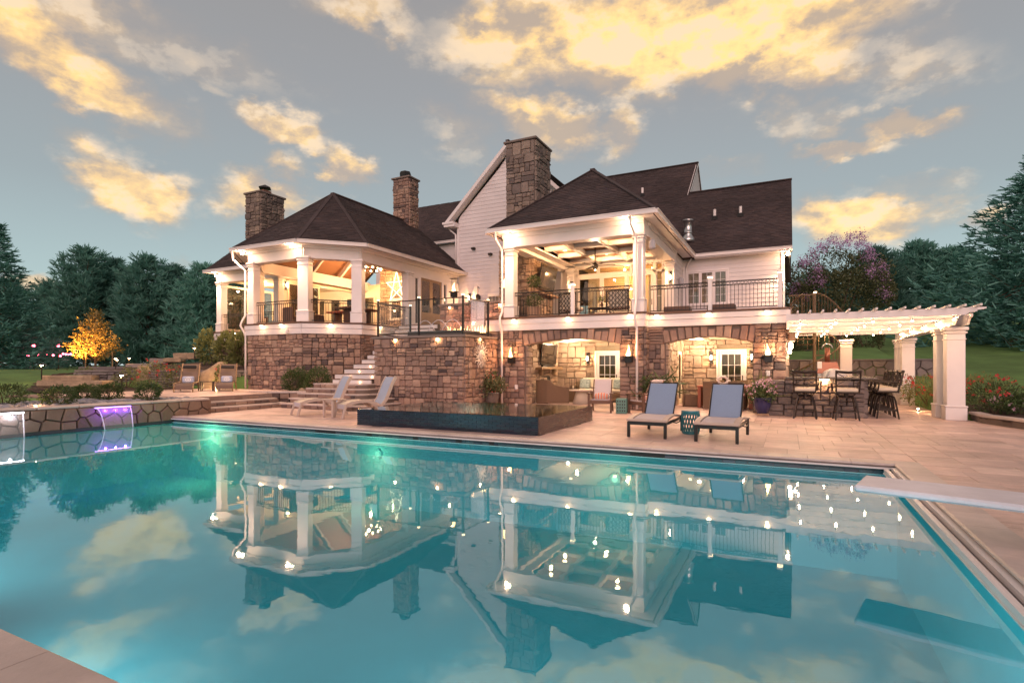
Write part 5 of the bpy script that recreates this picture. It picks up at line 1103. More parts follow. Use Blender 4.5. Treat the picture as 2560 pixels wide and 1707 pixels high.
for i in range(13):
    y = 18.0 + i * .77; m = MB(); beam_profile(m, -.02 if y > 19.4 else -.03, 4.56, 2.84, 3.03, .05, ('x', y)); m.build('beam', M_white, pg)
for i in range(14):
    x = .27 + i * .315; m = MB(); m.cbox((x, 22.7, 3.062), (.045, 10.2, .06), 0, .006); m.build('slat', M_white, pg)
NTH = ('first', 'second', 'third', 'fourth', 'fifth', 'sixth')
for i in range(5):
    for j in range(5):
        x, y = .35 + i * .9, 18.25 + j * 1.9; t_ = thing('pergola_light', 'warm bulb under the pergola, %s row from the pool, %s from the house wall' % (NTH[j], NTH[i]), 'light', (x, y, 2.8), 'warm bulbs under the pergola'); m = MB(); m.cyl((x, y, 3.03), (x, y, 2.80), .006, .006, 6); m.cyl((x, y, 2.81), (x, y, 2.77), .016, .024, 8); m.build('socket', M_black, t_); m = MB(); m.ball((x, y, 2.745), .028, 8, 6); m.build('bulb', E_flood, t_); lamp(t_, (x, y, 2.70), 5.0, (1, .56, .26), .02)
# ------------------------------------------------------------ bar counter
ba = thing('outdoor_bar', 'grey stone outdoor bar counter with dark granite top under the pergola', 'bar', (1, 20, 0))
m = MB(); m.box(-.5, 18.72, 0, 1.96, 19.2, 1.1); m.box(1.3, 19.2, 0, 1.96, 23.2, 1.1); bc = m.build('counter_base', M_mortar, ba)
GREY = [(.14, .115, .11), (.19, .155, .145), (.165, .14, .135), (.22, .18, .165), (.12, .10, .10)]
M_grey = mat('grey_bar_stone', (.16, .13, .12), .85, var=.2, scale=5, bump=.8, bscale=14, ramp=GREY)
stone_face(bc, (-.52, 18.66), (2.0, 18.66), 0, 1.1, M_grey, seed=121, bh=(.34, .48), wd=(.25, .55), depth=.12); stone_face(bc, (2.0, 18.68), (2.0, 23.2), 0, 1.1, M_grey, seed=122, bh=(.34, .48), wd=(.25, .55), depth=.12)
m = MB(); m.cbox((1.12, 18.85, 1.155), (2.34, .72, .055), 0, .012); m.cbox((1.75, 21.3, 1.155), (1.1, 4.2, .055), 0, .012); m.build('counter_top', M_granite, ba)
m = MB(); m.box(-.02, 20.3, 0, 1.28, 20.9, .9); m.build('back_counter', M_grey, ba)
for x in (.98,):
    t_ = thing('counter_light', 'bright light under the bar top between the two front stools', 'light', (x, 18.6, 1.1)); m = MB(); m.cbox((x, 18.56, 1.112), (.24, .08, .03), 0, .006); m.build('lens', E_warm, t_); lamp(t_, (x, 18.50, 1.04), 7, WARM, .02)
ov = thing('pizza_oven', 'copper pizza oven with tall round flue behind the bar', 'oven', (1.25, 22, 0))
m = MB(); m.box(.95, 21.7, 0, 1.6, 22.3, 1.25); m.build('cabinet', M_steel, ov); m = MB(); vs = [(-.36, -.34, 0), (.36, -.34, 0), (.36, .34, 0), (-.36, .34, 0), (-.27, -.3, .38), (.24, -.3, .38), (.24, .3, .38), (-.27, .3, .38)]; m.add([(1.28 + a, 22 + b, 1.27 + c_) for a, b, c_ in vs], [(0, 3, 2, 1), (4, 5, 6, 7), (0, 1, 5, 4), (1, 2, 6, 5), (2, 3, 7, 6), (3, 0, 4, 7)]); m.build('hood', M_copper, ov)
m = MB(); m.cyl((1.25, 22, 1.64), (1.25, 22, 2.15), .085, .085, 14); m.build('flue', M_copper, ov, True); m = MB(); m.tube([(1.1 + .15 - .16 * math.cos(a * math.pi / 8), 22, 2.12 + .17 * math.sin(a * math.pi / 8)) for a in range(9)], .022, 6); m.build('flue_arch', M_steel, ov, True); m = MB(); m.cbox((1.0, 21.66, 1.55), (.14, .03, .24), 0, .006); m.build('label_plate', M_white, ov)
gr = thing('dome_grill', 'grey domed grill lid showing above the bar counter', 'grill', (1.35, 20.5, .9)); m = MB(); m.lathe((1.35, 20.6, .9), [(.34, 0), (.37, .2), (.34, .36), (.25, .47), (.1, .53), (.01, .54)], 18); m.build('dome', M_speaker, gr, True); m = MB(); m.bar((1.1, 20.28, 1.15), (1.22, 20.25, 1.36), .03); m.build('handle', M_steel, gr)
# ------------------------------------------------------------ spiral stair
sp = thing('spiral_staircase', 'tan metal spiral staircase rising to the balcony beside the house', 'stairs', (.98, 25.2, 0)); cx, cy = .98, 25.2
m = MB(); m.cyl((cx, cy, 0), (cx, cy, 4.4), .065, .065, 12); m.cyl((cx, cy, 4.4), (cx, cy, 4.46), .09, .09, 10); m.build('pole', M_stair, sp); hel = []; N = 15
for i in range(N):
    a = R(200) + R(27) * i; z = .22 * (i + 1); a2 = a + R(29); m = MB()
    m.prism([(cx + .06 * math.cos(a), cy + .06 * math.sin(a)), (cx + .88 * math.cos(a), cy + .88 * math.sin(a)), (cx + .88 * math.cos(a2), cy + .88 * math.sin(a2)), (cx + .06 * math.cos(a2), cy + .06 * math.sin(a2))], z - .05, z); m.build('tread', M_stair, sp)
    for k in (.2, .75):
        aa = a + (a2 - a) * k; m = MB(); m.cyl((cx + .87 * math.cos(aa), cy + .87 * math.sin(aa), z - .03), (cx + .87 * math.cos(aa), cy + .87 * math.sin(aa), z + .9 + k * .2), .013, .013, 6); m.build('baluster', M_stair, sp); hel.append((cx + .87 * math.cos(aa), cy + .87 * math.sin(aa), z + .9 + k * .2))
m = MB(); m.tube(hel, .028, 6); m.build('handrail', M_stair, sp, True)
m = MB(); m.box(.05, 24.5, DK - .12, .98, 26, DK); m.build('landing', M_stair, sp); m = MB(); m.bar((.05, 24.5, DK + .95), (.98, 24.5, DK + .95), .05, .04); m.bar((.05, 24.5, DK + .12), (.98, 24.5, DK + .12), .04, .03)
for i in range(9): m.cyl((.1 + i * .1, 24.5, DK), (.1 + i * .1, 24.5, DK + .95), .011, .011, 5)
m.build('landing_rail', M_stair, sp); arc = [(1.0 + .95 * t_ / 9, 24.5 + .5 * t_ / 9, DK + 1.0 - .75 * (t_ / 9) ** 1.8) for t_ in range(10)]
m = MB(); m.tube(arc, .026, 6); [m.cyl((p[0], p[1], p[2] - 1.0), p, .011, .011, 5) for p in arc]; m.build('curved_rail', M_stair, sp); m = MB(); m.cbox((.98, 24.5, DK + 1.03), (.11, .11, .05), 0, .01); m.build('cap_light', E_soft, sp)
# ------------------------------------------------------------ retaining wall and beds at the right
rwall = thing('retaining_wall', 'fieldstone retaining wall behind the bar and pergola', 'wall', (3, 28.2, 0)); m = MB(); m.box(-.1, 28.06, 0, 6.0, 28.5, 1.74); c_ = m.build('core', M_mortar, rwall); voronoi_stones(c_, (0, 28.02), (5.8, 28.02), 0, 1.74, M_ledge, 9, .42); m = MB(); m.cbox((2.95, 28.25, 1.78), (6.2, .6, .08), 0, .02); m.build('cap', M_ledge, rwall)
RB = [(4.62, 19.6), (4.62, 18.45), (4.95, 17.6), (5.25, 16.5), (6.5, 15.2), (9.5, 14.0), (12, 14), (12, 21), (4.7, 21.5)]; bed_patch('flower_bed', RB, .22, .08, .04); bw_ = thing('bed_edging', 'low curved pale stone edging round the flower bed at the right', 'edging', (5, 17, 0))
for a, b in zip(RB[:5], RB[1:6]):
    m = MB(); band(m, a, b, .0, .17, .0, .2); m.build('edge_wall', M_mortar, bw_); m = MB(); band(m, a, b, .172, .235, .05, .22); m.build('edge_cap', M_cope, bw_)
# ------------------------------------------------------------ diving board
db = thing('diving_board', 'long white diving board reaching over the right corner of the pool', 'diving board', (2.9, 5.42, 0)); m = MB(); a, b = Vector((.6, 6.0, .42)), Vector((4.2, 5.1, .42)); m.bar(a, b, .6, .06, .025); m.build('board', M_board, db)
m = MB(); m.cbox((2.9, 5.42, .19), (.5, .44, .38), R(-14), .03); m.cbox((3.8, 5.2, .19), (.3, .44, .38), R(-14), .03); m.build('stand', M_board, db)
# ------------------------------------------------------------ plants
def leaves(name, P, size, mt, parent, seed=0, up=.2, aspect=.5, nrm=None):
    """one folded leaf per point"""
    g = np.random.default_rng(seed); n = len(P); d = g.normal(size=(n, 3)); d[:, 2] += up; d /= np.linalg.norm(d, axis=1)[:, None]
    s = np.cross(d, g.normal(size=(n, 3))); s /= np.linalg.norm(s, axis=1)[:, None]; L = size * g.uniform(.6, 1.3, n)[:, None]
    a = P; b = P + d * L * .5 + s * L * aspect * .5; c_ = P + d * L; e = P + d * L * .5 - s * L * aspect * .5
    V = np.stack([a, b, c_, e], 1).reshape(-1, 3); F = np.arange(4 * n).reshape(n, 4)
    off = np.array(OFF.get(parent.name, Vector())) if parent is not None else 0
    return link(name, np_mesh(name, V - off, F), mt, parent)
def shell(n, c, r, seed, inner=.55, lump=.18, zmin=-1):
    """points in the outer part of a lumpy ellipsoid"""
    g = np.random.default_rng(seed); d = g.normal(size=(n * 2, 3)); d /= np.linalg.norm(d, axis=1)[:, None]; d = d[d[:, 2] > zmin][:n]
    k = g.normal(size=(6, 3)); ph = g.uniform(0, 6.28, 6); l = 1 + lump * sum(np.sin(d @ k[i] * 2.6 + ph[i]) for i in range(6)) / 2.2
    rr = (inner + (1 - inner) * g.uniform(0, 1, len(d)) ** .6) * l
    return np.array(c) + d * rr[:, None] * np.array(r)
def shrub(name, lb, x, y, z, r, h, mt=None, n=1500, size=.09, group=None, flowers=None, nf=40, fs=.05, seed=1, cat='shrub', stem=True):
    t_ = thing(name, lb, cat, (x, y, z), group); c_ = (x, y, z + h * .5)
    leaves('foliage', shell(n, c_, (r, r, h * .52), seed, .45, .16), size, mt or M_leaf, t_, seed, .6)
    if stem:
        m = MB(); q = random.Random(seed)
        for i in range(5): a = q.uniform(0, 6.28); m.tube([(x, y, z - .03), (x + r * .25 * math.cos(a), y + r * .25 * math.sin(a), z + h * .3), (x + r * .5 * math.cos(a), y + r * .5 * math.sin(a), z + h * .65)], [.02, .014, .006], 5)
        m.build('stem', M_bark, t_)
    if flowers is not None:
        P = shell(nf, c_, (r * 1.06, r * 1.06, h * .58), seed + 50, .85, .16, -.3); g = np.random.default_rng(seed); Q = np.repeat(P, 9, 0) + g.normal(size=(nf * 9, 3)) * fs * .5
        leaves('blossom', Q, fs, flowers, t_, seed + 9, .3, .9)
    return t_
LF = 1.0
def conifer(lb, px, d, top, width, seed, mt, kind='pine', z=None, group=None, name='pine_tree', low=.0, lean=(0, 0)):
    x, y = at(px, d); z = ground_z(x, y) if z is None else z; H = top - z; t_ = thing(name, lb, 'tree', (x, y, z), group); g = np.random.default_rng(seed); q = random.Random(seed)
    m = MB(); tp = [(x + lean[0] * k + q.uniform(-.1, .1), y + lean[1] * k, z - .3 + H * k * .97) for k in (0, .25, .5, .75, 1)]; m.tube(tp, [H * .022, H * .018, H * .012, H * .007, .02], 7); m.build('trunk', M_bark, t_)
    if kind == 'pine': nb = 190; prof = lambda k: width * (1 - k) ** .55 * (.75 + .25 * min(1, k * 5)) * (.72 + .5 * q.random())
    else: nb = 260; prof = lambda k: width * (1 - k) ** .9 * (.85 + .3 * q.random())
    A = []; bm = MB()
    for i in range(nb):
        k = low + (1 - low) * ((i + q.random()) / nb) ** (.9 if kind == 'pine' else 1.0); k = min(k, .985); L = max(.35, prof(k)); a = i * 2.399 + q.uniform(-.4, .4); z0 = z + H * k
        rise = (.55 if kind == 'pine' else -.08) * L * (1 if k > .3 else .4); droop = (.0 if kind == 'pine' else -.22) * L
        nn = max(3, int(L * (3.4 if kind == 'pine' else 4.4)))
        for j in range(nn):
            u = .22 + .78 * (j + q.random() * .7) / nn; zz = z0 + rise * u * u + droop * math.sin(u * math.pi) + (.18 * L * u ** 3 if kind != 'pine' else 0)
            sp = .16 * L * (1.1 - u * .5) if kind == 'pine' else .12 * L * (1.15 - u)
            A.append((x + lean[0] * k + math.cos(a) * L * u + q.gauss(0, sp), y + lean[1] * k + math.sin(a) * L * u + q.gauss(0, sp), zz + q.gauss(0, .10 * (L if kind == 'pine' else .6)), math.cos(a), math.sin(a), u))
        if i % 4 == 0: bm.tube([(x, y, z0), (x + math.cos(a) * L * .5, y + math.sin(a) * L * .5, z0 + rise * .25 + droop), (x + math.cos(a) * L * .95, y + math.sin(a) * L * .95, z0 + rise * .9)], [.05, .03, .01], 4, False)
    for i in range(6): A.append((x + lean[0], y + lean[1], z + H * (.9 + .02 * i), 0, 0, .5))
    A = np.array(A); nbld = 9 if kind == 'pine' else 8; n = len(A); P = np.repeat(A[:, :3], nbld, 0); out = np.repeat(A[:, 3:5], nbld, 0)
    dv = g.normal(size=(n * nbld, 3)); dv[:, 2] = np.abs(dv[:, 2]) * .5 + (.55 if kind == 'pine' else .0); dv[:, :2] += out * (.9 if kind == 'pine' else 1.3); dv /= np.linalg.norm(dv, axis=1)[:, None]
    sz = (.62 if kind == 'pine' else .42) * (.7 + .6 * g.uniform(size=(n * nbld, 1))) * (.8 + .02 * H); s = np.cross(dv, g.normal(size=dv.shape)); s /= np.linalg.norm(s, axis=1)[:, None]; wd = sz * (.15 if kind == 'pine' else .17)
    V = np.stack([P - s * wd * .5, P + s * wd * .5, P + dv * sz + s * wd * .25, P + dv * sz - s * wd * .25], 1).reshape(-1, 3); F = np.arange(4 * n * nbld).reshape(-1, 4)
    link('crown', np_mesh('crown', V - np.array(OFF[t_.name]), F), mt, t_); bm.build('limbs', M_bark, t_); return t_
LPX = lambda p: p * 1.08844
for i, (px, d, top, wd, lb) in enumerate(((20, 66, 11.4, 4.2, 'low dark pine tree in the gap right of the far left spruce'), (112, 64, 11.0, 4.2, 'bushy pine tree behind the red string lights, leftmost of the pine belt'), (196, 60, 14.2, 5.2, 'tallest bushy pine tree behind the golden lit tree'), (262, 63, 13.6, 4.4, 'bushy pine tree just right of the golden lit tree'), (340, 59, 13.1, 4.8, 'bushy pine tree in the middle of the belt above the path lights'), (404, 62, 12.6, 4.2, 'bushy pine tree above the highest slab step'), (466, 58, 12.0, 4.4, 'bushy pine tree touching the left end of the pavilion'), (530, 60, 11.0, 4.2, 'pine tree half hidden behind the pavilion'))):
    conifer(lb, LPX(px), d, top, wd, 200 + i, M_needle, group='pine trees along the left boundary')
conifer('tall dark spruce tree at the left edge of the picture', LPX(-8), 44, 13.0, 4.6, 221, M_spruce, 'spruce', group='spruce trees', name='spruce_tree')
conifer('tall dark spruce tree with drooping tips at the right edge of the picture', LPX(2388), 31, 13.6, 7.0, 222, M_spruce, 'spruce', group='spruce trees', name='spruce_tree')
for i, (px, d, top, wd, lb) in enumerate(((2010, 50, 12.0, 3.4, 'bushy pine tree right behind the purple myrtle'), (2108, 52, 13.0, 3.9, 'bushy pine tree above the middle of the pergola'), (2192, 50, 12.0, 3.6, 'bushy pine tree left of the big right spruce'), (2290, 56, 12.0, 4.4, 'pine tree behind the big right spruce'), (1880, 58, 11.2, 4.0, 'pine tree hidden behind the left half of the purple myrtle'))):
    conifer(lb, LPX(px), d, top, wd, 240 + i, M_needle, group='pine trees on the right slope')
# crape myrtle with purple blossom
x, y = at(LPX(1918), 34); z = ground_z(x, y); cm = thing('crape_myrtle', 'wide rounded crape myrtle covered with purple blossom beside the house', 'tree', (x, y, z)); P = np.concatenate([shell(1700, (x + dx, y + dy, z + zz), (r, r, r * .85), 300 + i, .5, .2) for i, (dx, dy, zz, r) in enumerate(((-1.6, 0, 4.0, 1.5), (0, .4, 4.7, 1.7), (1.5, .2, 4.2, 1.6), (-.6, -.9, 3.2, 1.7), (1.0, -.7, 3.0, 1.7), (-2.2, -.2, 2.9, 1.1), (2.3, .3, 3.1, 1.2)))])
leaves('crown', P, .16, M_leaf2, cm, 3, .4); g = np.random.default_rng(5); Q = []
for (u, v, n_) in ((-2.55, 3.1, 4), (-2.3, 3.7, 5), (-1.9, 4.9, 6), (-1.5, 5.3, 6), (-1.2, 4.3, 4), (-.8, 5.8, 6), (-.3, 6.0, 6), (.3, 5.7, 4), (.7, 6.1, 5), (1.3, 5.9, 6), (1.7, 5.6, 6), (2.1, 5.0, 6), (2.5, 4.4, 6), (2.8, 3.7, 5), (2.7, 2.9, 4), (-2.0, 2.9, 4), (-.9, 3.6, 3), (2.2, 3.8, 4), (-1.6, 3.9, 3)):
    for i in range(n_): Q.append((x + u * .94 * .9 + g.normal() * .18, y - 1.75 + g.normal() * .35 + .18 * u * u, z + v + g.normal() * .16))
Q = np.array(Q); Q = np.repeat(Q, 46, 0) + g.normal(size=(len(Q) * 46, 3)) * np.array([.14, .14, .17]); leaves('blossom', Q, .075, M_purple, cm, 7, .3, .9)
m = MB()
for i in range(6):
    a = i * 1.05; m.tube([(x + .15 * math.cos(a), y + .15 * math.sin(a), z - .1), (x + .6 * math.cos(a), y + .6 * math.sin(a), z + 1.6), (x + 1.5 * math.cos(a), y + 1.2 * math.sin(a), z + 4.2)], [.07, .05, .02], 6)
m.build('trunk', M_bark, cm)
# small tree lit gold from below, with stakes
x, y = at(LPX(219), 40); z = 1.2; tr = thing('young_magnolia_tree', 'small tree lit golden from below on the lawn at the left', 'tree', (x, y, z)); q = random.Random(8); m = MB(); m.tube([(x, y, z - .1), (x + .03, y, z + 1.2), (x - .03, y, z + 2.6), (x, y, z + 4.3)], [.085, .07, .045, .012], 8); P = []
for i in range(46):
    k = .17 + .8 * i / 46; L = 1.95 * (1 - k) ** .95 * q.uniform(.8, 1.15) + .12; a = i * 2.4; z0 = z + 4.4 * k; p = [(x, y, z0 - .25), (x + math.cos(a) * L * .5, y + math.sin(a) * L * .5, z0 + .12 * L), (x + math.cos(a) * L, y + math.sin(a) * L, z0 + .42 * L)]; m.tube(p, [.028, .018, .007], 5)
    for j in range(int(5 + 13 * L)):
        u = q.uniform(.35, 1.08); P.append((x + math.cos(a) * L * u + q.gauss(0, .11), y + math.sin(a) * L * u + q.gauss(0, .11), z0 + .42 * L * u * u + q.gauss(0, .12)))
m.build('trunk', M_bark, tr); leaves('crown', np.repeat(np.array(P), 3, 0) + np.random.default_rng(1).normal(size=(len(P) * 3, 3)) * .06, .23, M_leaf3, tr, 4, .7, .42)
for dx, nm in ((-.75, 'left'), (1.25, 'right')):
    m = MB(); X, Y = x + dx * math.cos(TH), y + dx * math.sin(TH); m.cyl((X, Y, z - .2), (X + (.15 if dx < 0 else 0), Y, z + 1.35), .05, .045, 8); tag(m.build('tree_stake', M_goldmetal, None), 'pale wooden stake propping the golden lit tree, %s one' % nm, 'stake', 'stakes of the young tree')
for dx, dy, e in ((-.55, -1.5, 900), (.75, -1.5, 900), (.1, -2.4, 800)):
    X, Y = x + dx, y + dy; t_ = thing('spot_uplight', 'small ground spotlight aimed up into the golden tree, %s' % {-.55: 'left one', .75: 'right one', .1: 'front one'}[dx], 'light', (X, Y, z), 'spotlights under the golden tree'); m = MB(); m.cyl((X, Y, z - .05), (X, Y, z + .1), .05, .06, 8); m.build('housing', M_black, t_); lamp(t_, (X, Y, z + .16), e, (1, .42, .07), .05, 'SPOT', (-dx * .8, -dy, 3.0), 75)
# shrubs
for i, (px, d, z, r, h, lb) in enumerate(((10, 14.4, .42, .50, .62, 'dark rounded shrub at the left edge behind the white waterfall'), (147, 14.5, .42, .38, .56, 'round shrub on grey rocks left of the purple waterfall'), (214, 17.2, .42, .38, .52, 'shrub behind the purple waterfall, left of a touching pair'), (272, 16.6, .42, .41, .60, 'shrub behind the purple waterfall tinted violet, right of a touching pair'), (373, 16.4, .42, .34, .62, 'upright shrub on grey rocks alone near the terrace steps'))):
    x, y = at(px, d); shrub('boxwood_shrub', lb, x, y, z, r, h, n=1700, size=.06, group='shrubs on the rocks behind the fountain wall', seed=20 + i)
for i, (px, d, lb) in enumerate(((736, 22.35, 'round clipped bush in the planter, left of the pair'), (793, 22.0, 'round clipped bush in the planter, right of the pair beside the stairs'))):
    x, y = at(px, d); shrub('round_bush', lb, x, y, .40, .52, 1.0, n=2600, size=.07, group='round bushes in the planter', seed=30 + i)
x, y = at(757, 21.9); m = MB(); m.ball((0, 0, .08), .19, 10, 7, (1, .8, .7)); o = local(m, 'rock', M_boulder, None, True); o.location = (x, y, .44); tag(o, 'small dark rock between the two round bushes', 'rock')
for i, (px, d, z, h, r, lb) in enumerate(((527, 30, 1.75, 1.6, .7, 'light green tall shrub left of a trio beside the house'), (568, 29, 1.6, 1.75, .65, 'light green tall shrub in the middle of the trio beside the house'), (602, 28.4, 1.55, 1.7, .6, 'light green tall shrub of the trio nearest the downspout'))):
    x, y = at(px, d); t_ = shrub('tall_shrub', lb, x, y, z, r, h, M_fern, 900, .2, 'tall pale shrubs beside the house', seed=40 + i)
for i, (px, d, z, r, h, lb, n_) in enumerate(((383, 24.5, .46, .75, 1.25, 'red flowering rose bush in front of the narrow lit boulder', 13), (450, 24.3, .46, .65, 1.1, 'red flowering rose bush left of the brown loungers', 9), (556, 24.2, .46, .32, 1.2, 'red rose stems glowing between the two brown loungers', 10), (318, 25.2, .46, .55, .9, 'olive green shrub without blossom left of the narrow boulder', 0), (218, 29.5, .8, .4, .6, 'small shrub at the end of the stacked ledge wall', 0))):
    x, y = at(px, d); shrub('rose_bush' if n_ else 'garden_shrub', lb, x, y, z, r, h, M_fern if i != 1 else M_leaf2, 900, .08, flowers=M_red if n_ else None, nf=max(n_, 1), fs=.055, seed=60 + i)
for i, (px, d, r, h, lb, n_, fl, lf) in enumerate(((2318, 19.3, .85, .95, 'red flowering bush behind the front pergola columns', 24, M_red, M_fern), (2365, 18.6, .6, .9, 'red flowering bush half hidden by the front pergola column', 16, M_red, M_fern), (2440, 17.4, .75, 1.1, 'tall red flowering bush right of the front pergola column', 20, M_red, M_fern), (2488, 15.6, .75, .95, 'dark leaved red flowering bush at the right end of the bed edging', 26, M_red, M_leaf), (2548, 15.4, .7, .6, 'low bush with pink and red blossom at the right edge', 36, M_pink, M_leaf), (2272, 20.8, .28, 1.0, 'thin red flowered stems in front of the rear pergola column', 9, M_red, M_leaf2))):
    x, y = at(px, d); shrub('flowering_bush', lb, x, y, .14, r, h, lf, 1500 if r > .4 else 90, .075, 'flowering bushes in the right bed', fl, n_, .055, seed=80 + i)
for px, d, lb, r in ((2162, 31, 'large dark rounded bush on the slope behind the middle pergola column', 1.15), (2012, 31, 'large dark rounded bush on the slope behind the spiral stair', .95)):
    x, y = at(px, d); shrub('dome_bush', lb, x, y, ground_z(x, y) - .2, r, 1.5 * r, M_leaf2, 2600, .14, 'dark rounded bushes on the slope', seed=int(px))
# ------------------------------------------------------------ outdoor furniture (built facing -Y at the origin, then placed)
def proto(name, label, cat, group=None): return thing(name, label, cat, (0, 0, 0), group)
def curve_strip(mb, prof, x0, x1, th=.012):
    n = len(prof); vs = []; fs = []
    for i, (y, z) in enumerate(prof):
        a = prof[max(i - 1, 0)]; b = prof[min(i + 1, n - 1)]; d = Vector((0, b[0] - a[0], b[1] - a[1])).normalized(); nn = Vector((0, -d.z, d.y)) * th
        vs += [(x0, y, z), (x1, y, z), (x1, y - nn.y, z - nn.z), (x0, y - nn.y, z - nn.z)]
    for i in range(n - 1):
        for k in range(4): fs.append((4 * i + k, 4 * i + (k + 1) % 4, 4 * i + 4 + (k + 1) % 4, 4 * i + 4 + k))
    fs += [(3, 2, 1, 0), (4 * n - 4, 4 * n - 3, 4 * n - 2, 4 * n - 1)]; mb.add(vs, fs); return mb
def place(o, x, y, z, rz, first=None, label=None, group=None):
    if first: o.location = (x, y, z); o.rotation_euler = (0, 0, rz); OFF[o.name] = Vector((x, y, z)); return o
    return dup(o, (x, y, z), rz, label, group)
# blue sling chaise on black legs
t_ = proto('chaise_lounge', 'left blue backed sling chaise lounge on the patio, with a curved arm tube', 'lounger', 'blue chaise lounges on the patio')
seat = [(-.55, .36), (-.4, .40), (-.15, .43), (.1, .44), (.35, .43), (.55, .41)]; back = [(.5, .42), (.62, .58), (.78, .82), (.9, 1.0), (.97, 1.1)]
m = MB(); curve_strip(m, seat, -.30, .30); local(m, 'seat_sling', M_mesh_w, t_); m = MB(); curve_strip(m, back, -.31, .31); local(m, 'back_sling', M_mesh_b, t_)
fr = MB()
for s in (-1, 1): curve_strip(fr, [(y, z + .02) for y, z in seat] + [(.75, .40), (1.2, .38)], s * .37 - .055, s * .37 + .055, .045)
fr.cbox((0, -.55, .365), (.86, .1, .05), 0, .012); local(fr, 'frame', M_tanframe, t_); m = MB(); m.cbox((0, -.55, .30), (.80, .05, .07), 0, .006)
for s in (-1, 1): m.cbox((s * .385, .3, .31), (.04, 1.7, .06), 0, .006)
local(m, 'rail', M_black, t_)
for sx in (-1, 1):
    for sy in (-.56, 1.1): m = MB(); m.cbox((sx * .385, sy, .165), (.06, .06, .33), 0, .006); local(m, 'leg', M_black, t_)
m = MB()
for s in (-1, 1): m.tube([(s * .32, .49, .43), (s * .32, .62, .6), (s * .32, .78, .84), (s * .32, .98, 1.12)], .015, 6)
m.tube([(-.32, .98, 1.12), (.32, .98, 1.12)], .014, 6); local(m, 'back_frame', M_black, t_); m = MB(); m.tube([(.41, .1, .29), (.43, .3, .26), (.45, .52, .27), (.45, .6, .31), (.45, .62, .4)], .014, 6); local(m, 'arm_tube', M_black, t_)
place(t_, -2.62, 12.12, 0, R(-2), True); c_ = place(t_, -1.22, 12.0, 0, R(-3), None, 'right blue backed sling chaise lounge on the patio, nearest the flower pot')
# sand coloured chaise, left side
t_ = proto('sand_chaise', 'left sand framed chaise lounge with pale blue back beside the white side table', 'lounger', 'sand coloured chaise lounges by the pool')
pr = [(-.62, .40), (-.45, .46), (-.2, .50), (.05, .50), (.3, .43), (.48, .34)]; bk = [(.48, .34), (.62, .52), (.72, .76), (.82, 1.0), (.93, 1.18)]
m = MB(); curve_strip(m, pr, -.26, .26); local(m, 'seat_sling', M_cush, t_); m = MB(); curve_strip(m, bk, -.26, .26); local(m, 'back_sling', M_mesh_l, t_); m = MB()
for s in (-1, 1): curve_strip(m, [(y, z + .02) for y, z in pr + bk[1:]], s * .30 - .03, s * .30 + .03, .085)
local(m, 'frame', M_tanframe, t_); m = MB(); m.cbox((0, -.63, .33), (.52, .025, .13), 0, .01); local(m, 'front_apron', M_mesh_w, t_)
for s in (-1, 1): m = MB(); m.bar((s * .30, -.60, .42), (s * .32, -.72, 0), .075, .06); local(m, 'leg', M_tanframe, t_); m = MB(); m.bar((s * .29, .15, .42), (s * .29, .85, 0), .05, .06); local(m, 'leg', M_tanframe, t_)
place(t_, -13.15, 12.62, 0, R(-24), True); place(t_, -11.35, 12.60, 0, R(-24), None, 'right sand framed chaise lounge with pale blue back next to the spa')
t_ = proto('side_table', 'small sand coloured side table between the two pale chaise lounges', 'table'); m = MB(); m.cbox((0, 0, .53), (.56, .5, .035), 0, .01); local(m, 'top', M_tanframe, t_)
for sx in (-1, 1):
    for sy in (-1, 1): m = MB(); m.cbox((sx * .21, sy * .18, .26), (.065, .065, .51), 0, .008); local(m, 'leg', M_tanframe, t_)
place(t_, -12.02, 12.15, 0, R(-10), True)
# dark framed sling armchairs
t_ = proto('sling_armchair', 'dark framed lilac sling armchair with striped pillow in front of the left arch', 'armchair', 'dark framed armchairs on the patio')
m = MB(); curve_strip(m, [(-.3, .44), (-.1, .41), (.15, .37), (.25, .36)], -.29, .29, .03); local(m, 'seat_sling', M_mesh_w, t_); m = MB(); curve_strip(m, [(.22, .36), (.36, .6), (.47, .85), (.55, 1.05), (.66, 1.08)], -.27, .27, .02); local(m, 'back_sling', M_mesh_w, t_)
for s in (-1, 1): m = MB(); m.cbox((s * .37, -.02, .62), (.11, .74, .035), 0, .01); local(m, 'arm', M_dwood, t_); m = MB(); m.cbox((s * .36, -.3, .31), (.06, .09, .62), 0, .008); local(m, 'leg', M_dwood, t_); m = MB(); m.tube([(s * .33, .1, .38), (s * .33, .35, .3), (s * .33, .5, .12), (s * .33, .54, 0)], .03, 6); local(m, 'leg', M_dwood, t_)
m = MB(); m.cbox((0, -.3, .34), (.68, .05, .1), 0, .008); m.bar((-.3, .2, .35), (-.3, .56, 1.06), .035); m.bar((.3, .2, .35), (.3, .56, 1.06), .035); local(m, 'frame', M_dwood, t_)
pm = bpy.data.materials.new('striped_cloth'); pm.use_nodes = True; tt = NT(pm.node_tree); tc_ = tt.n('ShaderNodeTexCoord'); sx_ = tt.n('ShaderNodeSeparateXYZ'); tt.L.new(tc_.outputs['Object'], sx_.inputs[0]); fx = tt.m('FRACT', tt.m('MULTIPLY', sx_.outputs[0], 11.0))
tt.L.new(tt.ramp(fx, [(0, (.55, .12, .08)), (.3, (.7, .66, .6)), (.45, (.06, .06, .10)), (.6, (.7, .66, .6)), (.75, (.6, .25, .12))], 'CONSTANT'), tt.N['Principled BSDF'].inputs['Base Color']); tt.N['Principled BSDF'].inputs['Roughness'].default_value = .9
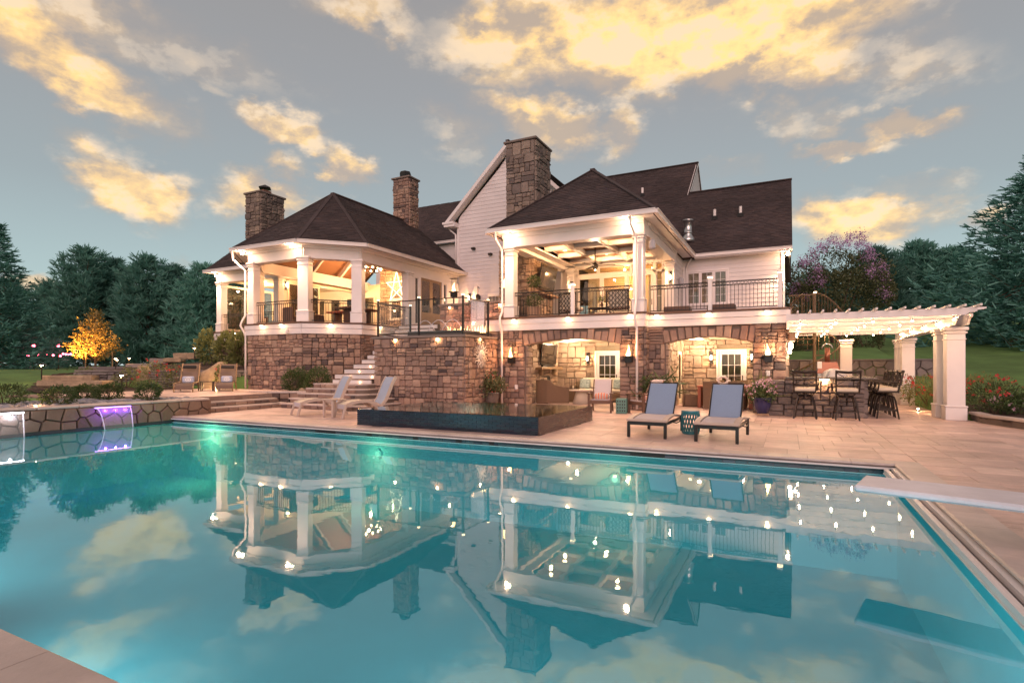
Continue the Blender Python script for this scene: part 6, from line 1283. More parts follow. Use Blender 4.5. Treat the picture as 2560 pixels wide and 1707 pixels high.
m = MB(); m.ball((0, .15, .50), .27, 14, 8, (1, .42, .48)); local(m, 'pillow', pm, t_, True); place(t_, -5.5, 17.5, 0, R(10), True); c_ = place(t_, -4.08, 17.45, 0, R(-38), None, 'dark framed lilac sling armchair with striped pillow, partly behind the blue lounger')
t_ = proto('garden_stool', 'square green pierced ceramic garden stool between the armchairs', 'stool'); m = MB(); m.cbox((0, 0, .24), (.34, .34, .48), 0, .02); local(m, 'body', M_green, t_)
for i in range(4):
    for j in range(4):
        m = MB(); m.cbox((-.11 + .073 * i, -.171, .09 + .1 * j), (.036, .006, .05), 0, .002); local(m, 'opening', M_dark, t_)
place(t_, -4.74, 17.3, 0, R(8), True)
t_ = proto('drum_stool', 'teal round lattice drum stool between the two blue chaise lounges', 'stool'); m = MB(); m.lathe((0, 0, 0), [(.17, .0), (.19, .03), (.19, .07)], 20); local(m, 'rim', M_teal, t_); m = MB(); m.lathe((0, 0, 0), [(.19, .46), (.2, .49), (.19, .52), (.01, .525)], 20); local(m, 'rim', M_teal, t_)
la = MB()
for k in range(20):
    for sg in (-1, 1):
        pts = []
        for j in range(7): a = 2 * math.pi * (k + sg * j * .32) / 20; r = .185 + .018 * math.sin(math.pi * j / 6); pts.append((r * math.cos(a), r * math.sin(a), .06 + .41 * j / 6))
        la.tube(pts, .011, 4, False)
local(la, 'lattice', M_teal, t_); m = MB(); m.cyl((0, 0, .52), (0, 0, .53), .185, .185, 20); local(m, 'top', M_cush, t_); place(t_, -1.93, 12.72, 0, 0, True)
# bar stools
t_ = proto('bar_stool', 'dark metal bar stool with crossed back, left one at the front of the bar', 'bar stool', 'swivel stools at the outdoor bar'); m = MB()
for s in (-1, 1): m.tube([(s * .23, .2, .66), (s * .24, .26, .9), (s * .245, .31, 1.16)], .02, 6)
m.tube([(-.245, .30, 1.13), (0, .33, 1.11), (.245, .30, 1.13)], [.035, .035, .035], 6); m.tube([(-.235, .24, .80), (.235, .24, .80)], .018, 6); m.bar((-.235, .255, .82), (.24, .305, 1.1), .03, .016); m.bar((.235, .26, .82), (-.24, .305, 1.1), .03, .016); local(m, 'backrest', M_bronze, t_)
for s in (-1, 1): m = MB(); m.tube([(s * .24, .24, .86), (s * .27, 0, .88), (s * .27, -.18, .85), (s * .25, -.2, .68)], .02, 6); local(m, 'arm', M_bronze, t_)
m = MB(); m.cbox((0, 0, .64), (.5, .46, .035), 0, .015); m.cyl((0, 0, .52), (0, 0, .63), .05, .05, 10); m.tube([(-.2, 0, .63), (-.15, 0, .56), (.15, 0, .56), (.2, 0, .63)], .016, 6); local(m, 'seat_frame', M_bronze, t_); m = MB(); m.cbox((0, 0, .70), (.47, .44, .085), 0, .03); local(m, 'cushion', M_cush, t_)
for sx in (-1, 1):
    for sy in (-1, 1): m = MB(); m.tube([(sx * .05, sy * .05, .54), (sx * .15, sy * .13, .52), (sx * .18, sy * .16, .42), (sx * .24, sy * .22, .0)], [.02, .022, .022, .018], 6); local(m, 'leg', M_bronze, t_)
m = MB(); e = .21; pts = [(-e, -e + .02, .2), (e, -e + .02, .2), (e, e - .02, .2), (-e, e - .02, .2)]; [m.bar(pts[i], pts[(i + 1) % 4], .03, .03) for i in range(4)]; local(m, 'foot_ring', M_bronze, t_)
STOOL = t_; t_.scale = (1.2, 1.2, 1.2)
place(t_, .47, 18.05, 0, R(176), True)
place(t_, 1.48, 18.02, 0, R(184), None, 'dark metal bar stool with crossed back, right one at the front of the bar')
for i, y in enumerate((19.15, 20.0, 20.85, 21.7)): place(STOOL, 2.58, y, 0, R(-90), None, ('dark bar stool on the side of the bar nearest the pool', 'second bar stool from the pool on the side of the bar', 'third bar stool from the pool on the side of the bar', 'farthest bar stool on the side of the bar, near the rear columns')[i])
# flower pots
def pot(name, lb, x, y, z, r, h, pmat, plant, cat='planter'):
    t_ = thing(name, lb, cat, (x, y, z)); m = MB(); m.lathe((x, y, z), [(r * .62, .03), (r * .9, h * .55), (r, h * .93), (r * 1.06, h * .95), (r * 1.06, h), (r * .9, h), (r * .88, h * .9)], 18); m.build('pot', pmat, t_, True); plant(t_, x, y, z + h); return t_
def bloom(t_, x, y, z):
    leaves('foliage', shell(1000, (x, y, z + .14), (.42, .42, .34), 5, .3, .2), .09, M_leaf, t_, 6, .5); Q = shell(75, (x, y, z + .18), (.44, .44, .36), 6, .85, .2, -.2); leaves('blossom', np.repeat(Q, 6, 0) + np.random.default_rng(3).normal(size=(450, 3)) * .02, .045, M_pink, t_, 8, .3, .9); leaves('grass_blade', np.array([(x, y, z)] * 50) + np.random.default_rng(4).normal(size=(50, 3)) * .04, .75, M_fern, t_, 9, 2.2, .04)
pot('flower_pot', 'blue glazed pot of pink flowers on a wheeled stand beside the bar', -.68, 18.35, .05, .27, .5, M_bluepot, bloom)
m = MB(); m.box(-.9, 18.15, .02, -.46, 18.55, .05)
def dark_plant(t_, x, y, z): leaves('foliage', shell(900, (x, y, z + .2), (.55, .5, .5), 15, .2, .25), .13, M_leaf2, t_, 16, .8, .4); leaves('blossom', shell(60, (x, y, z + .3), (.55, .5, .5), 17, .85, .2), .05, M_red, t_, 18, .3, .9)
pot('dark_planter', 'dark planter of leafy plants at the foot of the sun ornament wall', -9.75, 17.75, .0, .3, .55, M_granite, dark_plant)
pm_ = thing('potted_palm', 'leafy potted palm standing by the right arch', 'plant', (-4.0, 18.85, 0)); m = MB(); m.lathe((-4.0, 18.85, 0), [(.2, 0), (.26, .3), (.28, .5), (.24, .5)], 14); m.build('pot', M_granite, pm_); q = random.Random(3); Pp = []; m = MB()
for i in range(22):
    a = q.uniform(0, 6.28); L = q.uniform(.5, .85); el_ = q.uniform(.2, 1.0); pts = [(-4.0 + math.cos(a) * L * u, 18.85 + math.sin(a) * L * u * .7, .55 + L * (el_ * u * 1.5 - .5 * u * u)) for u in (0, .35, .7, 1)]; m.tube(pts, .008, 4, False)
    for u in np.linspace(.3, 1, 9):
        for s in (-1, 1): Pp.append((-4.0 + math.cos(a) * L * u, 18.85 + math.sin(a) * L * u * .7, .55 + L * (el_ * u * 1.5 - .5 * u * u)))
m.build('frond_stems', M_leaf, pm_); leaves('fronds', np.array(Pp), .34, M_leaf, pm_, 31, .3, .12)
# small loungers with towels on the upper terrace
t_ = proto('brown_lounger', 'left brown sling lounger with a rolled patterned towel on the upper terrace', 'lounger', 'brown loungers on the upper terrace'); m = MB(); curve_strip(m, [(-.75, .02 + .08), (-.73, .25), (-.65, .33), (-.2, .33), (.45, .34)], -.29, .29); local(m, 'seat_sling', M_mesh_d, t_); m = MB(); curve_strip(m, [(.43, .34), (.65, .62), (.85, .92), (.98, 1.1)], -.28, .28); local(m, 'back_sling', M_mesh_d, t_); m = MB()
for s in (-1, 1): m.tube([(s * .32, -.72, .0), (s * .32, -.76, .2), (s * .32, -.68, .35), (s * .32, -.2, .35), (s * .32, .45, .36), (s * .31, .98, 1.12)], .028, 6); m.tube([(s * .32, .6, .0), (s * .32, .4, .36)], .025, 6)
local(m, 'frame', M_goldmetal, t_); m = MB(); m.cbox((0, .62, .98), (.5, .06, .14), R(0), .03, Matrix.Rotation(R(-33), 4, 'X')); local(m, 'head_pad', M_black, t_)
pm = bpy.data.materials.new('towel_medallion'); pm.use_nodes = True; tt = NT(pm.node_tree); tc_ = tt.n('ShaderNodeTexCoord'); sx_ = tt.n('ShaderNodeSeparateXYZ'); tt.L.new(tc_.outputs['Object'], sx_.inputs[0]); rr = tt.m('SQRT', tt.m('ADD', tt.m('POWER', tt.m('ABSOLUTE', sx_.outputs[0]), 2.0), tt.m('POWER', tt.m('ABSOLUTE', tt.m('MULTIPLY', tt.m('SUBTRACT', sx_.outputs[2], .47), 1.4)), 2.0)))
tt.L.new(tt.ramp(tt.m('MULTIPLY', rr, 4.0), [(0, (.75, .74, .76)), (.2, (.3, .34, .5)), (.26, (.75, .74, .76)), (.48, (.25, .3, .46)), (.56, (.72, .72, .76)), (.62, (.36, .42, .6))], 'CONSTANT'), tt.N['Principled BSDF'].inputs['Base Color']); tt.N['Principled BSDF'].inputs['Roughness'].default_value = .95
m = MB(); m.cbox((0, .30, .47), (.42, .13, .26), 0, .05); local(m, 'towel', pm, t_)
place(t_, -21.45, 13.75, .5, R(48), True); place(t_, -20.75, 14.95, .5, R(48), None, 'right brown sling lounger with a rolled patterned towel near the downspout'); OFF[t_.name] = Vector()
t_ = proto('low_table', 'small dark low table between the two brown loungers', 'table'); m = MB(); m.cbox((0, 0, .38), (.5, .45, .03), 0, .006); local(m, 'top', M_bronze, t_)
for sx in (-1, 1):
    for sy in (-1, 1): m = MB(); m.cbox((sx * .21, sy * .19, .18), (.04, .04, .37), 0, .004); local(m, 'leg', M_bronze, t_)
place(t_, -21.35, 14.55, .5, R(48), True)
# wicker and dining furniture under the arches
t_ = thing('wicker_armchair', 'brown wicker armchair seen from behind under the left arch', 'armchair', (-8.5, 20.7, 0)); m = MB(); m.add([(-9.06, 20.25, 0), (-8.62, 20.2, 0), (-8.62, 20.2, .96), (-9.1, 20.25, .96)], [(0, 1, 2, 3)])
m = MB(); m.cbox((-8.87, 20.4, .48), (.5, .14, .96), R(6), .03); m.add([(-8.66, 20.34, .03), (-7.84, 20.72, .03), (-7.84, 20.72, .66), (-8.12, 20.6, .68), (-8.36, 20.49, .74), (-8.55, 20.4, .94), (-8.66, 20.34, .96), (-8.70, 20.44, .03), (-7.88, 20.82, .03), (-7.88, 20.82, .66), (-8.16, 20.7, .68), (-8.40, 20.59, .74), (-8.59, 20.5, .94), (-8.70, 20.44, .96)], [(0, 1, 2, 3, 4, 5, 6), (13, 12, 11, 10, 9, 8, 7)] + [(i, 7 + i, 7 + (i + 1) % 7, (i + 1) % 7) for i in range(7)]); m.build('body', M_wick, t_); m = MB(); m.cbox((-8.45, 21.0, .42), (.7, .6, .16), R(24), .05); m.build('cushion', M_cush, t_)
t_ = thing('patio_sofa', 'brown wicker sofa with cream cushions and patterned pillows by the patio door', 'sofa', (-7.2, 22.8, 0)); m = MB(); m.cbox((-7.15, 22.75, .22), (2.5, .85, .4), 0, .04); m.cbox((-7.15, 23.12, .5), (2.5, .14, .7), 0, .04); m.cbox((-8.35, 22.75, .4), (.14, .85, .6), 0, .05); m.cbox((-5.95, 22.75, .4), (.14, .85, .6), 0, .05); m.build('frame', M_wick, t_)
for x in (-7.75, -7.15, -6.5): m = MB(); m.cbox((x, 22.72, .48), (.6, .7, .14), 0, .05); m.build('seat_cushion', M_cush, t_); m = MB(); m.cbox((x, 23.0, .78), (.62, .16, .46), 0, .06, Matrix.Rotation(R(-10), 4, 'X')); m.build('back_cushion', M_cush, t_)
M_pat = mat('patterned_cloth', (.3, .36, .36), .9, var=.9, scale=16)
for x, lb in ((-7.85, 'left'), (-6.35, 'right')): m = MB(); m.cbox((0, 0, 0), (.46, .16, .42), 0, .06, Matrix.Rotation(R(-14), 4, 'X')); o = local(m, 'pillow', M_pat, None); o.location = (x, 22.72, .76); tag(o, 'patterned pillow on the %s end of the wicker sofa' % lb, 'pillow', 'patterned pillows on the sofa')
t_ = thing('coffee_table', 'pale drum shaped coffee table in front of the wicker sofa', 'table', (-7.35, 21.0, 0)); m = MB(); m.lathe((-7.35, 21.0, 0), [(.42, 0), (.28, .5), (.28, .52)], 20); m.build('base', M_cush, t_, True); m = MB(); m.lathe((-7.35, 21.0, .52), [(.55, 0), (.56, .02), (.55, .045), (.01, .046)], 24); m.build('top', M_tanframe, t_)
t_ = thing('dining_table', 'red brown wooden dining table under the right arch', 'table', (-2.0, 21.4, 0)); m = MB(); m.cbox((-2.0, 21.4, .78), (1.9, 1.1, .06), 0, .012); m.build('top', M_rwood, t_)
for x in (-2.86, -1.14):
    for y in (20.95, 21.85): m = MB(); m.cbox((x, y, .375), (.12, .12, .75), 0, .01); m.build('leg', M_rwood, t_)
t_ = proto('wicker_dining_chair', 'brown wicker dining chair at the near side of the table, left one', 'chair', 'wicker chairs around the dining table'); m = MB(); curve_strip(m, [(.30, .0), (.27, .45), (.30, .75), (.36, .98)], -.25, .25, .05); local(m, 'backrest', M_wick, t_); m = MB(); m.cbox((0, 0, .24), (.5, .56, .46), 0, .03); local(m, 'seat', M_wick, t_)
for s in (-1, 1): m = MB(); m.bar((s * .25, -.22, .62), (s * .25, .3, .64), .05, .05); m.bar((s * .25, -.24, 0), (s * .25, -.24, .63), .05, .05); local(m, 'arm', M_wick, t_)
place(t_, -2.42, 20.75, 0, R(180), True)
for (x, y, rz, lb) in ((-1.58, 20.75, 180, 'brown wicker dining chair at the near side of the table, right one'), (-3.15, 21.4, 90, 'brown wicker dining chair at the left end of the table'), (-.85, 21.4, -90, 'brown wicker dining chair at the right end of the table'), (-2.42, 22.1, 0, 'brown wicker dining chair at the far side of the table, left one'), (-1.58, 22.1, 0, 'brown wicker dining chair at the far side of the table, right one')): place(t_, x, y, 0, R(rz), None, lb)
m = MB(); m.tube([(-2.1 + .17 * math.cos(a), 21.3, 1.0 + .13 * math.sin(a)) for a in np.linspace(0, 6.28, 13)[:-1]], .045, 7, closed=True); m.ball((-1.88, 21.3, .93), .09, 8, 6); m.box(-2.2, 21.24, .81, -1.9, 21.36, .87); tag(m.build('table_ornament', M_white, None, True), 'white ring shaped ornament on the dining table', 'ornament')
def lantern(lb, x, y, z, h=.3, w_=.09):
    t_ = thing('candle_lantern', lb, 'lantern', (x, y, z)); m = MB(); m.cbox((x, y, z + .015), (w_ * 2, w_ * 2, .03), 0, .005); m.cbox((x, y, z + h), (w_ * 2, w_ * 2, .025), 0, .005)
    for sx in (-1, 1):
        for sy in (-1, 1): m.cyl((x + sx * w_ * .85, y + sy * w_ * .85, z), (x + sx * w_ * .85, y + sy * w_ * .85, z + h), .008, .008, 5)
    m.build('frame', M_black, t_); m = MB(); m.cyl((x, y, z + .03), (x, y, z + .14), .035, .035, 8); m.build('candle', M_cush, t_); return t_
lantern('black candle lantern on the dining table beside the white ornament', -1.72, 21.2, .81); lantern('dark domed candle lantern behind the wicker armchair', -8.1, 21.9, .55, .45, .13)
m = MB(); m.cbox((-8.1, 21.9, .275), (.5, .5, .55), 0, .02); tag(m.build('side_stand', M_wick, None), 'small wicker stand carrying the domed lantern under the left arch', 'table')
# televisions
def tv(lb, x, y, z, w_, h, tilt):
    t_ = proto('television', lb, 'television', 'televisions above the fireplaces'); m = MB(); m.cbox((0, 0, 0), (w_, .05, h), 0, .01); m.cbox((0, .07, 0), (w_ * .4, .12, h * .4), 0, .01); local(m, 'bezel', M_black, t_); m = MB(); m.cbox((0, -.027, .01), (w_ - .05, .006, h - .08), 0, .001); local(m, 'screen', M_screen, t_); m = MB(); m.cbox((0, -.02, -h / 2 - .05), (w_ * .8, .08, .06), 0, .01); local(m, 'soundbar', M_black, t_)
    t_.location = (x, y, z); t_.rotation_euler = (R(tilt), 0, R(90)); OFF[t_.name] = Vector((x, y, z)); return t_
tv('flat television above the mantel under the left arch', -9.14, 21.75, 2.02, 1.7, .9, 6); tv('large flat television tilted on the stone fireplace of the balcony', -9.3, 22.0, 5.38, 1.75, 1.0, 10)
# ceiling fan
t_ = thing('ceiling_fan', 'dark three bladed ceiling fan under the coffered balcony ceiling', 'fan', (-7.1, 21.8, 6.42)); m = MB(); m.cyl((-7.1, 21.8, 6.42), (-7.1, 21.8, 5.78), .022, .022, 8); m.lathe((-7.1, 21.8, 5.62), [(.05, -.14), (.09, -.06), (.13, 0), (.13, .08), (.05, .16)], 14); m.build('motor', M_bronze, t_)
for k in range(3): a = R(12 + 120 * k); m = MB(); m.bar((-7.1 + .12 * math.cos(a), 21.8 + .12 * math.sin(a), 5.66), (-7.1 + .82 * math.cos(a), 21.8 + .82 * math.sin(a), 5.67), .15, .014); m.build('blade', M_bronze, t_)
# balcony furniture
t_ = proto('lattice_chair', 'dark lattice backed lounge chair behind the white railing post on the balcony', 'chair', 'lattice backed seats on the balcony')
def lattice(mb, w_, z0, z1, y):
    n = 5
    for i in range(n):
        for j in range(4):
            x0 = -w_ / 2 + w_ * i / n; x1 = x0 + w_ / n; za = z0 + (z1 - z0) * j / 4; zb = z0 + (z1 - z0) * (j + 1) / 4; mb.bar((x0, y, za), (x1, y, zb), .02); mb.bar((x1, y, za), (x0, y, zb), .02)
    mb.bar((-w_ / 2, y, z0), (-w_ / 2, y, z1), .045); mb.bar((w_ / 2, y, z0), (w_ / 2, y, z1), .045); mb.bar((-w_ / 2, y, z1), (w_ / 2, y, z1), .045); mb.bar((-w_ / 2, y, z0), (w_ / 2, y, z0), .045)
m = MB(); lattice(m, .8, .25, .98, -.3); local(m, 'backrest', M_bronze, t_); m = MB(); m.cbox((0, .05, .4), (.72, .66, .16), 0, .05); m.cbox((0, -.2, .72), (.7, .14, .5), 0, .05); local(m, 'cushion', M_cush, t_); m = MB()
for sx in (-1, 1): m.tube([(sx * .4, -.3, .65), (sx * .42, .1, .66), (sx * .42, .35, .6), (sx * .42, .35, 0)], .025, 6); m.cyl((sx * .4, -.3, 0), (sx * .4, -.3, .3), .025, .025, 6)
local(m, 'frame', M_bronze, t_); place(t_, -7.65, 20.5, DK, R(-12), True); place(t_, -5.7, 20.4, DK, R(4), None, 'wide dark lattice backed chair beside the right column of the balcony')
t_ = thing('balcony_sofa', 'cream cushioned sofa facing the pool against the balcony doors', 'sofa', (-6.7, 23.5, DK)); m = MB(); m.cbox((-6.7, 23.6, DK + .22), (2.0, .8, .3), 0, .04); m.build('frame', M_bronze, t_); m = MB(); m.cbox((-6.7, 23.5, DK + .45), (1.9, .75, .2), 0, .06); m.cbox((-6.7, 23.9, DK + .75), (1.9, .2, .5), 0, .08); m.build('cushion', M_cush, t_)
t_ = thing('flower_vase', 'small vase of yellow flowers on the balcony table', 'vase', (-6.75, 21.6, DK + .52)); m = MB(); m.lathe((-6.75, 21.6, DK + .52), [(.04, 0), (.07, .1), (.04, .2), (.05, .22)], 10); m.build('vase', M_dwood, t_); leaves('flowers', shell(60, (-6.75, 21.6, DK + .88), (.16, .16, .14), 71, .3), .1, M_fern, t_, 72, .5)
m = MB(); m.cbox((-6.75, 21.6, DK + .49), (1.0, .7, .05), 0, .01); [m.cyl((-6.75 + a * .42, 21.6 + b * .28, DK), (-6.75 + a * .42, 21.6 + b * .28, DK + .47), .02, .02, 6) for a in (-1, 1) for b in (-1, 1)]; tag(m.build('balcony_table', M_bronze, None), 'low dark table with flower vase on the balcony', 'table')
t_ = thing('potted_topiary', 'two ball topiary in a clay pot beside the balcony fireplace', 'plant', (-9.1, 20.1, DK)); m = MB(); m.lathe((-9.1, 20.1, DK), [(.24, 0), (.32, .42), (.34, .5), (.28, .5)], 14); m.build('pot', M_terra, t_); m = MB(); m.cyl((-9.1, 20.1, DK + .5), (-9.1, 20.1, DK + 1.45), .025, .02, 6); m.build('stem', M_bark, t_)
leaves('foliage', np.concatenate([shell(700, (-9.1, 20.1, DK + .78), (.36, .36, .3), 73, .5, .06), shell(600, (-9.1, 20.1, DK + 1.55), (.29, .29, .26), 74, .5, .06)]), .07, M_leaf, t_, 75, .4)
for i, x in enumerate((-3.45, -2.0)): m = MB(); m.cbox((x, 19.9, DK + .12), (.9, .5, .22), 0, .03); tag(m.build('window_box', M_dwood, None), ('low dark box on the balcony behind the railing, left of the post', 'low dark box on the balcony behind the railing, right of the post')[i], 'box', 'dark boxes on the balcony')
# pavilion contents
t_ = thing('pub_table', 'dark trestle table behind the right railing of the pavilion', 'table', (-17.9, 19.4, DK)); m = MB(); m.cbox((-17.9, 19.6, DK + .78), (.95, 2.0, .09), 0, .02); m.build('top', M_dwood, t_); m = MB(); m.cbox((-17.9, 19.0, DK + .37), (.5, .12, .74), 0, .02); m.cbox((-17.9, 20.2, DK + .37), (.5, .12, .74), 0, .02); m.cbox((-17.9, 19.6, DK + .2), (.1, 1.3, .1), 0, .02); m.build('trestle', M_dwood, t_)
t_ = thing('pavilion_table', 'dark table behind the chamfered railing of the pavilion', 'table', (-19.3, 20.4, DK)); m = MB(); m.cbox((-19.3, 20.4, DK + .78), (1.9, .9, .09), 0, .02); m.build('top', M_rwood, t_); m = MB(); m.cbox((-19.9, 20.4, DK + .37), (.12, .5, .74), 0, .02); m.cbox((-18.7, 20.4, DK + .37), (.12, .5, .74), 0, .02); m.build('trestle', M_dwood, t_)
for i, (x, y, w_, lb) in enumerate(((-19.15, 17.6, 1.0, 'dark high backed wicker seat behind the front railing, right one'), (-20.4, 17.8, .7, 'dark high backed wicker seat behind the front railing, left one'), (-26.0, 20.8, 1.3, 'dark brown sofa behind the set back left railing'))): t_ = thing('wicker_bench', lb, 'chair', (x, y, DK), 'dark seats in the pavilion'); m = MB(); m.cbox((x, y, DK + .42), (w_, .14, .84), R(-6), .04); m.build('backrest', M_dwood, t_); m = MB(); m.cbox((x, y + .4, DK + .24), (w_, .7, .44), R(-6), .05); m.build('seat', M_dwood, t_)
def chandelier(lb, x, y, z, r, n, drop, top):
    t_ = thing('chandelier', lb, 'chandelier', (x, y, z)); m = MB(); m.tube([(x + r * math.cos(a), y + r * math.sin(a), z) for a in np.linspace(0, 6.283, 25)[:-1]], .02, 6, closed=True); m.cyl((x, y, z), (x, y, top), .014, .014, 6); [m.tube([(x + r * math.cos(a), y + r * math.sin(a), z), (x, y, z + drop)], .007, 4) for a in (0, 2.09, 4.19)]; m.build('ring_frame', M_black, t_)
    for i in range(n): a = 2 * math.pi * i / n; m = MB(); m.ball((x + r * math.cos(a), y + r * math.sin(a), z + .10), .05, 8, 6); m.build('bulb', E_warm, t_)
    return t_
chandelier('large two tier ring chandelier with glowing bulbs in the pavilion vault', -19.0, 21.6, 6.35, .62, 12, .7, 8.9); chandelier('small ring chandelier hanging in the room beyond the pavilion', -24.2, 22.6, 5.35, .42, 9, .5, 6.2)
t_ = thing('neon_star', 'large glowing star outline hung on the stone end wall of the pavilion', 'star', (-20.2, 25.4, 6.2)); m = MB(); c_ = (-20.22, 6.12); pts = [(c_[0] + .78 * math.cos(R(90 + 144 * k)), 25.36, c_[1] + .92 * math.sin(R(90 + 144 * k))) for k in range(5)]
[m.bar(pts[k], pts[(k + 1) % 5], .024, .024) for k in range(5)]; m.build('star_outline', E_star, t_); lamp(t_, (-20.2, 25.0, 6.2), 25, WARM, .03)
# ------------------------------------------------------------ wall lamps, torches and ornaments
def sconce(lb, x, y, z, nx, ny, e=9):
    t_ = thing('wall_sconce', lb, 'wall lamp', (x, y, z), 'tall glass wall sconces'); m = MB(); tx, ty = -ny, nx; c_ = (x + nx * .09, y + ny * .09); m.cbox((x + nx * .01, y + ny * .01, z), (.1 if nx == 0 else .03, .03 if nx == 0 else .1, .46), 0, .006); m.cbox((*c_, z + .24), (.16, .16, .025), 0, .005); m.cbox((*c_, z - .24), (.16, .16, .025), 0, .005)
    for a in (-1, 1):
        for b in (-1, 1): m.cyl((c_[0] + a * .07, c_[1] + b * .07, z - .24), (c_[0] + a * .07, c_[1] + b * .07, z + .24), .006, .006, 4)
    m.build('frame', M_black, t_); m = MB(); m.lathe((*c_, z), [(.018, -.1), (.032, -.04), (.03, .05), (.01, .1)], 8); m.build('bulb', E_flood, t_, True); lamp(t_, (c_[0] + nx * .09, c_[1] + ny * .09, z), e, WARM, .02); return t_
sconce('glass wall sconce on pale stone left of the left arch door', -7.95, 23.4, 1.86, 0, -1); sconce('glass wall sconce on pale stone left of the right arch door', -2.74, 23.4, 1.86, 0, -1); sconce('glass wall sconce on pale stone right of the right arch door', -1.24, 23.4, 1.88, 0, -1)
sconce('glass wall sconce on the balcony column beside the television', -9.02, 24.22, 5.2, 0, -1, 8); sconce('glass wall sconce on the balcony column beside the white corner wall', -4.5, 24.22, 5.35, 0, -1, 8); sconce('glass wall sconce inside the pavilion on the left front post', -23.1, 20.0, 5.7, 1, 0, 6); sconce('glass wall sconce on the siding beside the pavilion door', -15.6, 25.9, 5.25, 0, -1, 12)
def torch(lb, x, y, z, wall=True):
    t_ = thing('gas_torch', lb, 'torch', (x, y, z), 'gas flame torches in glass'); m = MB(); m.cbox((x + (.02 if wall else 0), y - .02, z - .12), (.24, .2, .2), 0, .01); m.cbox((x, y - .03, z - .01), (.32, .3, .035), 0, .006); m.build('burner_box', M_black, t_); m = MB(); m.lathe((x, y - .03, z + .008), [(.125, 0), (.125, .52)], 18, False); m.build('glass_chimney', M_clear, t_, True); m = MB(); m.cbox((x, y - .03, z + .545), (.28, .26, .018), 0, .004)
    if not wall: m.cyl((x, y - .03, z - .2), (x, y - .03, z - .52), .035, .035, 8); m.cyl((x, y - .03, z - .5), (x, y - .03, z - .53), .12, .12, 12)
    m.build('hood', M_black, t_); m = MB(); q = random.Random(int(abs(x) * 100)); flame(m, x, y - .03, z + .01, .38, .055, q); flame(m, x + .03, y - .03, z + .01, .2, .05, q); flame(m, x - .035, y - .03, z + .01, .16, .045, q); m.build('flame', E_flame, t_, True); lamp(t_, (x, y - .19, z + .2), 13, (1, .42, .17), .02); return t_
torch('black gas torch with flame on the pillar left of the left arch', -9.38, 18.60, 1.84); torch('black gas torch with flame on the pillar between the two arches', -4.87, 18.60, 1.85); torch('black gas torch with flame on the pillar right of the right arch', -.55, 19.15, 1.85); torch('gas torch on a stem atop the terrace back wall near the doors', -12.45, 19.4, 4.62, False); torch('gas torch on a stem atop the terrace back wall near the balcony column', -10.08, 19.4, 4.62, False)
t_ = thing('outdoor_speaker', 'brown outdoor speaker hung at the pergola corner of the house', 'speaker', (.13, 19.25, 2.4)); m = MB(); m.cbox((.13, 19.25, 2.42), (.2, .22, .3), 0, .03); m.build('cabinet', M_dwood, t_)
t_ = thing('corner_lantern', 'bright white lantern below the brown speaker at the house corner', 'wall lamp', (.1, 19.2, 2.1)); m = MB(); m.cbox((.1, 19.2, 2.14), (.11, .11, .2), 0, .02); m.build('upper_globe', E_flood, t_); m = MB(); m.ball((.07, 19.2, 1.95), .055, 10, 7); m.build('lower_globe', E_flood, t_); m = MB(); m.box(.0, 19.19, 1.9, .03, 19.25, 2.27); m.build('bracket', M_black, t_); lamp(t_, (.22, 19.05, 2.0), 14, (1, .78, .5), .03)
for (x, y, z, lb) in ((-4.2, 19.25, 5.75, 'white outdoor speaker on the right balcony column'), (-4.28, 25.6, 5.35, 'white speaker on the siding near the triple window')): m = MB(); m.cbox((x, y, z), (.2, .22, .34), 0, .05); tag(m.build('wall_speaker', M_speaker, None), lb, 'speaker', 'white speakers on the walls')
m = MB(); m.cbox((-22.5, 18.0, 6.5), (.3, .3, .45), R(20), .05, Matrix.Rotation(R(30), 4, 'Y')); tag(m.build('wall_speaker', M_speaker, None), 'tilted speaker in the left corner of the pavilion ceiling', 'speaker', 'white speakers on the walls')
# sun ornament
t_ = thing('sun_ornament', 'pale metal sun face with wavy rays on the terrace wall', 'wall ornament', (-9.98, 17.38, 1.9)); m = MB(); cy_, cz_ = 17.38, 1.9; m.ball((-9.97, cy_, cz_), .21, 18, 12, (.35, 1, 1)); m.tube([(-9.98, cy_ + .215 * math.cos(a), cz_ + .215 * math.sin(a)) for a in np.linspace(0, 6.283, 25)[:-1]], .018, 6, closed=True); m.bar((-9.89, cy_, cz_ + .05), (-9.86, cy_, cz_ - .04), .035, .03); m.ball((-9.91, cy_ - .075, cz_ + .05), .03, 8, 6, (.6, 1.2, .6)); m.ball((-9.91, cy_ + .075, cz_ + .05), .03, 8, 6, (.6, 1.2, .6)); m.tube([(-9.905, cy_ - .07, cz_ - .085), (-9.89, cy_, cz_ - .105), (-9.905, cy_ + .07, cz_ - .085)], .012, 6); m.build('face', M_sunart, t_, True)
for i in range(22):
    a = 2 * math.pi * i / 22; L = .30 if i % 2 else .24; m = MB(); pts = []
    for j in range(7): k = j / 6; rr = .22 + L * k; aa = a + (.10 * math.sin(k * 6.28) if i % 2 else 0); pts.append((-9.98, cy_ + rr * math.cos(aa), cz_ + rr * math.sin(aa)))
    m.tube(pts, [.03 * (1 - j / 6.6) + .004 for j in range(7)], 5); m.build('ray', M_sunart, t_, True)
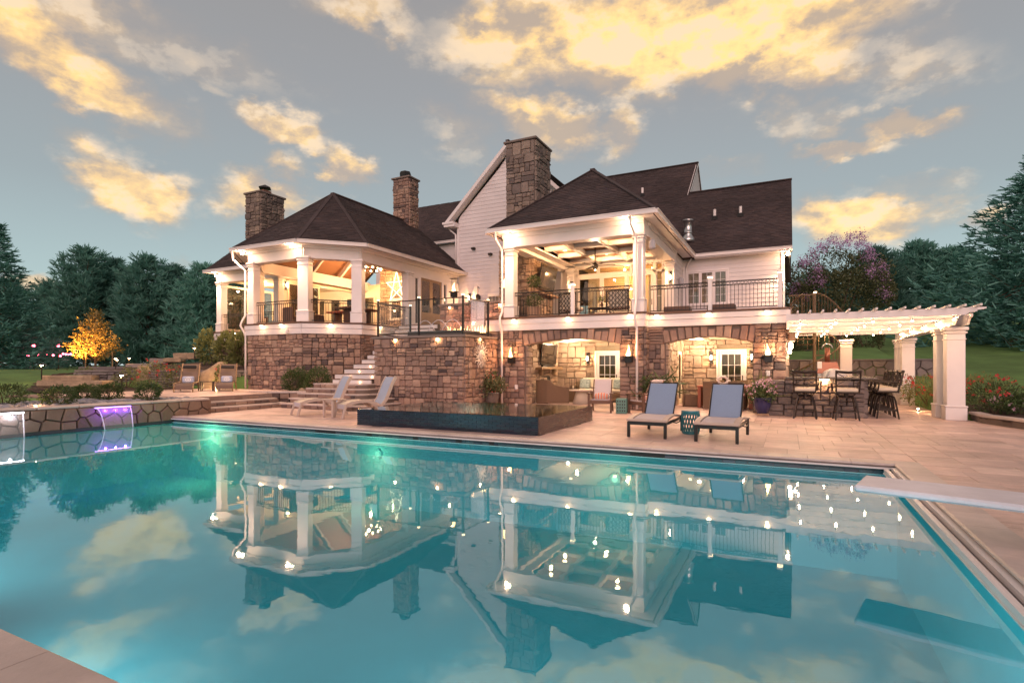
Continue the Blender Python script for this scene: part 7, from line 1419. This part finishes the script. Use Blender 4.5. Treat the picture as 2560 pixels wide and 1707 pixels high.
# eave floodlights and small deck lights
for (x, y, z, lb) in ((-21.4, 16.2, 6.46, 'eave floodlight at the front left corner of the pavilion'), (-18.35, 16.2, 6.47, 'eave floodlight above the middle front column of the pavilion'), (-27.6, 19.3, 6.40, 'eave floodlight on the set back left end of the pavilion'), (-9.4, 18.45, 6.44, 'eave floodlight at the left corner of the balcony roof'), (-4.85, 18.45, 6.44, 'eave floodlight at the right corner of the balcony roof'), (.02, 26.62, 6.37, 'eave floodlight at the far right corner of the house')):
    t_ = thing('eave_floodlight', lb, 'floodlight', (x, y, z), 'floodlights under the eaves'); m = MB(); m.cyl((x, y, z + .1), (x, y, z + .05), .06, .07, 10); m.build('housing', M_white, t_); m = MB(); m.ball((x, y, z), .075, 12, 8, (1, 1, .8)); m.build('lamp_face', E_flood, t_, True); lamp(t_, (x, y - .16, z - .10), 10, (1, .56, .30), .03); lamp(t_, (x, y - .2, z - .12), 210, (1, .60, .36), .05, 'SPOT', (0, -.55, -1), 150)
for i, x in enumerate((-9.26, -7.08, -4.8)): fascia_light(x, 18.63, 3.27, 0, -1, 'hooded deck light under the balcony railing, %s' % ('nearest the left column', 'below the middle white post', 'nearest the right column')[i])
for i, x in enumerate((-4.02, -2.32, -.57)): fascia_light(x, 19.18, 3.27, 0, -1, 'hooded deck light on the right wing, %s' % ('beside the downspout', 'below the middle white post', 'near the house corner')[i])
for i, x in enumerate((-20.27, -19.07)): fascia_light(x, 16.33, 3.27, 0, -1, 'hooded deck light on the pavilion front, %s' % ('left one', 'right one')[i])
fascia_light(-17.15, 17.18, 3.27, .7, -.7, 'hooded deck light on the slanted side of the pavilion'); fascia_light(-16.24, 19.2, 3.27, 1, 0, 'hooded deck light on the pavilion side behind the glass screen'); fascia_light(-26.0, 19.33, 3.27, 0, -1, 'hooded deck light on the set back left deck')
def cap_light(lb, x, y, z, nx, ny, e=4.5):
    t_ = thing('wall_wash_light', lb, 'light', (x, y, z), 'wash lights under the stone caps'); m = MB(); m.cbox((x + nx * .05, y + ny * .05, z), (.16 if nx == 0 else .09, .09 if nx == 0 else .16, .025), 0, .006); m.build('hood', M_black, t_); m = MB(); m.cbox((x + nx * .06, y + ny * .06, z - .02), (.09 if nx == 0 else .05, .05 if nx == 0 else .09, .014), 0, .003); m.build('lens', E_warm, t_); lamp(t_, (x + nx * .085, y + ny * .085, z - .06), e, WARM, .02)
cap_light('wash light under the terrace cap, left one on the front', -13.0, TY, 2.52, 0, -1); cap_light('wash light under the terrace cap, right one on the front', -11.12, TY, 2.52, 0, -1); cap_light('wash light above the sun ornament', TX1, 17.3, 2.53, 1, 0, 4.5); cap_light('wash light under the cap of the terrace back wall, left one', -12.5, 19.2, 3.98, 0, -1, 3); cap_light('wash light under the cap of the terrace back wall, right one', -10.15, 19.2, 3.98, 0, -1, 3)
# path lights, ground lights, string lights
for i, (px, d, z, h, lb, e) in enumerate(((104, 25.5, .95, .62, 'mushroom path light left of the slab steps', 6), (289, 30, 1.22, .72, 'mushroom path light right of the long grey slab', 8), (293, 37, 1.35, .6, 'mushroom path light peeping behind the front one', 9), (323, 36, 1.35, .7, 'mushroom path light above the grey slab boulders', 10), (486, 34, 1.95, .7, 'mushroom path light beside the stacked ledge wall', 8), (304, 20.6, .46, .72, 'mushroom path light behind the violet tinted shrub', 6))):
    x, y = at(px, d); t_ = thing('path_light', lb, 'path light', (x, y, z), 'mushroom path lights in the garden'); m = MB(); m.cyl((x, y, z - .05), (x, y, z + h), .028, .024, 8); m.build('post', M_bronze, t_); m = MB(); m.lathe((x, y, z + h), [(.19, 0), (.17, .03), (.05, .07), (.01, .08)], 14); m.build('cap', M_bronze, t_); m = MB(); m.cyl((x, y, z + h - .005), (x, y, z + h - .035), .07, .05, 10); m.build('lens', E_warm, t_); lamp(t_, (x, y - .03, z + h - .08), e, WARM, .02)
for i, (px, d, z, lb, e, up) in enumerate(((89, 13.9, .46, 'small glowing ground light among the grey rocks', 2.5, .1), (380, 25.9, .47, 'ground spotlight in front of the narrow boulder', 12, .08), (540, 24.3, .52, 'ground spotlight in front of the tall leaning boulder', 12, .08), (2295, 18.5, .03, 'small round ground light left of the red flowering bush', 3, .05), (2338, 17.2, .03, 'small round ground light at the foot of the front pergola columns', 3, .05), (797, 22.2, .48, 'small ground light glowing under the right round bush', 3, .1))):
    x, y = at(px, d); t_ = thing('ground_light', lb, 'light', (x, y, z), 'small ground lights'); m = MB(); m.cyl((x, y, z - .03), (x, y, z + .02), .06, .05, 10); m.build('housing', M_bronze, t_); m = MB(); m.ball((x, y, z + .035), .035, 8, 6); m.build('bulb', E_warm, t_); lamp(t_, (x, y, z + .1), e, (1, .62, .24) if e > 10 else WARM, .02)
x0, y0 = at(86, 46); zb = 1.3; pp = [(67, .55), (73, .48), (95, .52), (115, .66), (133, .52), (151, .42), (158, .72), (165, .66), (171, .62), (177, .68)]
for i, (px, top) in enumerate(((84, 1.15), (146, 1.15))):
    x, y = at(px, 46); m = MB(); m.cyl((x, y, zb - .2), (x, y, 3.2), .035, .03, 6); t_ = thing('string_light_pole', ('thin dark pole of the red string lights, left one', 'thin dark pole of the red string lights, right one')[i], 'pole', (x, y, zb), 'poles of the string lights'); m.build('pole', M_bark, t_); m = MB(); m.ball((x, y, 3.24), .11, 8, 6); m.build('bulb', E_redb, t_)
t_ = thing('string_lights', 'string of small red bulbs in front of the dark pines', 'string lights', (x0, y0, 2.6)); m = MB(); m.tube([(*at(px, 46), 2.2 + z_ * .6) for px, z_ in pp], .012, 4); m.build('wire', M_black, t_)
for px, z_ in pp: x, y = at(px, 46); m = MB(); m.ball((x, y, 2.13 + z_ * .6), .085, 8, 6); m.build('bulb', E_redb, t_)
x, y = at(54, 47); m = MB(); m.ball((x, y, 1.55), .85, 14, 8, (1, .7, .55)); m.box(x - 1.6, y - .8, 1.2, x + 1.6, y + .8, 1.36); tag(m.build('covered_grill', M_speaker, None, True), 'pale domed cover on a dark base far left below the red lights', 'cover')
for (x, y, z, lb) in ((-9.22, 18.74, .72, 'white electric outlet box on the pillar left of the left arch'), (-.55, 19.27, 1.28, 'small electric outlet on the pillar right of the right arch'), (-18.75, 16.31, 2.98, 'white outlet box on the pavilion fascia')): m = MB(); m.cbox((x, y - .01, z), (.12, .07, .17), 0, .01); m.cbox((x, y - .048, z), (.05, .01, .09), 0, .003); tag(m.build('outlet_box', M_white, None), lb, 'outlet', 'outlet boxes')
t_ = thing('door_mat_lantern', 'black hanging lantern on the siding above the terrace', 'lantern', (-14.9, 25.8, 5.0)); m = MB(); m.tube([(-15.0, 25.9, 5.75), (-15.0, 25.72, 5.85), (-14.95, 25.65, 5.7), (-14.95, 25.65, 5.4)], .015, 6); m.lathe((-14.95, 25.65, 4.95), [(.06, 0), (.15, .08), (.16, .35), (.05, .46)], 10); m.build('body', M_black, t_); lamp(t_, (-14.95, 25.45, 5.0), 14, WARM, .02)
